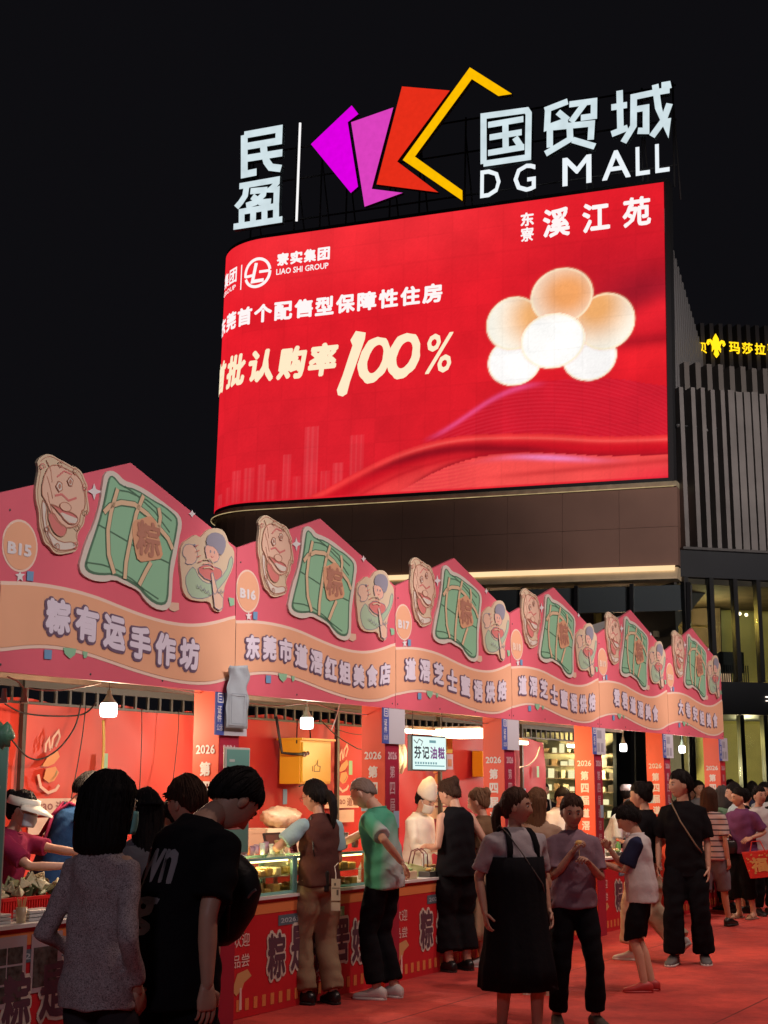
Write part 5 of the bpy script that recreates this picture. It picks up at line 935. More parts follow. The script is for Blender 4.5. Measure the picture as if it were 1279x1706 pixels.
    def torso_rings(lo, g, hem=.0, neckz=1.40, shoulder=True, flare=0.):
        base = ((.80, .172, .125, -.006), (.86, .172, .126, -.004), (.95, .165, .122, 0), (1.05, .156, .116, .002), (1.15, .158, .120, .004), (1.25, .164, .118, .0), (1.30, .158, .108, -.005), (1.345, .132, .088, -.010), (1.375, .095, .072, -.012), (neckz, .070, .060, -.012))
        out = []; zs = [lo]+[r[0] for r in base if r[0] > lo+.01]
        for z in zs:
            rx = np.interp(z, [r[0] for r in base], [r[1] for r in base]); ry = np.interp(z, [r[0] for r in base], [r[2] for r in base]); oy = np.interp(z, [r[0] for r in base], [r[3] for r in base])
            fl = flare*max(0, (1.15-z)); A, B_ = ax(z); out.append((U((0, oy, z)), (rx+g*(1 if z < 1.35 else .4)+fl)*b*k, (ry+g*(1 if z < 1.35 else .4)+fl)*b*k, A, B_, 2.35))
        return out
    def sleeves(q, fr_, r0, r1):
        for S, E, Wr, s, nrm, cu in arms:
            inn = S*.78+U((0, 0, 1.33))*.22
            if fr_ <= 1: end = S.lerp(E, fr_); q.tube([inn, S-UZ*.004*k, S.lerp(end, .5), end], [r0*.80*k, r0*k, (r0+r1)/2*k*1.03, r1*k], 16)
            else: end = E.lerp(Wr, fr_-1); q.tube([inn, S-UZ*.004*k, S.lerp(E, .5), E, E.lerp(end, .5), end], [r0*.85*k, r0*k, (r0+r1)/2*k, r1*1.05*k, r1*k, r1*.85*k], 16)
    if top:
        m_, kind, hem, sf, loose = top[:5]; q = MB(); q.rings(torso_rings(hem, loose, flare=top[5] if len(top) > 5 else 0.), 28)
        if sf and not sleeve: sleeves(q, sf, (.054+loose*.7)*b, ((.055 if sf <= 1 else .040)+loose*.9)*b)
        v, nr, f = polish(q.v, q.f, .0115*k*lod, 2, 't'); v = wrinkle(v, nr, (.0085+.07*loose)*k, seed); mesh_obj(kind, v, f, m_, root); info['bvh'] = BVHTree.FromPolygons([tuple(p) for p in v], f)
        if kind not in ('sleeveless_top', 'lace_blouse') and lod == 1:
            q = MB(); cc = [U((.074*b*math.cos(t)*.95, -.014+.066*math.sin(t), 1.392-.016*max(0, math.sin(t)))) for t in np.linspace(0, 2*math.pi, 23)]; q.tube(cc, .0065*k, 6, caps=False); mesh_obj('collar', q.v, q.f, m_, root)
        if sf and sleeve:
            al = arms
            for one in al:
                arms = [one]; q = MB(); S, E, Wr, s, nrm, cu = one
                end = S.lerp(E, sf); r0, r1 = (.057+loose*.7)*b, (.058+loose*.9)*b; q.tube([S*.78+U((0, 0, 1.33))*.22, S-UZ*.003*k, S.lerp(end, .5), end], [r0*.82*k, r0*k, (r0+r1)/2*k*1.03, r1*k], 16)
                v, nr, f = polish(q.v, q.f, .0115*k*lod, 2, 't'); v = wrinkle(v, nr, .006*k, seed+3); mesh_obj('sleeve', v, f, sleeve, root)
            arms = al
    if bot:
        kind, m_, ln, wd = bot[:4]; q = MB()
        if kind in ('trousers', 'shorts'):
            rs = []
            for z, rx, ry in ((.79, .10, .09), (.83, .165, .118), (.90, .178, .128), (.97, .150, .106), (1.01, .130, .095)): A, B_ = ax(z); rs.append((U((0, -.006, z))+V((hipshift, 0, 0)), rx*b*k*(1+.1*(wd-1)), ry*b*k*(1+.1*(wd-1)), A, B_, 2.3))
            q.rings(rs, 26)
            for hp, kn, an, ye, pt in legs:
                fz = lambda z: z*k
                P = [hp, hp.lerp(kn, .5), kn, kn.lerp(an, .5), an-V((0, 0, .0))]; Rr = [.098*b, .088*b*wd, .068*b*wd, .066*wd, .064*wd]
                if kind == 'shorts' or ln > .12:
                    fr_ = (hp.z-ln*k)/max(.01, (hp.z-kn.z)); 
                    if fr_ <= 1.0: P = [hp, hp.lerp(kn, fr_*.5), hp.lerp(kn, fr_)]; Rr = [.098*b, .092*b*wd, .090*b*wd]
                    else: g_ = min(1, (kn.z-ln*k)/max(.01, kn.z-an.z)); P = [hp, hp.lerp(kn, .5), kn, kn.lerp(an, g_)]; Rr = [.098*b, .088*b*wd, .074*b*wd, .072*wd]
                else: P[-1] = kn.lerp(an, 1.0-(ln-.03)/.4)
                q.tube(P, [r_*k for r_ in Rr], 18)
            v, nr, f = polish(q.v, q.f, .0125*k*lod, 2, 'p'); v = wrinkle(v, nr, .0078*k, seed+5, 1.15); mesh_obj(kind, v, f, m_, root)
        else:
            rs = []; n_ = 9; zt = 1.03; 
            for i in range(n_+1):
                z = zt+(ln-zt)*i/n_; t = i/n_; A, B_ = ax(z); w = .150+.045*min(1, (zt-z)/.18)+(wd-1)*.16*t; rs.append((U((0, -.004, z))+V((hipshift, 0, 0)), w*b*k, w*.80*b*k, A, B_, 2.15))
            q.rings(rs, 72, 0, lambda a, i: 1+(.030+.02*wd)*(i/n_)*math.sin(a*9+seed+.8*math.sin(a*2))+.012*(i/n_)*math.sin(a*23+seed)); mesh_obj(kind, q.v, q.f, m_, root)
    if shoes:
        sm_, style, so = shoes
        for hp, kn, an, ye, pt in legs:
            fd = rotz(-ye) @ V((0, math.cos(pt), math.sin(pt))); fx = rotz(-ye) @ V((1, 0, 0)); fz = fx.cross(fd); q = MB(); rs = []
            for t, w, h, dz in ((-.078, .014, .026, -.045), (-.070, .030, .036, -.040), (-.03, .040, .048, -.030), (.03, .042, .046, -.036), (.085, .048, .032, -.050), (.14, .047, .024, -.056), (.178, .034, .018, -.062), (.190, .014, .010, -.066)): rs.append((an+fd*t*k+fz*(dz)*k, w*k, h*k, fx, fz, 2.5))
            q.rings(rs, 18)
            if style != 'sandal': s_o = mesh_obj('shoe', q.v, q.f, sm_, root)
            q = MB(); P_ = [(-.080, .0), (-.06, .036), (0, .040), (.08, .047), (.14, .048), (.18, .032), (.196, 0)]; pts = P_+[(a, -c) for a, c in P_[::-1][1:-1]]
            fr3 = Fr(an-fz*(.085)*k, fd, fx); sgn = 1 if fr3.N.dot(fz) > 0 else -1
            q.prism(fr3, [(a*k, c*k) for a, c in pts], sgn*-.0*k, sgn*.020*k); 
            if style == 'sandal':
                s_o = mesh_obj('sandal', q.v, q.f, so, root); q2 = MB(); 
                for t in (.05, .12): q2.tube([an+fd*t*k+fx*.042*k-fz*.068*k, an+fd*t*k+fx*.02*k-fz*.028*k, an+fd*t*k-fx*.02*k-fz*.028*k, an+fd*t*k-fx*.042*k-fz*.068*k], .008*k, 6)
                mesh_obj('sandal_strap', q2.v, q2.f, sm_, s_o)
            else:
                o_ = mesh_obj('sole', q.v, q.f, so, s_o)
    for e in extras: e(info)
    return root, info
# ---- extras worn by a person
def ex_mask(col=(.20, .55, .50)):
    def f(I):
        q = MB(); k = I['k']; C, X, Y, Z = I['HC'], I['HX'], I['HY'], I['HZ']; vs = []; n = 9
        for i in range(n):
            for j in range(8):
                a = -1.15+2.3*i/(n-1); z = -.095+.085*j/7; r = .104-.02*abs(a)**1.5*.5; bul = .010*math.cos(a*1.2)*math.sin(math.pi*j/7); sx = .088*math.sin(a)*(1+(z+.02)*1.6 if z < -.02 else 1); vs.append(C+X*sx*k+Y*((.098+bul)*math.cos(a*.93)+.004)*k+Z*z*k)
        q.add(vs, [(i*8+j, (i+1)*8+j, (i+1)*8+j+1, i*8+j+1) for i in range(n-1) for j in range(7)]); o = mesh_obj('face_mask', q.v, q.f, mat('mask %g' % col[0], col, .7), I['root']); s = o.modifiers.new('s', 'SOLIDIFY'); s.thickness = .003
        q = MB(); 
        for s_ in (-1, 1): q.tube([C+X*s_*.078*k+Y*.045*k-Z*.02*k, C+X*s_*.084*k+Y*.0*k+Z*.02*k, C+X*s_*.078*k-Y*.022*k-Z*.01*k], .002*k, 4)
        mesh_obj('ear_loop', q.v, q.f, mat('white cable'), o)
    return f
def ex_glasses(col=(.02, .01, .01)):
    def f(I):
        q = MB(); k = I['k']; C, X, Y, Z = I['HC'], I['HX'], I['HY'], I['HZ']
        for s_ in (-1, 1):
            c = C+X*s_*.034*k+Y*.096*k+Z*.004*k; q.tube([c+X*.024*k*math.cos(a)+Z*.020*k*math.sin(a) for a in np.linspace(0, 6.4, 16)], .0022*k, 5); q.tube([c+X*s_*.024*k, C+X*s_*.078*k+Y*.075*k+Z*.006*k, C+X*s_*.08*k+Y*.0*k+Z*.006*k], .002*k, 5)
        mesh_obj('glasses', q.v, q.f, mat('glasses frame', col, .3), I['root'])
    return f
def ex_cap(m_, brim_dir=1, logo=True):
    def f(I):
        q = MB(); k = I['k']; C, X, Y, Z = I['HC'], I['HX'], I['HY'], I['HZ']; rx, ry, rz = .092, .115, .125
        q.ball(C, 1, 1, 1, X, Y, Z, 28, 18, 0, lambda v, p: (v[0]*rx*k, (v[1]*ry-.012)*k, max(v[2]*rz+.015, .030+.0*v[1])*k))
        P = [(-.075, .06), (-.06, .135), (0, .160), (.06, .135), (.075, .06)]
        if brim_dir < 0: P = [(a, -b) for a, b in P]
        q.prism(Fr(C+Z*.034*k, X, Y), [(a*k, b*k) for a, b in P], -.004, .004); o = mesh_obj('cap', q.v, q.f, m_, I['root'])
        if logo:
            q = MB(); q.box(Fr(C+X*.0885*k-Y*.035*k+Z*.045*k, Y, Z), -.022*k, .022*k, -.006*k, .010*k, -.001, .003); mesh_obj('cap_badge', q.v, q.f, mat('badge white', (.8, .8, .8), .5), o)
    return f
def ex_visor(m_):
    def f(I):
        q = MB(); k = I['k']; C, X, Y, Z = I['HC'], I['HX'], I['HY'], I['HZ']
        rs = [(C+Z*z*k-Y*.006*k, .094*k*s, .118*k*s, X, Y) for z, s in ((.030, 1), (.032, 1.03), (.085, .98), (.087, .92))]; q.rings(rs, 26)
        vs = []; n = 13
        for i in range(n):
            a = -1.35+2.7*i/(n-1); d = X*math.sin(a)+Y*math.cos(a); vs += [C+(X*math.sin(a)*.094+Y*(math.cos(a)*.118-.006))*k+Z*.05*k, C+(X*math.sin(a)*.135+Y*(math.cos(a)*.225-.006))*k+Z*(-.006+.02*abs(math.sin(a)))*k]
        q.add(vs, [(2*i, 2*i+1, 2*i+3, 2*i+2) for i in range(n-1)]); o = mesh_obj('sun_visor', q.v, q.f, m_, I['root']); s = o.modifiers.new('s', 'SOLIDIFY'); s.thickness = .003
    return f
def ex_chefhat(m_, h=.17, tip=.05):
    def f(I):
        q = MB(); k = I['k']; C, X, Y, Z = I['HC'], I['HX'], I['HY'], I['HZ']
        rs = [(C+Z*z*k-Y*(.01+.02*i*.3)*k, r*k, r*1.2*k, X, Y) for i, (z, r) in enumerate(((.035, .088), (.06, .092), (.10, .090), (.035+h*.7, .070), (.035+h*.95, tip), (.035+h, tip*.5)))]; q.rings(rs, 26, 0, lambda a, i: 1+.02*math.sin(a*11)*(i > 0)); mesh_obj('kitchen_hat', q.v, q.f, m_, I['root'])
    return f
def ex_apron(m_, lo=.45, hi=1.22, back=False):
    def f(I):
        q = MB(); k, b, U, ax = I['k'], I['b'], I['U'], I['ax']; vs = []; nz = 12; na = 13
        for i in range(nz):
            z = lo+(hi-lo)*i/(nz-1); w = 1.25 if z < 1.02 else 1.25-(z-1.02)*3.2
            for j in range(na):
                a = -w+2*w*j/(na-1); A, B_ = ax(z); r = (.185 if z < 1.1 else .180)*b; c = U((0, 0, z)); vs.append(c+A*math.sin(a)*r*k+B_*(math.cos(a)*r*.86)*k)
        q.add(vs, [(i*na+j, i*na+j+1, (i+1)*na+j+1, (i+1)*na+j) for i in range(nz-1) for j in range(na-1)])
        o = mesh_obj('apron', q.v, q.f, m_, I['root']); s = o.modifiers.new('s', 'SOLIDIFY'); s.thickness = .005
        q = MB()
        for s_ in (-1, 1): q.tube([U((s_*.09, .14, hi)), U((s_*.085, .07, 1.385)), U((s_*.06, -.07, 1.40)), U((0, -.13, 1.30)), U((-s_*.10, -.145, 1.05))], .013*k, 6)
        mesh_obj('apron_strap', q.v, q.f, m_, o)
    return f
def ex_strap(m_, side=1, r=.010, lowz=.95):
    def f(I):
        U = I['U']; b = I['b']; q = MB(); pts = [U((-side*.15*b, -.10, lowz)), U((-side*.02*b, -.155, 1.18)), U((side*.10*b, -.10, 1.375)), U((side*.115*b, .0, 1.41)), U((side*.10*b, .08, 1.365)), U((side*.02*b, .150*b, 1.22)), U((-side*.12*b, .155*b, 1.02)), U((-side*.175*b, .09, lowz))]
        q.tube(pts, r, 6); mesh_obj('bag_strap', q.v, q.f, m_, I['root'])
    return f
def ex_pinafore(m_, hem, top_z=1.20, wd=1.35):
    def f(I):
        U, ax, k, b = I['U'], I['ax'], I['k'], I['b']; q = MB(); rs = []; 
        for z, w, d in ((hem, .155+.090*wd, .165+.07*wd), (hem+.15, .155+.080*wd, .165+.06*wd), (.60, .16+.055*wd, .155+.05*wd), (.86, .205, .160), (.98, .205, .165), (1.08, .202, .160), (top_z, .190, .152)):
            A, B_ = ax(z); rs.append((U((0, 0, z)), w*b*k, d*b*k, A, B_, 2.3))
        q.rings(rs, 72, 0, lambda a, i: 1+.045*max(0, (4-i)/4)*math.sin(a*8+1)+.012*math.sin(a*19+i)); o = mesh_obj('pinafore_dress', q.v, q.f, m_, I['root'])
        q = MB()
        for s in (-1, 1):
            for fy in (1, -1): q.rings([(U((s*.100*b, fy*.120*b, top_z-.05)), .022*k, .006*k, V((1, 0, 0)), V((0, 1, 0)), 4), (U((s*.100*b, fy*.122*b, 1.27)), .022*k, .007*k, V((1, 0, 0)), V((0, 1, .1)), 4), (U((s*.092*b, fy*.085, 1.35)), .022*k, .007*k, V((1, 0, 0)), V((0, .6, .6*fy)), 4), (U((s*.088*b, fy*.03, 1.385)), .022*k, .007*k, V((1, 0, 0)), V((0, .2, .9*fy)), 4), (U((s*.088*b, -fy*.005, 1.388)), .022*k, .007*k, V((1, 0, 0)), V((0, 0, 1*fy)), 4)], 12)
        mesh_obj('shoulder_strap', q.v, q.f, m_, o)
    return f
def G(px, py, z=0.):           # where the sight line through a photo point meets the height z
    x = (px-639.5)/FPX; y = (853-py)/FPX; r = V((x, math.cos(PITCH)-math.sin(PITCH)*y, math.sin(PITCH)+math.cos(PITCH)*y)); s = (z-EYE)/r.z; return r*s+V((0, 0, EYE))
def GY(px, py, Y):
    x = (px-639.5)/FPX; y = (853-py)/FPX; r = V((x, math.cos(PITCH)-math.sin(PITCH)*y, math.sin(PITCH)+math.cos(PITCH)*y)); return r*(Y/r.y)+V((0, 0, EYE))
def at(px, Y): p = GY(px, 1300, Y); return (p.x, p.y, 0)
def hz(py, Y): return GY(640, py, Y).z

# ================================================================== WHO IS IN THE PICTURE
BK = fab('black cotton', (.0075, .007, .009)); BK2 = fab('black twill', (.006, .006, .008)); WH = fab('white cotton', (.62, .62, .62)); GREY = fab('grey cotton', (.20, .20, .21))
SHOEB = mat('black leather', (.012, .011, .011), .35); SHOEW = mat('white sneaker', (.60, .58, .55), .6); SOLW = mat('white rubber', (.62, .60, .56), .6); SOLB = mat('black rubber', (.02, .02, .02), .7)
def lace():
    m = mat('lace knit', (.34, .27, .28), .9); nt = m.node_tree; p = nt.nodes['Principled BSDF']; tc = nt.nodes.new('ShaderNodeTexCoord')
    n1 = nt.nodes.new('ShaderNodeTexNoise'); n1.inputs['Scale'].default_value = 110; n1.inputs['Detail'].default_value = 6; n1.inputs['Distortion'].default_value = 2.5
    r = nt.nodes.new('ShaderNodeValToRGB'); r.color_ramp.elements[0].position = .38; r.color_ramp.elements[0].color = (.17, .12, .125, 1); r.color_ramp.elements[1].position = .56; r.color_ramp.elements[1].color = (.50, .40, .40, 1)
    nt.links.new(tc.outputs['Object'], n1.inputs['Vector']); nt.links.new(n1.outputs['Fac'], r.inputs[0]); nt.links.new(r.outputs[0], p.inputs['Base Color'])
    b = nt.nodes.new('ShaderNodeBump'); b.inputs['Strength'].default_value = .5; b.inputs['Distance'].default_value = .006; nt.links.new(n1.outputs['Fac'], b.inputs['Height']); nt.links.new(b.outputs[0], p.inputs['Normal']); return m
def striped(name, c1, c2, per, thin=.25):
    m = mat(name, c1, .85); nt = m.node_tree; p = nt.nodes['Principled BSDF']; tc = nt.nodes.new('ShaderNodeTexCoord'); sp = nt.nodes.new('ShaderNodeSeparateXYZ'); nt.links.new(tc.outputs['Object'], sp.inputs[0])
    a = nt.nodes.new('ShaderNodeMath'); a.operation = 'MULTIPLY'; a.inputs[1].default_value = 1/per; f = nt.nodes.new('ShaderNodeMath'); f.operation = 'FRACT'; l = nt.nodes.new('ShaderNodeMath'); l.operation = 'LESS_THAN'; l.inputs[1].default_value = thin
    nt.links.new(sp.outputs['Z'], a.inputs[0]); nt.links.new(a.outputs[0], f.inputs[0]); nt.links.new(f.outputs[0], l.inputs[0]); x = nt.nodes.new('ShaderNodeMix'); x.data_type = 'RGBA'
    x.inputs['A'].default_value = (*c1, 1); x.inputs['B'].default_value = (*c2, 1); nt.links.new(l.outputs[0], x.inputs['Factor']); nt.links.new(x.outputs['Result'], p.inputs['Base Color']); return m
def twotone(name, c1, c2, axis='X', at_=0., wd=.06):
    m = mat(name, c1, .8, bump=.2, bscale=20); nt = m.node_tree; p = nt.nodes['Principled BSDF']; tc = nt.nodes.new('ShaderNodeTexCoord'); sp = nt.nodes.new('ShaderNodeSeparateXYZ'); nt.links.new(tc.outputs['Object'], sp.inputs[0])
    r = nt.nodes.new('ShaderNodeMapRange'); r.inputs[1].default_value = at_-wd; r.inputs[2].default_value = at_+wd; nt.links.new(sp.outputs[axis], r.inputs[0]); x = nt.nodes.new('ShaderNodeMix'); x.data_type = 'RGBA'
    x.inputs['A'].default_value = (*c1, 1); x.inputs['B'].default_value = (*c2, 1); nt.links.new(r.outputs[0], x.inputs['Factor']); nt.links.new(x.outputs['Result'], p.inputs['Base Color']); return m
def wpt(I, p):                 # body-space point to world
    r = I['root']; return Matrix.Translation(r.location) @ (Matrix.Rotation(r.rotation_euler.z, 4, 'Z') @ V(p))
def hnd(I, s): a = I['arms'][0 if s < 0 else 1]; return wpt(I, a[2]), wpt(I, a[2]+(a[2]-a[1]).normalized()*.08*I['k'])
# --- foreground
person(at(176, 5.5), 24, 1.665, 'woman with a black bob and lacy mauve blouse seen from behind', hair=('bob', HB), head=(.45, .1), bld=.80, la=(-.15, .16, .95), ra=(.15, .04, .86),
       top=(lace(), 'lace_blouse', .80, 1.85, .011, .07), bot=('shorts', fab('charcoal cloth', (.035, .032, .036)), .62, 1.15), shoes=(SHOEB, 'flat', SOLB), fem=True, extras=(ex_mask(),), feet=((-.11, 0, 0), (.10, .05, 0)), seed=11)
r, P2 = person(at(292, 5.8), 50, 1.78, 'tall man with bowed head in a black tee with faded grey letters', hair=('short', HB), head=(.05, .62), lean=.30, la=(-.20, .30, 1.02), ra=(.22, .02, .80), bld=1.12,
       sk=SK, top=(BK, 't_shirt', .72, .80, .024, .03), bot=('trousers', BK2, .05, 1.1), shoes=(SHOEB, 'flat', SOLB), headfwd=.03, seed=12)
q = MB(); U = P2['U']; bk = (U((0, -1, 1.2))-U((0, 0, 1.2))).normalized()
def backf(a, b, c):
    p = U((a, 0, b)); h = P2['bvh'].ray_cast(p+bk*.8, -bk); return (h[0] if h[0] is not None else p+bk*.2)+bk*(.004+c)
put(q, 'wn', backf, -.12, 1.12, .22, .13, .002, .03, 0, None, .12); put(q, 'ag', backf, -.17, .92, .25, .15, .002, .03, 0, None); q.v = [tuple(p) for p in q.v]
mesh_obj('shirt_lettering', q.v, q.f, mat('faded print', (.28, .26, .28), .8), P2['root'])
person(at(246, 7.9), -15, 1.60, 'person in a black cap with long dark hair between the two nearest shoppers', hair=('long', HB), head=(-.2, .1), top=(fab('grey shirt', (.16, .16, .18)), 't_shirt', .8, .8, .016), bot=('trousers', BK2, .05, 1.1), shoes=(SHOEB, 'flat', SOLB), fem=True, extras=(ex_cap(BK2, -1, True),), seed=13)
person(at(318, 7.4), -40, 1.66, 'short-haired shopper mostly hidden behind the bowed man in black', hair=('messy', HBR), head=(-.3, .15), top=(BK, 't_shirt', .8, .8, .016), bot=('trousers', BK2, .05, 1.1), shoes=(SHOEB, 'flat', SOLB), seed=14)
person(at(303, 8.5), -60, 1.545, 'shorter dark-haired shopper glimpsed low behind the bowed man in black', hair=('crop', HB), head=(0, .3), top=(fab('dark green shirt', (.03, .06, .05)), 't_shirt', .8, .8, .016), bot=('trousers', BK2, .05, 1.1), shoes=(SHOEB, 'flat', SOLB), seed=15)
# --- at the second stall
p = G(530, 1672); r, C1 = person((p.x, p.y, 0), -38, 1.67, 'woman with ponytail, brown vest over a light blue tee and khaki trousers', hair=('pony', HB), head=(-.35, .22), lean=.03, la=(-.22, .26, 1.15, (-1, -.4, -.5)), ra=(.14, .24, 1.06, (.25, -.6, -1)),
       top=(fab('brown vest', (.085, .035, .030)), 'vest', .86, .74, .018), sleeve=fab('light blue tee', (.30, .46, .50)), bot=('trousers', fab('khaki cloth', (.26, .19, .12), .35, 12), .05, 1.32), shoes=(SHOEB, 'flat', SOLB), fem=True, extras=(ex_glasses((.25, .02, .02)),), feet=((-.09, .05, 0, .3), (.09, -.05, 0, .2)), seed=16)
p = G(640, 1664); r, C2 = person((p.x, p.y, 0), -62, 1.73, 'close-cropped man in a green and white tee with black trousers, reaching over the glass case', hair=('buzz', mat('shaved hair', (.13, .09, .075), .7)), head=(-.05, .42), lean=.16, la=(-.10, -.20, .99, (-1, -.8, -.3)), ra=(.18, .50, 1.17, (.6, -.2, -1)),
       top=(twotone('green white tee', (.50, .56, .58), (.06, .36, .22), 'Y', -.10, .05), 't_shirt', .80, .85, .024), bot=('trousers', BK2, .07, 1.18), shoes=(SHOEW, 'sneaker', SOLW), feet=((-.08, .04, 0, .1), (.08, -.02, 0, .1)), headfwd=.03, seed=17)
p = G(763, 1618); r, C3 = person((p.x, p.y, 0), -30, 1.70, 'woman with dark hair tied up in a long black sleeveless jumpsuit at the third stall', hair=('bun', HBR), head=(-.35, .45), lean=.05, la=(-.19, .20, 1.06, (-.35, -.6, -1)), ra=(.22, .10, .93, (.4, -.6, -.6)),
       top=(BK, 'sleeveless_top', .80, 0, .022, .06), bot=('trousers', BK, .12, 1.75), shoes=(SHOEB, 'flat', SOLB), fem=True, seed=18)
person(at(802, 13.4), -72, 1.60, 'woman in a brown top and cream skirt behind the black jumpsuit', hair=('bun', HLB), head=(0, .2), la=(-.18, .25, 1.0), ra=(.18, .25, 1.0), top=(fab('brown top', (.17, .10, .055)), 't_shirt', .95, .9, .02), bot=('skirt', fab('cream cloth', (.55, .42, .26)), .25, 1.15), shoes=(SHOEW, 'flat', SOLW), fem=True, seed=19)
# --- walking in the aisle
p = at(856, 9.62); r, C5 = person(p, 158, 1.60, 'woman in a black pinafore dress over a pale tee, head turned aside', hair=('pony', HBR), head=(-.85, 0), bld=1.12, la=(-.24, .02, .83), ra=(.24, -.0, .83), top=(fab('pale tee', (.34, .31, .33)), 't_shirt', .9, .85, .016), bot=None, shoes=(SHOEW, 'sneaker', SOLW), sk=SKD, fem=True,
       extras=(ex_pinafore(BK2, .33, 1.20, 1.1), ex_strap(mat('grey strap', (.10, .09, .08), .6), 1, .004, .92)), feet=((-.10, .10, 0, .2), (.09, -.05, 0, .2)), seed=20)
p = at(950, 10.05); r, C6 = person(p, 172, 1.56, 'short-haired person in a mauve polo and black trousers holding a snack to the chest', hair=('crop', HBR), head=(.12, .18), la=(-.06, .22, 1.17, (-.45, -.2, -1)), ra=(.05, .19, 1.25, (.45, -.2, -1)), top=(fab('mauve polo', (.24, .16, .20)), 'polo_shirt', .84, .80, .022), bot=('trousers', BK2, .07, 1.1), shoes=(mat('brown leather', (.06, .04, .03), .5), 'flat', SOLB), sk=SKD, feet=((-.14, .04, 0, .2), (.13, -.04, 0, .2)), hcurl=(.9, .9), seed=21)
person(at(893, 11.6), 20, 1.60, 'woman with long light brown hair seen behind the pinafore dress', hair=('long', HLB), head=(.2, 0), la=None, ra=None, top=(fab('beige knit', (.40, .28, .20)), 't_shirt', .85, 1.8, .02), bot=('trousers', BK2, .06, 1.1), shoes=(SHOEW, 'flat', SOLW), fem=True, seed=22)
p = G(1074, 1652); r, C8 = person((p.x, p.y, 0), -78, 1.475, 'boy in a white tee with navy sleeves and red clogs, eating', hair=('kid', HB), head=(0, .35), lean=.08, la=(-.08, .34, 1.16, (-.3, -.3, -1)), ra=(.05, .26, 1.28, (.3, -.3, -1)), top=(fab('boy white', (.52, .50, .50)), 't_shirt', .78, .80, .030), sleeve=fab('navy sleeve', (.018, .022, .055)), bot=('shorts', BK2, .46, 1.22), shoes=(mat('red clog', (.42, .03, .03), .5), 'clog', mat('red clog')), feet=((-.07, .02, 0, .1), (.07, -.04, 0, .1)), hcurl=(1.0, .9), seed=23)
p = G(1082, 1600); r, C9 = person((p.x, p.y, 0), -60, 1.66, 'woman in a black tee and cream wide trousers striding behind the boy', hair=('bun', HB), head=(0, .15), la=None, ra=(.24, .10, .95), top=(BK, 't_shirt', .90, .75, .018), bot=('trousers', fab('cream trousers', (.60, .48, .34)), .16, 1.65), shoes=(SHOEW, 'sneaker', SOLW), fem=True, feet=((-.08, .16, 0, .1), (.08, -.26, .10, .1, -.7)), seed=24)
p = G(1148, 1606); r, C10 = person((p.x, p.y, 0), 196, 1.765, 'young man all in loose black with a thin strap across his chest', hair=('short', HB), head=(1.0, .05), la=None, ra=(.23, .03, .84), bld=.96, top=(BK, 't_shirt', .74, .92, .026, .02), bot=('trousers', BK2, .05, 1.45), shoes=(mat('dark sneaker', (.10, .09, .09), .6), 'sneaker', SOLW), extras=(ex_strap(mat('tan strap', (.20, .14, .09), .6), 1, .007, .95),), feet=((-.13, -.02, 0, .2), (.12, .12, 0, .2)), seed=25)
p = G(1190, 1546); person((p.x, p.y, 0), 38, 1.60, 'woman in a striped tee and grey shorts walking away beside the man in black', hair=('bob', HBR), head=(-.2, 0), top=(striped('striped tee', (.50, .40, .38), (.05, .035, .05), .062), 't_shirt', .80, .85, .024), bot=('shorts', fab('grey shorts', (.17, .165, .19)), .44, 1.3), shoes=(SHOEB, 'flat', SOLB), fem=True, feet=((-.08, -.14, 0, .1), (.08, .26, .0, .1)), seed=26)
p = G(1243, 1530); r, C14 = person((p.x, p.y, 0), 228, 1.60, 'woman in a purple tee and black cropped trousers with a red bag', hair=('crop', HB), head=(.45, .1), la=(-.20, .12, 1.02), ra=(.08, .24, 1.05), bld=1.08, top=(fab('purple tee', (.16, .055, .15)), 't_shirt', .82, .85, .022), bot=('trousers', BK2, .26, 1.35), shoes=(mat('tan sandal', (.4, .26, .18), .6), 'sandal', mat('tan sandal sole', (.3, .2, .15), .6)), fem=True, seed=27)
person(at(1203, 19.4), -50, 1.62, 'grey-haired shopper in a green tee at the farthest stall', hair=('bob', hairm('grey hair', (.05, .045, .045))), top=(fab('sage tee', (.13, .22, .14)), 't_shirt', .82, .85, .02), bot=('trousers', BK2, .06, 1.2), shoes=(SHOEB, 'flat', SOLB), seed=28)
person(at(1224, 19.0), -85, 1.66, 'woman in a pale blue blouse at the far end of the row', hair=('short', HB), head=(0, .1), la=(-.15, .3, 1.05), ra=(.1, .28, 1.05), top=(fab('pale blue blouse', (.42, .52, .56)), 'blouse', .84, 1.6, .02), bot=('skirt', fab('taupe skirt', (.24, .19, .19)), .35, 1.2), shoes=(SHOEB, 'flat', SOLB), fem=True, seed=29)
person(at(1262, 18.6), 160, 1.62, 'person in a white shirt behind the woman in purple', hair=('short', HB), top=(WH, 'shirt', .82, 1.8, .02), bot=('trousers', BK2, .06, 1.1), shoes=(SHOEB, 'flat', SOLB), seed=30)
person(at(1290, 19.2), 215, 1.66, 'man in black cut off by the right edge of the photo', hair=('short', HB), top=(BK, 't_shirt', .80, .85, .02), bot=('trousers', BK2, .06, 1.1), shoes=(SHOEB, 'flat', SOLB), seed=31)
person(at(1163, 24.0), 170, 1.71, 'distant dark-haired man between the last two printed posts', hair=('short', HB), top=(GREY, 't_shirt', .80, .85, .02), bot=('trousers', BK2, .06, 1.1), shoes=(SHOEB, 'flat', SOLB), seed=32)
person(at(1221, 19.8), 20, 1.68, 'person with black hair up at the far end, behind the pale blue blouse', hair=('bun', HB), top=(BK, 't_shirt', .80, .85, .02), bot=('trousers', BK2, .06, 1.1), shoes=(SHOEB, 'flat', SOLB), fem=True, seed=33)
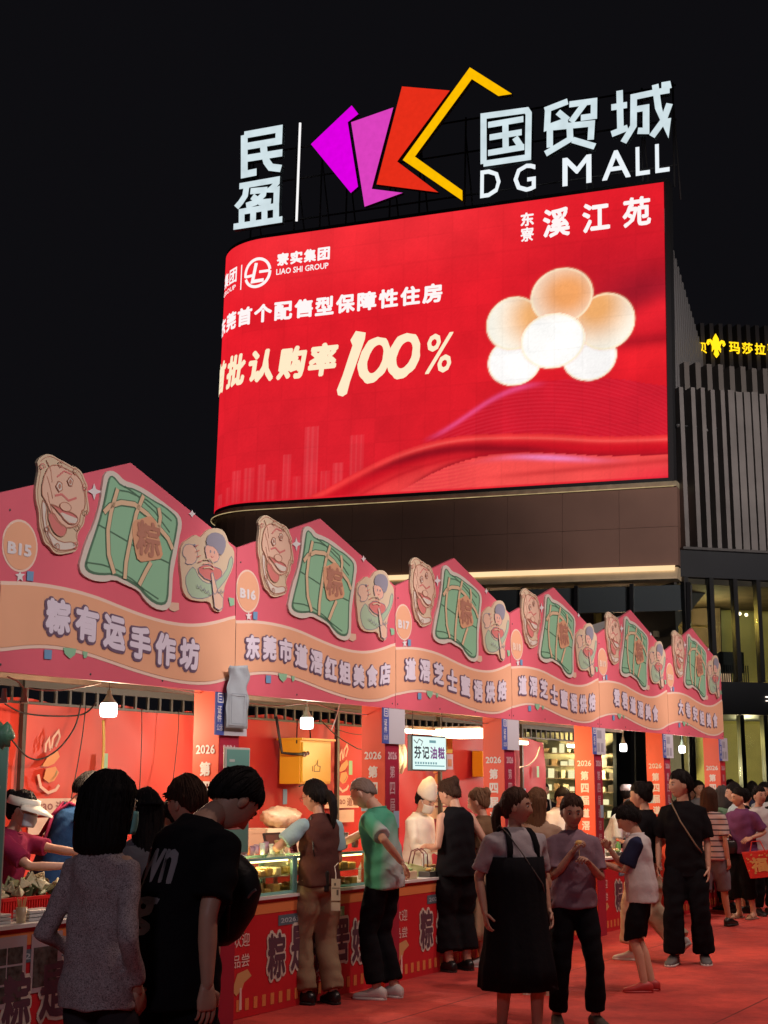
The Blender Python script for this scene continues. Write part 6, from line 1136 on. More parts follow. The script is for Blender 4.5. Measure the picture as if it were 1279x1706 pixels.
for px, Y, h, lab, c, hr in ((1088, 21.5, 1.66, 'distant stroller in white passing between the fifth and last posts', (.5, .48, .46), 'short'), (1137, 20.6, 1.62, 'distant stroller in dusty pink near the farthest bulb', (.34, .20, .20), 'bob'), (1252, 23.5, 1.70, 'distant stroller in dark blue beyond the end of the row', (.04, .05, .10), 'short')):
    person(at(px, Y), 190 if px < 1200 else 20, h, lab, hair=(hr, HB), top=(fab('stroller %s' % px, c), 't_shirt', .80, .85, .02), bot=('trousers', BK2, .06, 1.1), shoes=(SHOEB, 'flat', SOLB), seed=px % 50)
for px, Y, h, lab, c, hr, fc in ((1060, 23.5, 1.64, 'far stroller in olive between the fourth and fifth printed posts', (.12, .13, .07), 'crop', 150), (1106, 25, 1.70, 'far stroller in light grey left of the fifth printed post', (.35, .35, .36), 'short', 20), (1150, 27, 1.60, 'far woman with long hair in beige beyond the farthest stall', (.40, .32, .24), 'long', 200),
        (1181, 22.5, 1.66, 'far woman in mint green passing the last printed post', (.25, .42, .36), 'bob', 240), (1216, 26, 1.74, 'far tall man in dark grey past the end of the row', (.07, .07, .08), 'short', 175), (1240, 21.0, 1.58, 'far child-height stroller in pale yellow near the right edge', (.55, .48, .22), 'crop', 30), (1272, 22.5, 1.68, 'far stroller in white at the right edge behind the others', (.5, .5, .52), 'bob', 190)):
    person(at(px, Y), fc, h, lab, hair=(hr, HB), top=(fab('far cloth %s' % px, c), 't_shirt', .80, .85, .02), bot=('trousers', BK2, .06, 1.1), shoes=(SHOEB, 'flat', SOLB), seed=px % 47)
# --- stallholders
def stand(px, d):
    az = math.atan((px-639.5)/(FPX/math.cos(PITCH))); t = d*(math.cos(az)*.85883+math.sin(az)*.51226)/(math.sin(az)*.85883-math.cos(az)*.51226)
    return None
def onrow(px, d):
    x = (px-639.5)/(FPX/math.cos(PITCH)); # X/Y ratio
    t = (x*TD.y-TD.x)*d/(TU.x-x*TU.y); p = RW(t, d, 0); return (p.x, p.y, 0)
MAR = fab('maroon apron cloth', (.24, .02, .06)); NAVY = fab('blue tee', (.022, .065, .16)); GLOVE = mat('plastic glove', (.62, .55, .50), .25, bump=.8, bscale=60)
VIS = mat('visor white', (.75, .78, .66), .5)
r, V1 = person(onrow(4, 7.05), 95, 1.60, 'stallholder in a white sun visor, face mask and maroon top reaching over the dumpling basket', hair=('bun', HB), head=(.1, .0), lean=.22, la=(-.06, .52, 1.34, (-1, -.2, -.8)), ra=(.14, .46, 1.26, (1, -.3, -.8)), top=(MAR, 't_shirt', .82, .80, .02), bot=('trousers', BK2, .06, 1.1), shoes=(SHOEB, 'flat', SOLB), fem=True, extras=(ex_mask((.45, .52, .56)), ex_visor(VIS)), hcurl=(.8, .7), seed=41)
person(onrow(92, 7.2), 58, 1.78, 'stallholder in a blue tee and maroon apron bending over behind the nearest counter', hair=('short', HB), head=(.1, .4), lean=.32, la=(-.1, .42, .98), ra=(.1, .45, .98), top=(NAVY, 't_shirt', .82, .85, .022), bot=('trousers', BK2, .06, 1.1), shoes=(SHOEB, 'flat', SOLB), extras=(ex_apron(MAR, .5, 1.2),), seed=42)
WHL = fab('kitchen white', (.70, .66, .56)); 
person(onrow(694, 6.98), 125, 1.62, 'stallholder in a white kitchen hat, mask and white coat at the third stall', hair=('short', HB), head=(.1, .35), lean=.10, la=(-.05, .30, 1.03), ra=(.10, .32, 1.06), top=(WHL, 'kitchen_coat', .70, 1.7, .02), bot=('trousers', BK2, .06, 1.1), shoes=(SHOEB, 'flat', SOLB), fem=True, extras=(ex_mask((.60, .58, .50)), ex_chefhat(WHL, .21, .03)), hcurl=(.9, .9), seed=43)
person(onrow(928, 7.2), 150, 1.62, 'stallholder in a white tee, seen between the pinafore dress and the fourth printed post', hair=('short', HB), head=(0, .3), lean=.1, la=(-.1, .3, 1.02), ra=(.1, .3, 1.02), top=(WH, 't_shirt', .8, .9, .024), bot=('trousers', BK2, .06, 1.1), shoes=(SHOEB, 'flat', SOLB), extras=(ex_glasses(),), seed=44)
person(onrow(1013, 6.95), 120, 1.56, 'stallholder in white bending over the cooking tray of the fifth stall', hair=('crop', HB), head=(0, .5), lean=.45, la=(-.1, .4, 1.0), ra=(.1, .4, 1.0), top=(fab('cool white', (.55, .62, .66)), 't_shirt', .8, .9, .024), bot=('trousers', BK2, .06, 1.1), shoes=(SHOEB, 'flat', SOLB), seed=45)
person(onrow(1043, 7.6), 20, 1.64, 'cook in a white cap and black collar seen from behind in the fifth stall', hair=('crop', HB), head=(.1, 0), top=(BK, 't_shirt', .8, .9, .024), bot=('trousers', BK2, .06, 1.1), shoes=(SHOEB, 'flat', SOLB), extras=(ex_chefhat(fab('cap grey white', (.55, .53, .60)), .10, .075),), seed=46)
person(onrow(905, 9.6), 175, 1.68, 'helper in a white apron standing in the shop light behind the fourth stall', hair=('crop', HB), top=(BK, 't_shirt', .8, .9, .024), bot=('trousers', BK2, .06, 1.1), shoes=(SHOEB, 'flat', SOLB), extras=(ex_apron(fab('white apron cloth', (.6, .58, .52)), .4, 1.2),), seed=47)
# ================================================================== PROPS
def bag_mesh(name, fr, w, h, dp, m_, handle, hm, label, cat, extra=None, puff=.0):
    """a soft bag with gathered sides; fr origin is the middle of its bottom front edge"""
    root = thing(name, fr.O, label, cat); q = MB(); rs = []
    for i in range(9):
        t = i/8; rs.append((fr(0, h*t, -dp/2), w/2*(1+puff*math.sin(math.pi*t)), dp/2*(1+puff*1.5*math.sin(math.pi*t))*(1-.45*t*(puff == 0)), fr.X, fr.N, 5 if puff == 0 else 2.6))
    q.rings(rs, 28); o = q.build('bag_body', m_, root, True)
    q = MB()
    for c in (0.004, -dp-.004*0): q.tube([fr(-w*.25, h*.97, c), fr(-w*.2, h+handle*.75, c), fr(0, h+handle, c-.0), fr(w*.2, h+handle*.75, c), fr(w*.25, h*.97, c)], .006, 6)
    q.build('handle', hm, root, True)
    if extra: extra(root, fr)
    return root
# green handbag on the arm of the woman in the jumpsuit
a = C3['arms'][0]; hp = wpt(C3, a[1].lerp(a[2], .55)); fr = Fr(hp+V((-.16, -.06, -.36)), V((.93, -.30, -.20)), V((.10, .0, .99)))
bag_mesh('handbag', fr, .30, .20, .12, mat('olive leather', (.26, .28, .12), .32, bump=.15, bscale=30), .15, mat('maroon handle', (.16, .03, .04), .4), 'olive green handbag on the arm of the woman in the black jumpsuit', 'handbag')
h0, h1 = hnd(C14, -1)
def bagprint(root, fr):
    q = MB(); r = random.Random(3)
    for k in range(42):
        x, y = r.uniform(-.15, .12), r.uniform(.04, .28); s = r.uniform(.01, .03); q.prism(fr, [(x, y), (x+s, y+s*.3), (x+s*.8, y+s), (x-s*.2, y+s*.7)], .0010, .004)
    put(q, '福', fr, -.10, .07, .2, .17, .006, .04, 0, None); q.build('gold_print', mat('gold print', (.75, .48, .16), .4), root)
fr = Fr(V((h0.x+.07, h0.y-.16, h0.z-.47)), V((.97, -.2, .10)), V((-.10, 0, .99)))
root = thing('shopping_bag', fr.O, 'bright red shopping bag with gold print hanging beside the woman in purple', 'shopping bag')
q = MB(); q.prism(fr, [(-.13, 0), (.15, .0), (.19, .32), (-.19, .32)], -.14, 0); bb_ = q.build('bag_body', mat('red foil bag', (.72, .045, .03), .35, bump=.4, bscale=9), root); bevel(bb_, .006)
q = MB(); q.tube([fr(-.09, .32, -.0), fr(-.05, .44, -.02), fr(.05, .44, -.02), fr(.09, .32, -.0)], .007, 6); q.build('handle', mat('red foil bag'), root); bagprint(root, fr)
hp = wpt(C14, C14['U']((.12, .20, .96))); fr = Fr(hp+V((-.0, -.05, -.14)), V((.98, -.2, 0)), V((0, 0, 1)))
bag_mesh('shoulder_bag', fr, .24, .17, .12, mat('black shiny bag', (.02, .018, .02), .25), .16, SHOEB, 'round black shoulder bag in front of the woman in purple', 'shoulder bag', None, .22)
# phone pouch hanging from the ponytail woman
hp = wpt(C1, (.02, -.19, .93)); fr = Fr(hp, V((1, -.1, 0)), V((0, 0, 1))); root = thing('phone_case', fr.O, 'patterned phone case hanging on a lanyard at the back of the woman with the ponytail', 'phone case')
q = MB(); q.box(fr, -.035, .035, -.16, .0, -.012, 0, 0); q.box(fr, -.03, .03, -.07, -.065, .0005, .002, 1); q.box(fr, -.012, .0, -.05, -.03, .0005, .002, 1); q.box(fr, .006, .02, -.12, -.08, .0005, .002, 1); o = q.build('case', [mat('case ivory', (.45, .42, .34), .35), mat('case ink', (.08, .07, .06), .5)], root)
q = MB(); q.box(fr, -.035, .035, -.235, -.175, -.012, 0); q.build('card_holder', mat('case ivory'), root); q = MB(); q.tube([fr(0, 0, 0), fr(.0, .04, .0), fr(-.01, .09, .0), fr(.02, .12, .01)], .004, 6); q.build('lanyard', M_white, root)
fr = Fr(hp+V((-.10, .02, .0)), V((1, -.1, 0)), V((0, 0, 1))); root = thing('shoulder_bag', fr.O, 'small black pouch at the hip of the woman in khaki trousers', 'shoulder bag'); q = MB(); q.box(fr, -.065, .045, -.10, .06, -.05, 0); bevel(q.build('bag_body', SHOEB, root), .012); q = MB(); q.tube([fr(-.05, .06, -.02), wpt(C1, (-.13, -.10, 1.15)), wpt(C1, (-.10, -.02, 1.40))], .006, 6); q.build('strap', SHOEB, root)
# backpack carried in front by the bowed man
hp = wpt(P2, P2['U']((.06, .15, 1.17))); fr = Fr(hp, V((.85, -.5, 0)), V((0, 0, 1))); root = thing('backpack', fr.O, 'black backpack worn on the front of the bowed man in the black tee', 'backpack')
q = MB(); rs = []
for z, rx, ry, ox in ((-.22, .04, .04, -.06), (-.19, .08, .07, -.05), (-.10, .10, .09, -.01), (0, .115, .10, .01), (.08, .105, .09, 0), (.14, .07, .06, -.03), (.16, .03, .03, -.04)): rs.append((fr(ox, z, -.02), rx*(1+.04*math.sin(z*40)), ry, fr.X, fr.N, 2.3))
q.rings(rs, 26); q.build('bag_body', fab('backpack nylon', (.012, .012, .014), .3, 18, .5), root, True)
q = MB(); q.tube([fr(.02, .14, .03), fr(.05, .06, .07), fr(.06, -.05, .08), fr(.03, -.17, .05)], .009, 6); q.build('strap', fab('backpack strap', (.05, .05, .055)), root)
q = MB(); q.tube([fr(.11, -.02, .02), fr(.135, .0, .03), fr(.155, .012, .03)], .006, 6); q.build('buckle', mat('metal buckle', (.3, .3, .3), .3, .8), root)
# crumpled paper on the placard of the post between the first two stalls
u0, z0 = solve(374, 1212, 6.06); u1, z1 = solve(412, 1108, 6.06); fr = Fr(RW(T0, 6.055, 0), TU, UP); root = thing('paper_sheet', RW(T0+u0, 6.05, z0), 'crumpled grey blue paper sheet stuck over the placard between the first two stalls', 'paper')
q = MB(); n1, n2 = 10, 18; vs = []
for i in range(n1+1):
    for j in range(n2+1):
        x = u0+(u1-u0)*i/n1; z = z0+(z1-z0)*j/n2; t = j/n2; c = .008+.012*math.sin(i*.9+j*.7)*t+(.09*(t-.62)**1*max(0, 1-i/6) if t > .62 else 0)+.03*max(0, t-.8)*math.sin(i); vs.append(fr(x+.02*math.sin(j)*t, z-(.09*(t-.7)*(1-abs(i/n1-.1)) if t > .7 else 0), c))
q.add(vs, [(i*(n2+1)+j, (i+1)*(n2+1)+j, (i+1)*(n2+1)+j+1, i*(n2+1)+j+1) for i in range(n1) for j in range(n2)]); o = q.build('sheet', mat('grey blue paper', (.36, .42, .45), .6, bump=.3, bscale=8), root, True); s = o.modifiers.new('s', 'SOLIDIFY'); s.thickness = .002
q = MB(); q.stroke(fr, [(u0+.03, z0+.03), (u1-.05, z0+.03), (u1-.05, z0+.24), (u0+.03, z0+.24), (u0+.03, z0+.03)], .004, .030, .031); q.build('printed_frame', mat('paper ink', (.22, .26, .3), .6), o)
# teal posters: one at the left edge, one on the post
def poster(x0p, y0p, x1p, y1p, d, label, nm='poster'):
    ua, za = solve(x0p, y1p, d); ub, zb = solve(x1p, y0p, d); fr = Fr(RW(T0, d, 0), TU, UP); root = thing(nm, RW(T0+(ua+ub)/2, d, za), label, 'poster'); q = MB(); q.box(fr, ua, ub, za, zb, -.02, 0); bevel(q.build('board', mat('poster rim', (.55, .56, .50), .5), root), .006)
    q = MB(); q.box(fr, ua+.015, ub-.015, za+.015, zb-.015, .0005, .003, 0)
    for k in range(9): zz = zb-.10-k*(zb-za-.14)/9; q.box(fr, ua+.04, ua+(ub-ua)*(.35+.4*((k*37) % 5)/5), zz, zz+.018, .0035, .005, 1+(k % 3 == 1))
    q.build('printed_menu', [M_teal, mat('menu white', (.50, .60, .56), .5), mat('menu pink', (.5, .22, .2), .5)], root); return root
poster(-40, 1222, 17, 1556, 5.98, 'teal menu poster standing at the left edge of the nearest stall')
poster(372, 1246, 417, 1425, 5.93, 'teal menu board hanging on the printed post between the first two stalls')
u, z = solve(5, 1225, 5.9); q = MB(); q.ball(RW(T0+u, 5.9, z), .06, .05, .07, nu=12, nv=9, fn=lambda v, p: tuple(c*(1+.18*math.sin(9*v[0]+5*v[2])) for c in p)); o = q.build('plastic_bag', mat('green plastic', (.16, .45, .28), .3, bump=.8, bscale=20), None, True); tag(o, 'crumpled green plastic bag tied on top of the teal poster at the left edge', 'plastic bag')
# goods on the nearest counter
CT = .825
def onct(px, py, dz=0):         # point on the counter-top plane
    p = G(px, py, CT+dz); return p
C_red = mat('red plastic', (.72, .02, .02), .35); c0 = RW(T0+1.0, 6.70, CT); fr = Fr(c0, TU, TD)
root = thing('plastic_basket', c0, 'red plastic basket piled with leaf-wrapped dumplings on the nearest counter', 'basket')
q = MB(); W_, D_ = .46, .20
for (x0, x1, y0, y1) in ((-W_, W_, -D_, -D_+.012), (-W_, W_, D_-.012, D_), (-W_, -W_+.012, -D_, D_), (W_-.012, W_, -D_, D_)):
    q.box(fr, x0, x1, y0, y1, .002, .035)
    q.box(fr, x0-.006, x1+.006, y0-.006, y1+.006, .105, .125)
    n = int(max(x1-x0, y1-y0)/.022)
    for k in range(n+1):
        if x1-x0 > y1-y0: q.box(fr, x0+k*.022, x0+k*.022+.011, y0, y1, .035, .105)
        else: q.box(fr, x0, x1, y0+k*.022, y0+k*.022+.011, .035, .105)
q.box(fr, -W_, W_, -D_, D_, .002, .010); q.build('basket_wall', C_red, root)
zm = MB(); zm.add([V(p)*.055 for p in ((-1, -.8, -.5), (1, -.7, -.45), (.1, 1, -.5), (.0, .05, .85), (0, -.5, -.62))], [(0, 1, 3), (1, 2, 3), (2, 0, 3), (0, 4, 1), (1, 4, 2), (2, 4, 0)])
proto = None; rr = random.Random(5)
zmats = [mat('leaf olive', (.20, .21, .09), .5, bump=.5, bscale=30), mat('leaf dark', (.09, .12, .05), .5, bump=.5, bscale=30), mat('leaf pale', (.42, .40, .24), .5, bump=.5, bscale=30)]
protos = []
for k in range(66):
    x = rr.uniform(-W_+.06, W_-.06); y = rr.uniform(-D_+.05, D_-.05); h = .10+.12*(1-abs(x)/W_)*rr.random()+.03
    p = fr(x, y, h); L_ = 'leaf-wrapped rice dumpling in the heap in the red basket'
    if k < 3:
        o = bevel(zm.build('rice_dumpling', zmats[k], None, False, True), .008); me_ = o.data; s = MB(); s.tube([V((-.03, -.03, -.03)), V((-.01, 0, .03)), V((.03, .01, .0)), V((.02, -.03, -.035))], .003, 5); so = s.build('string', mat('hemp string', (.5, .42, .25), .8), o, False, True); protos.append(o)
    else: o = dup(protos[k % 3])
    o.location = p; o.rotation_euler = (rr.uniform(-.6, .6), rr.uniform(-.6, .6), rr.uniform(0, 6.3)); tag(o, L_, 'rice dumpling', 'rice dumplings heaped in the red basket')
p = RW(T0+.50, 6.28, CT); root = thing('toothpick_cup', p, 'clear plastic cup of bamboo toothpicks at the front of the nearest counter', 'cup'); q = MB(); q.rings([(p+UP*.001, .026, .026, TU, TD), (p+UP*.09, .034, .034, TU, TD)], 18); q.build('cup', mat('frosted plastic', (.62, .52, .36), .3), root, True)
q = MB(); r_ = random.Random(2)
for k in range(16): a = r_.uniform(0, 6.28); d_ = TU*math.cos(a)+TD*math.sin(a); q.tube([p+UP*.05+d_*.012, p+UP*(.13+r_.uniform(0, .02))+d_*.028], .0022, 4)
q.build('toothpicks', mat('bamboo', (.70, .50, .26), .6), root)['kind'] = 'stuff'
for k, (x, y, w, h, lab) in enumerate(((.30, 6.36, .13, .06, 'stack of clear lunch boxes at the left of the nearest counter'), (.70, 6.36, .12, .065, 'stack of foam boxes beside the toothpick cup'), (.98, 6.36, .12, .05, 'pale paper trays to the right of the toothpick cup'))):
    root = thing('food_box', RW(T0+x, y, CT), lab, 'food box'); fb = Fr(RW(T0+x, y, CT), TU, TD)
    for j in range(3): q = MB(); q.box(fb, -w, w, -.07, .07, .001+j*h/3, h/3*.86+j*h/3); bevel(q.build('tray', mat('clear tray', (.60, .62, .64), .3), root), .003)
# hands: red carrier bag and green pot
h0, h1 = hnd(V1, 1); root = thing('carrier_bag', h1, 'red plastic carrier bag held open over the dumplings by the stallholder in the visor', 'carrier bag'); q = MB(); rs = []
for z, r1_ in ((.02, .015), (-.03, .035), (-.08, .07), (-.14, .085), (-.20, .08), (-.23, .05)): rs.append((h1+UP*z, r1_, r1_*.7, TU, TD))
q.rings(rs, 26, 0, lambda a, i: 1+.10*math.sin(a*7+i)); q.build('bag_body', mat('thin red plastic', (.80, .10, .07), .3, bump=.6, bscale=25), root, True)
q = MB(); q.tube([h1+UP*.02, h1+UP*.06+TU*.02, h1+UP*.02+TU*.04], .006, 5); q.build('handle', mat('thin red plastic'), root)
pz = RW(T0+1.22, 6.99, CT); root = thing('canister', pz, 'bright green round canister behind the dumpling basket', 'canister'); q = MB(); q.rings([(pz+UP*z, r1_, r1_, TU, TD) for z, r1_ in ((.001, .065), (.17, .07), (.175, .073), (.19, .073))], 22); q.build('tin', mat('green tin', (.10, .42, .06), .35), root, True); q = MB(); q.rings([(pz+UP*.191, .074, .074, TU, TD), (pz+UP*.2, .07, .07, TU, TD)], 22); q.build('lid', mat('green lid', (.05, .25, .05), .4), root)
# photo prints on the front of the nearest counter
cf = Fr(RW(T0, 6.23, 0), TU, UP)
for (a, b, z0_, z1_, lab) in ((.20, .50, .36, .76, 'sheet of small dark food photos taped on the front of the nearest counter'), (.54, .80, .42, .76, 'white-framed photo poster beside the sheet of food photos')):
    root = thing('photo_sheet', cf((a+b)/2, z0_, .01), lab, 'poster'); q = MB(); q.box(cf, a, b, z0_, z1_, .004, .007); q.build('sheet', mat('photo paper', (.42, .36, .40), .4), root)
    for i in range(2 if a < .3 else 1):
        for j in range(3 if a < .3 else 1):
            q = MB(); w = (b-a-.06)/(2 if a < .3 else 1); h = (z1_-z0_-.08)/(3 if a < .3 else 1); q.box(cf, a+.02+i*(w+.01), a+.02+i*(w+.01)+w, z0_+.03+j*h, z0_+.03+j*h+h*.88, .0075, .009); q.build('photo', mat('food photo', (.07, .075, .07), .4, var=.8, vscale=28), root)
# yellow box with conduit on the second back cloth
u, z = solve(488, 1309, 8.05); ua, za = solve(462, 1306, 8.15); ub, zb = solve(518, 1236, 8.15); fr = Fr(RW(T0, 8.18, 0), TU, UP); root = thing('electric_box', RW(T0+(ua+ub)/2, 8.1, za), 'yellow electric box with a thumbs-up sticker fixed to the red cloth', 'electric box')
yb = mat('yellow enamel', (.72, .36, .02), .4); q = MB(); q.box(fr, ua, ub-.04, za, zb, .05, .30); bevel(q.build('casing', yb, root), .006)
q = MB(); q.box(fr, ua+.02, ub-.06, za+.02, zb-.02, .301, .315); dr = q.build('door', mat('yellow enamel 2', (.80, .46, .03), .35), root); bevel(dr, .004)
q = MB(); cx_, cz_ = (ua+ub)/2-.02, (za+zb)/2-.04
q.stroke(fr, [(cx_-.05, cz_-.05), (cx_+.05, cz_-.05), (cx_+.06, cz_), (cx_+.01, cz_+.005), (cx_+.015, cz_+.06), (cx_-.01, cz_+.02), (cx_-.05, cz_), (cx_-.05, cz_-.05)], .008, .316, .318); q.stroke(fr, [(cx_-.08, cz_), (cx_-.08, cz_-.05)], .01, .316, .318); q.build('sticker', mat('sticker ink', (.20, .09, .02), .5), dr)
q = MB(); q.box(fr, ua-.03, ub-.01, zb, zb+.02, .03, .34); q.build('rain_hood', yb, root)
q = MB(); q.ball(fr(ua+.03, zb-.14, .325), .03, nu=10, nv=8); q.ball(fr(ua+.09, zb-.13, .325), .022, nu=10, nv=8); q.build('cable_gland', mat('chrome'), root)
q = MB(); q.tube([fr(ua-.28, 2.3, .2), fr(ua-.22, 2.1, .2), fr(ua-.2, 1.95, .22), fr(ua-.13, zb-.14, .3), fr(ua+.02, zb-.14, .33)], .014, 8); q.build('conduit', M_cable, root, True)
u2, z2 = solve(722, 1293, 8.1); fr = Fr(RW(T0, 8.2, 0), TU, UP); ua, za = solve(789, 1294, 8.15); ub, zb = solve(807, 1252, 8.15); root = thing('electric_box', RW(T0+ua, 8.1, za), 'ochre electric box in shade under the square lamp of the third stall', 'electric box'); q = MB(); q.box(fr, ua, ub, za, zb, .03, .18); bevel(q.build('casing', yb, root), .006); q = MB(); q.box(fr, ua+.02, ub-.02, za+.02, zb-.02, .181, .19); q.build('door', mat('yellow enamel 2'), root)
# lit sign of the third stall
ua, za = solve(686, 1284, 6.6); ub, zb = solve(743, 1227, 6.6); fr = Fr(RW(T0, 6.6, 0), TU, UP); root = thing('hanging_sign', RW(T0+(ua+ub)/2, 6.6, za), 'lit white hanging sign in the third stall', 'sign')
q = MB(); q.box(fr, ua, ub, za, zb, -.05, 0); bevel(q.build('light_box', mat('sign case', (.05, .06, .06), .4), root), .006)
q = MB(); q.box(fr, ua+.015, ub-.015, za+.015, zb-.015, .001, .004); fc = q.build('lit_face', emat('sign face', (.80, 1.0, .95), 1.0), root)
q = MB(); w_ = (ub-ua-.06)/4
for k, ch in enumerate('芬记油糍'): put(q, ch, fr, ua+.03+w_*k+.004, (za+zb)/2-.055, w_*.88, .12, .006, .03, 0 if k < 2 else 1, None)
q.box(fr, ua+.05, ub-.05, za+.045, za+.055, .005, .006, 2)
for k in range(9): q.box(fr, ua+.05+k*.05, ua+.08+k*.05, za+.065, za+.085, .005, .006, 2)
q.stroke(fr, [(ua+.03, zb-.05), (ua+.09, zb-.08), (ua+.13, zb-.04), (ua+.20, zb-.06), (ua+.17, zb-.10)], .008, .005, .006, 0); q.box(fr, (ua+ub)/2-.01, (ua+ub)/2+.12, zb-.07, zb-.045, .005, .006, 2)
q.build('lettering', [emat('sign ink', (.04, .04, .05), 1), emat('sign ink2', (.20, .06, .22), 1), emat('sign ink3', (.18, .35, .38), 1)], fc)
q = MB(); q.box(fr, ub+.01, ub+.14, za+.02, (za+zb)/2-.0, -.01, 0, 0); q.box(fr, ub+.01, ub+.13, (za+zb)/2+.01, zb-.02, -.01, 0, 1); q.box(fr, ub+.03, ub+.11, za+.05, za+.12, .0005, .002, 2); q.build('sticker_panel', [mat('sticker white', (.7, .75, .75), .5), mat('sticker yellow', (.75, .65, .12), .5), mat('sticker orange', (.7, .4, .2), .5)], root)
q = MB()
for x in (ua+.05, ub-.05): q.tube([fr(x, zb, -.02), fr(x, 2.42, -.02)], .004, 5)
q.build('hanger', M_steel, root)
# display cases of the second stall
def case(uA, uB, d, H, label, side):
    fr = Fr(RW(T0+uA, d, CT), TU, UP); w = uB-uA; D_ = .30; root = thing('display_case', RW(T0+(uA+uB)/2, d+.15, CT), label, 'display case', 'glass display cases on the second counter')
    q = MB(); e = .012
    for (a, c) in ((0, 0), (w, 0), (0, -D_), (w, -D_)): q.box(fr, a-e, a+e, .002, H, c-e, c+e)
    for c in (0, -D_): q.box(fr, e, w-e, H-.02, H, c-e, c+e); q.box(fr, e, w-e, .002, .02, c-e, c+e)
    q.build('frame', mat('aqua frame', (.22, .48, .46), .4), root)
    for (a0, a1, c0_, c1_) in ((.013, w-.013, -.003, .003), (.013, w-.013, -D_-.003, -D_+.003)): q = MB(); q.box(fr, a0, a1, .02, H-.02, c0_, c1_); q.build('glass_pane', glassmat('case glass', (.93, .95, .88), .06), root)
    for a in (0, w): q = MB(); q.box(fr, a-.003, a+.003, .02, H-.02, -D_+.013, -.013); q.build('glass_pane', glassmat('case glass'), root)
    q = MB(); q.box(fr, -.01, w+.01, H+.001, H+.012, -D_-.01, .01); q.build('lid', glassmat('case glass'), root)
    q = MB(); q.box(fr, .02, w-.02, .125, .131, -D_+.02, -.02); q.build('shelf', mat('shelf wire', (.5, .5, .45), .3, .5), root)
    q = MB(); q.box(fr, .03, w-.03, H-.035, H-.022, -.04, -.02); q.build('light_strip', emat('case strip', (1, .82, .38), 6), root)
    q = MB(); q.box(fr, .02, w-.02, .003, .008, -D_+.02, -.02); q.build('base_tray', mat('tray cream', (.6, .58, .45), .4), root)
    lamp('POINT', fr(w*.3, H-.05, -.12), 1.6, (1, .78, .34), .03); lamp('POINT', fr(w*.7, H-.05, -.12), 1.6, (1, .78, .34), .03)
    return fr, w
snackm = [mat('snack gold', (.66, .40, .12), .5, bump=.4), mat('snack cream', (.72, .62, .38), .5, bump=.4), mat('snack green', (.30, .45, .20), .5), mat('snack tan', (.50, .30, .13), .5, bump=.4)]
rr = random.Random(9); sn = []
for (uA, uB, lab, sd) in ((2.52, 3.32, 'glass display case at the left end of the second counter', 0), (3.36, 4.40, 'long glass display case lit yellow inside, right on the second counter', 1)):
    fr, w = case(uA, uB, 6.26, .275, lab, sd)
    for lev, z in ((0, .009), (1, .132)):
        x = .05
        while x < w-.10:
            ww = rr.uniform(.07, .11); hh = rr.uniform(.03, .075); mm_ = snackm[rr.randrange(4)]
            for c in (-.07, -.19):
                q = MB(); q.box(fr, x, x+ww, z, z+hh, c-.04, c+.04); o = bevel(q.build('pastry_box', mm_, None), .012, 3); tag(o, 'boxed pastry on the %s shelf of the %s display case' % (('bottom', 'upper')[lev], ('left', 'right')[sd]), 'pastry', 'pastries in the glass cases')
            x += ww+rr.uniform(.012, .04)
# things on and behind the second counter
def simple_box(name, px, py, d, w, h, dp, m_, label, cat, grp=None, base=None):
    u, z = solve(px, py, d); z = base if base is not None else z; fr = Fr(RW(T0+u, d, z), TU, UP); root = thing(name, RW(T0+u, d, z), label, cat, grp); q = MB(); q.box(fr, -w/2, w/2, .001, h, -dp, 0); bevel(q.build('carton', m_, root), .004)
    q = MB(); q.box(fr, -w/2-.003, w/2+.003, h*.80, h+.006, -dp-.003, .003); q.build('lid', m_, root); return root, fr
kraft = mat('kraft board', (.45, .26, .16), .6); kred = mat('red carton', (.52, .10, .07), .5); cream_ = mat('cream carton', (.72, .62, .42), .5)
BT = .90
tb = MB(); tb.box(Fr(RW(T0, 7.55, 0), TU, UP), 2.5, 4.5, BT-.03, BT, -.45, 0); tb2 = thing('goods_table', RW(T0+3.5, 7.7, 0), 'table behind the second counter stacked with cartons', 'table'); tb.build('table_top', M_top, tb2)
for x in (2.55, 4.45):
    for c in (-.42, -.03): q = MB(); q.box(Fr(RW(T0+x, 7.55, 0), TU, UP), -.02, .02, 0, BT-.03, c-.02, c+.02); q.build('leg', M_steel, tb2)
simple_box('carton', 420, 1440, 7.56, .34, .18, .3, kred, 'reddish carton at the bottom of the stack behind the glass cases', 'box', None, BT)
r_, f_ = simple_box('carton', 424, 1400, 7.58, .32, .15, .3, kraft, 'brown carton on top of the reddish one behind the glass cases', 'box', None, BT+.19)
simple_box('carton', 460, 1400, 7.57, .28, .34, .3, cream_, 'cream carton beside the brown and red cartons', 'box', None, BT)
u, z = solve(482, 1360, 7.6); q = MB(); p = RW(T0+u, 7.7, BT+.44)
q.ball(p, .26, .14, .10, TU, TD, nu=22, nv=12, fn=lambda v, p_: tuple(c*(1+.09*math.sin(8*v[0]+3*v[2])+.06*math.sin(13*v[1]+9*v[2])) for c in p_)); o = q.build('plastic_sack', mat('warm plastic sack', (.70, .50, .33), .3, bump=.9, bscale=14), None, True); tag(o, 'crinkled translucent sack lying on the cream cartons of the second stall', 'sack')
simple_box('carton', 498, 1400, 7.6, .34, .33, .28, mat('pale carton', (.66, .48, .34), .6), 'pale carton under the crinkled sack', 'box', None, BT)
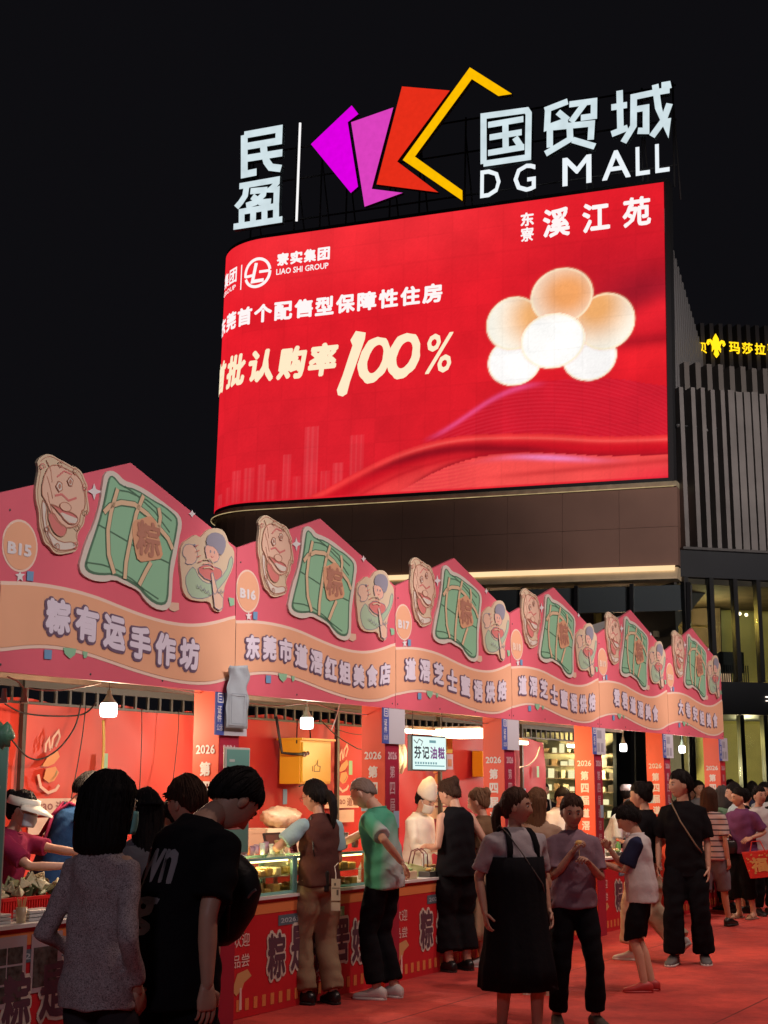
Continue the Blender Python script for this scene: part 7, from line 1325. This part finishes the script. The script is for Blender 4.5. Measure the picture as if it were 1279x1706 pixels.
u, z = solve(468, 1432, 6.75); fr = Fr(RW(T0+u, 6.75, CT+.12), TU, (UP+TD*.3)); root = thing('tablet_stand', RW(T0+u, 6.75, CT), 'dark tilted tablet on a stand behind the glass case', 'tablet'); q = MB(); q.box(fr, -.13, .12, .12, .32, -.012, 0); bevel(q.build('tablet', SHOEB, root), .005); q = MB(); q.box(fr, -.11, .10, .14, .30, .0005, .002); q.build('display', mat('dark display', (.05, .04, .035), .15), root); q = MB(); q.tube([RW(T0+u, 6.8, CT), fr(0, .15, -.02)], .018, 8); q.box(Fr(RW(T0+u, 6.8, CT), TU, TD), -.08, .08, -.06, .06, .0, .012); q.build('stand', SHOEB, root)
h0, h1 = hnd(C1, -1); q = MB(); p = h1
q.rings([(p+UP*z+TU*.0, a_, a_*.55, (TU-TD*.2).normalized(), TD) for z, a_ in ((.03, .012), (-.01, .05), (-.08, .10), (-.16, .125), (-.21, .12), (-.225, .08))], 24, 0, lambda a, i: 1+.06*math.sin(a*6+i*.7)); o = q.build('white_carrier_bag', mat('white plastic', (.60, .63, .75), .35, bump=.4, bscale=12), None, True); tag(o, 'white plastic carrier bag in the hand of the woman with the ponytail', 'carrier bag')
u, z = solve(466, 1435, 6.4); p = RW(T0+u, 6.42, CT+.288)
def cup(p, r_, h, m_, label, name='paper_cup', cat='cup', grp=None):
    root = thing(name, p, label, cat, grp); q = MB(); q.rings([(p+UP*.001, r_*.8, r_*.8, TU, TD), (p+UP*h, r_, r_, TU, TD)], 16); q.build('cup_body', m_, root, True); q = MB(); q.rings([(p+UP*(h+.001), r_*1.06, r_*1.06, TU, TD), (p+UP*(h+.010), r_*1.02, r_*1.02, TU, TD)], 16); q.build('rim', m_, root, True)
cup(p, .028, .09, mat('olive paper', (.42, .36, .16), .5), 'olive paper cup on the glass case beside the white carrier bag')
rr = random.Random(21); bm = [mat('jar clear', (.45, .55, .58), .2), mat('jar amber', (.40, .16, .06), .3), mat('jar white', (.65, .65, .66), .4), mat('jar violet', (.25, .16, .28), .4)]
for k in range(13):
    x = 2.62+k*.062; cup(RW(T0+x, 6.40+.10*(k % 2), CT+.288), .022, .05+.03*rr.random(), bm[rr.randrange(4)], 'small jar in the cluster on top of the left display case', 'jar', 'jar', 'jars on top of the display case')
for k, (px, w, h) in enumerate(((562, .05, .10), (578, .055, .12), (596, .05, .09))):
    u, z = solve(px, 1430, 6.45); cup(RW(T0+u, 6.48, CT+.288), w/2+.01, h, mat('jar dark lid', (.12, .10, .09), .3), ['short glass jar nearest the ponytail woman on the right display case', 'taller glass jar in the middle of three on the right display case', 'glass jar under the reaching hand of the cropped man'][k], 'storage_jar', 'jar')
# goods of the third and fourth stalls
rr = random.Random(33)
for k in range(9):
    u = 4.75+k*.20; nm = ['shallow steel tray of snacks', 'stack of white foam boxes', 'rolled white paper', 'bunch of green leaves in a box'][k % 4]
    fr = Fr(RW(T0+u, 6.30+.12*(k % 2), CT), TU, TD); root = thing('food_tray', fr.O, '%s on the third counter, %s from the left' % (nm, ['first', 'second', 'third', 'fourth', 'fifth', 'sixth', 'seventh', 'eighth', 'ninth'][k]), 'tray')
    q = MB(); q.box(fr, -.085, .085, -.06, .06, .001, .03+.02*(k % 3)); bevel(q.build('tray', [M_steel, M_top, cream_, cream_][k % 4], root), .004)
    q = MB(); 
    for j in range(6): q.ball(fr(rr.uniform(-.06, .06), rr.uniform(-.04, .04), .045+.02*(k % 3)), .022, .018, .014, nu=8, nv=6)
    q.build('snacks', snackm[(k*3) % 4], root, True)['kind'] = 'stuff'
for s_ in (3, 4, 5):
    for k in range(6):
        u = SW*s_+.35+k*.29; fr = Fr(RW(T0+u, 6.33+.1*(k % 2), CT), TU, TD); root = thing('food_tray', fr.O, 'tray of snacks on the %s counter, %s from its left end' % (['', '', '', 'fourth', 'fifth', 'farthest'][s_], ['first', 'second', 'third', 'fourth', 'fifth', 'sixth'][k]), 'tray')
        q = MB(); q.box(fr, -.11, .11, -.07, .07, .001, .04); bevel(q.build('tray', [M_steel, M_top][k % 2], root), .004)
        q = MB(); 
        for j in range(7): q.ball(fr(rr.uniform(-.08, .08), rr.uniform(-.05, .05), .055), .024, .020, .016, nu=8, nv=6)
        q.build('snacks', snackm[(k+s_) % 4], root, True)['kind'] = 'stuff'
# hanging price cards and bulb-side plugs
def card(px, py, d, w, h, label):
    u, z = solve(px, py, d); p = RW(T0+u, d, z); fr = Fr(p, (TU+TD*.25), UP+TU*.08); root = thing('hanging_card', p, label, 'card'); q = MB(); q.prism(fr, [(-w*.35, 0), (w*.35, 0), (w*.5, -h), (-w*.5, -h)], -.004, .004); q.build('card', mat('pale card', (.50, .56, .48), .5), root)
    q = MB()
    for k in range(3): q.stroke(fr, [(-w*.2+k*.02, -.03-k*.03), (w*.1, -.06-k*.03), (w*.2, -.04-k*.035)], .012, .005, .007)
    q.build('print', mat('card teal', (.10, .28, .26), .5), root); q = MB(); q.tube([p, p+UP*.14], .003, 4); q.build('cord', M_wcable, root)
card(352, 1152, 6.5, .13, .18, 'pale hanging card by the placard of the first post'); card(613, 1192, 6.6, .13, .18, 'pale hanging card by the placard of the second post')
def cable(name, pts, r, m_, label, cat='cable', grp=None):
    P = [V(p) for p in pts]; out = []
    for i in range(len(P)-1):
        p0 = P[max(i-1, 0)]; p1 = P[i]; p2 = P[i+1]; p3 = P[min(i+2, len(P)-1)]
        for s in range(6): t = s/6; out.append(.5*((2*p1)+(p2-p0)*t+(2*p0-5*p1+4*p2-p3)*t*t+(3*p1-p0-3*p2+p3)*t**3))
    out.append(P[-1]); q = MB(); q.tube(out, r, 6); o = q.build(name, m_, None, True); tag(o, label, cat, grp); return o
def S(px, py, d): u, z = solve(px, py, d); return RW(T0+u, d, z)
cable('black_cable', [S(8, 1172, 7.9), S(40, 1188, 7.9), S(95, 1193, 7.9), S(140, 1189, 7.9), S(160, 1170, 7.8)], .007, M_cable, 'black cable sagging along the top of the orange-lit cloth')
cable('black_cable', [S(135, 1172, 7.9), S(125, 1210, 7.9), S(100, 1245, 7.9), S(70, 1264, 7.9), S(45, 1260, 7.9), S(20, 1233, 7.9)], .007, M_cable, 'black cable looping down over the leaf logo behind the nearest stall')
cable('black_cable', [S(143, 1175, 7.9), S(138, 1220, 7.9), S(130, 1270, 7.9), S(119, 1330, 7.9), S(112, 1400, 7.9)], .005, M_cable, 'straight black cable hanging just left of the nearest bulb')
cable('black_cable', [S(236, 1180, 8.0), S(236, 1230, 8.0), S(232, 1330, 8.0)], .004, M_cable, 'thin cable hanging in the middle of the nearest red cloth')
cable('black_cable', [S(298, 1182, 8.0), S(296, 1230, 8.0), S(286, 1320, 8.0), S(282, 1375, 8.0)], .004, M_cable, 'thin cable hanging at the right of the nearest red cloth')
cable('striped_pole', [S(172, 1200, 7.6), S(173, 1240, 7.6), S(170, 1290, 7.6)], .012, mat('ochre tape', (.35, .24, .05), .5), 'ochre and black taped cable below the nearest bulb')
cable('black_cable', [S(495, 1200, 8.0), S(494, 1238, 7.9)], .006, M_cable, 'short cable entering the yellow box from above'); cable('black_cable', [S(516, 1215, 8.0), S(518, 1260, 7.9), S(512, 1300, 7.9), S(498, 1310, 7.9)], .007, M_cable, 'cable running down the right side of the yellow box')
cable('black_cable', [S(535, 1200, 7.9), S(560, 1225, 7.9), S(590, 1244, 7.9), S(600, 1248, 7.9), S(622, 1250, 7.9)], .006, M_cable, 'black cable sagging from the second bulb to the second post'); cable('black_cable', [S(540, 1207, 7.9), S(585, 1222, 7.9), S(622, 1224, 7.9)], .004, M_cable, 'thin cable above the sagging one in the second stall')
cable('white_cable', [S(12, 1127, 6.4), S(30, 1136, 6.4), S(42, 1150, 6.4)], .005, M_wcable, 'short white cable down to the lamp plug at top left')
cable('white_cable', [S(44, 1146, 6.4), S(70, 1150, 6.4), S(110, 1149, 6.4), S(168, 1138, 6.4)], .004, M_wcable, 'white cable from the plug to the nearest bulb'); cable('white_cable', [S(30, 1120, 6.3), S(110, 1128, 6.3), S(240, 1140, 6.3), S(320, 1153, 6.3), S(348, 1155, 6.3)], .004, M_wcable, 'long white cable strung under the first board')
cable('white_cable', [S(325, 1192, 6.5), S(330, 1230, 6.5), S(327, 1270, 6.5), S(323, 1300, 6.5)], .006, M_wcable, 'white cable with a switch hanging beside the first printed post'); cable('white_cable', [S(337, 1192, 6.5), S(334, 1250, 6.5), S(328, 1300, 6.5)], .004, M_wcable, 'thinner white cable hanging beside the one with the switch')
cable('white_cable', [S(402, 1170, 6.3), S(460, 1176, 6.3), S(520, 1172, 6.3), S(560, 1184, 6.3), S(620, 1192, 6.3)], .004, M_wcable, 'white cable strung under the second board'); cable('white_cable', [S(566, 1172, 6.3), S(560, 1195, 6.3), S(552, 1216, 6.3)], .005, M_wcable, 'white tie hanging under the second board')
cable('white_cable', [S(900, 1243, 6.6), S(893, 1262, 6.6), S(880, 1275, 6.6), S(866, 1278, 6.6)], .008, M_wcable, 'thick white cable drooping across the fourth stall'); cable('white_cable', [S(812, 1228, 6.7), S(811, 1290, 6.7), S(813, 1345, 6.7)], .008, M_wcable, 'white cable hanging left of the third printed post'); cable('white_cable', [S(675, 1188, 6.3), S(730, 1192, 6.3), S(800, 1204, 6.3), S(835, 1206, 6.3)], .004, M_wcable, 'white cable strung under the third board')
for (px, py, lab) in ((41, 1152, 'white lamp socket hanging at top left of the nearest stall'), (7, 1152, 'white lamp socket at the very left edge')):
    p = S(px, py, 6.4); q = MB(); q.rings([(p+UP*.02, .014, .014, TU, TD), (p-UP*.03, .018, .018, TU, TD), (p-UP*.07, .028, .028, TU, TD)], 12); o = q.build('lamp_socket', M_wcable, None, True); tag(o, lab, 'lamp socket')
# white tent peak behind the boards
p0 = GY(973, 1045, 30); p1 = GY(1034, 1026, 30); p2 = GY(1010, 1046, 30); q = MB(); root = thing('canopy', V((p0.x+.3, 30.5, 0)), 'white pointed canopy tip showing between the fourth and fifth boards', 'canopy')
q.add([p0, p1, p0+V((.5, 1.2, -.35)), p0+V((-.2, .6, -.30))], [(0, 2, 1), (0, 1, 3), (1, 2, 3), (0, 3, 2)]); q.build('fabric', mat('tent white', (.85, .85, .82), .6), root); q = MB(); q.tube([V((p0.x+.2, 30.8, 0)), V((p0.x+.2, 30.8, p0.z-.15))], .04, 8); q.build('pole', M_steel, root)
lamp('SPOT', (p0.x-3, 27, 1.2), 150, (1, 1, .95), .1, (p0.x+.5, 30.3, p0.z), 25, .4)
# shop display behind the fourth and fifth stalls (mall ground floor)
root = thing('shop_display', BF(-9, -11.6, -2), 'warm-lit shop shelves of the mall seen through the back of the fourth stall', 'shelves')
rr = random.Random(4); gm = [emat('goods glow', (.95, .78, .45), 1.4), mat('goods dark', (.06, .04, .03), .5), mat('goods cream', (.6, .5, .34), .5), mat('goods brown', (.25, .14, .07), .5)]  # first goods material emits, shop light put into the colour
sf = Fr(BF(0, 0, -1.6), BF.X, BF.Y)
for lev in range(6):
    z = -11.1+lev*.42; q = MB(); q.box(sf, -10.5, -2.2, z-.03, z, -.3, .1); q.build('shelf', mat('shelf brown', (.16, .10, .06), .5), root)
    x = -10.3
    while x < -2.4:
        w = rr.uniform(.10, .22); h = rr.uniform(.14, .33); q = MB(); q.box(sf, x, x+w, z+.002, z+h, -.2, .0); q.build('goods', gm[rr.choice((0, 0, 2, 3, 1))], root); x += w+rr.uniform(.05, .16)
for x in (-10.5, -7.8, -5.1, -2.2): q = MB(); q.box(sf, x-.06, x+.06, -11.6, -8.3, -.3, .12); q.build('upright', M_mull, root)
q = MB(); q.box(sf, -10.5, -2.2, -11.6, -8.3, -.42, -.36); q.build('back_panel', mat('shelf back cream', (.50, .42, .26), .6, var=.3, vscale=1.5), root)
for x in (-9, -6, -3): lamp('POINT', BF(x, -9.3, -.9), 420, (1, .78, .42), .2)
lamp('POINT', BF(-1, -9.5, -3), 260, (1, .8, .4), .3)
# hand bits of food
for I, s_, lab in ((C6, 1, 'small snack held at the chest of the person in the mauve polo'), (C8, -1, 'snack on a stick in the hand of the boy')):
    h0, h1 = hnd(I, s_); root = thing('snack', h1, lab, 'snack'); q = MB(); q.ball(h1, .028, .022, .022, nu=12, nv=9); q.build('food', snackm[0], root, True); q = MB(); q.tube([h1, h1+V((0, -.02, -.10))], .003, 5); q.build('stick', mat('bamboo'), root)

# small clutter on the counters
rr = random.Random(77); bm2 = [mat('sauce red', (.45, .05, .03), .3), mat('bottle clear', (.50, .55, .50), .2), mat('sauce brown', (.12, .05, .02), .3), mat('bottle green', (.08, .25, .08), .3)]
ORD = ['first', 'second', 'third', 'fourth', 'fifth', 'sixth', 'seventh', 'eighth', 'ninth', 'tenth']
for s_ in (2, 3, 4, 5):
    for k in range(5):
        u = SW*s_+.30+k*.36+rr.uniform(-.05, .05); p = RW(T0+u, 6.62+rr.uniform(-.05, .1), CT); m_ = bm2[rr.randrange(4)]; h_ = rr.uniform(.15, .24)
        root = thing('sauce_bottle', p, '%s bottle from the left on the %s counter' % (ORD[k], ['', '', 'third', 'fourth', 'fifth', 'farthest'][s_]), 'bottle', 'bottles at the back of the counters')
        q = MB(); q.rings([(p+UP*z*h_, r_, r_, TU, TD) for z, r_ in ((.005, .030), (.02, .033), (.60, .033), (.78, .016), (.9, .013))], 12); q.build('bottle_body', m_, root, True)
        q = MB(); q.rings([(p+UP*h_*z, .016, .016, TU, TD) for z in (.901, 1.0)], 12); q.build('cap', M_white if k % 2 else C_red, root, True)
for s_ in (1, 2, 3, 4, 5):
    for k in range(3):
        u = SW*s_+.42+k*.66; fr = Fr(RW(T0+u, 6.255 if s_ != 1 else 6.28, CT+(.292 if s_ == 1 else 0)), TU, UP+TD*.25); root = thing('price_card', fr.O, '%s price card from the left on the %s counter' % (ORD[k], ['', 'second', 'third', 'fourth', 'fifth', 'farthest'][s_]), 'card', 'price cards standing on the counters')
        q = MB(); q.box(fr, -.05, .05, .002, .085, -.006, 0); q.build('card', [mat('card yellow', (.75, .62, .12), .5), mat('card white', (.7, .7, .66), .5), mat('card pink', (.7, .25, .25), .5)][(k+s_) % 3], root)
        q = MB(); q.box(fr, -.036, .036, .055, .066, .0005, .002); q.box(fr, -.036, .012, .035, .043, .0005, .002); q.box(fr, -.036, .025, .016, .024, .0005, .002); q.build('print', mat('card ink', (.25, .03, .03), .5), root)
for s_, px, py in ((2, 662, 1262), (2, 668, 1262), (3, 836, 1290), (4, 990, 1290)):
    p = S(px, py, 7.4); q = MB(); q.ball(p, .09, .05, .15, TU, TD, nu=16, nv=10, fn=lambda v, p_: tuple(c*(1+.13*math.sin(7*v[0]+5*v[2])) for c in p_)); o = q.build('hanging_bag', mat('clear bag', (.55, .50, .46), .3, bump=.7, bscale=22), None, True)
    q = MB(); q.tube([p+UP*.13, RW(p.dot(TU), 7.4, 2.42)], .004, 5); q.build('cord', M_wcable, o, False, False); tag(o, 'clear bag of packaging hung from the roof at photo side of stall %d' % s_ if False else {662: 'left one of two clear bags hung beside the second post', 668: 'right one of two clear bags hung beside the second post', 836: 'clear bag hung beside the third printed post', 990: 'clear bag hung beside the fourth printed post'}[px], 'bag')
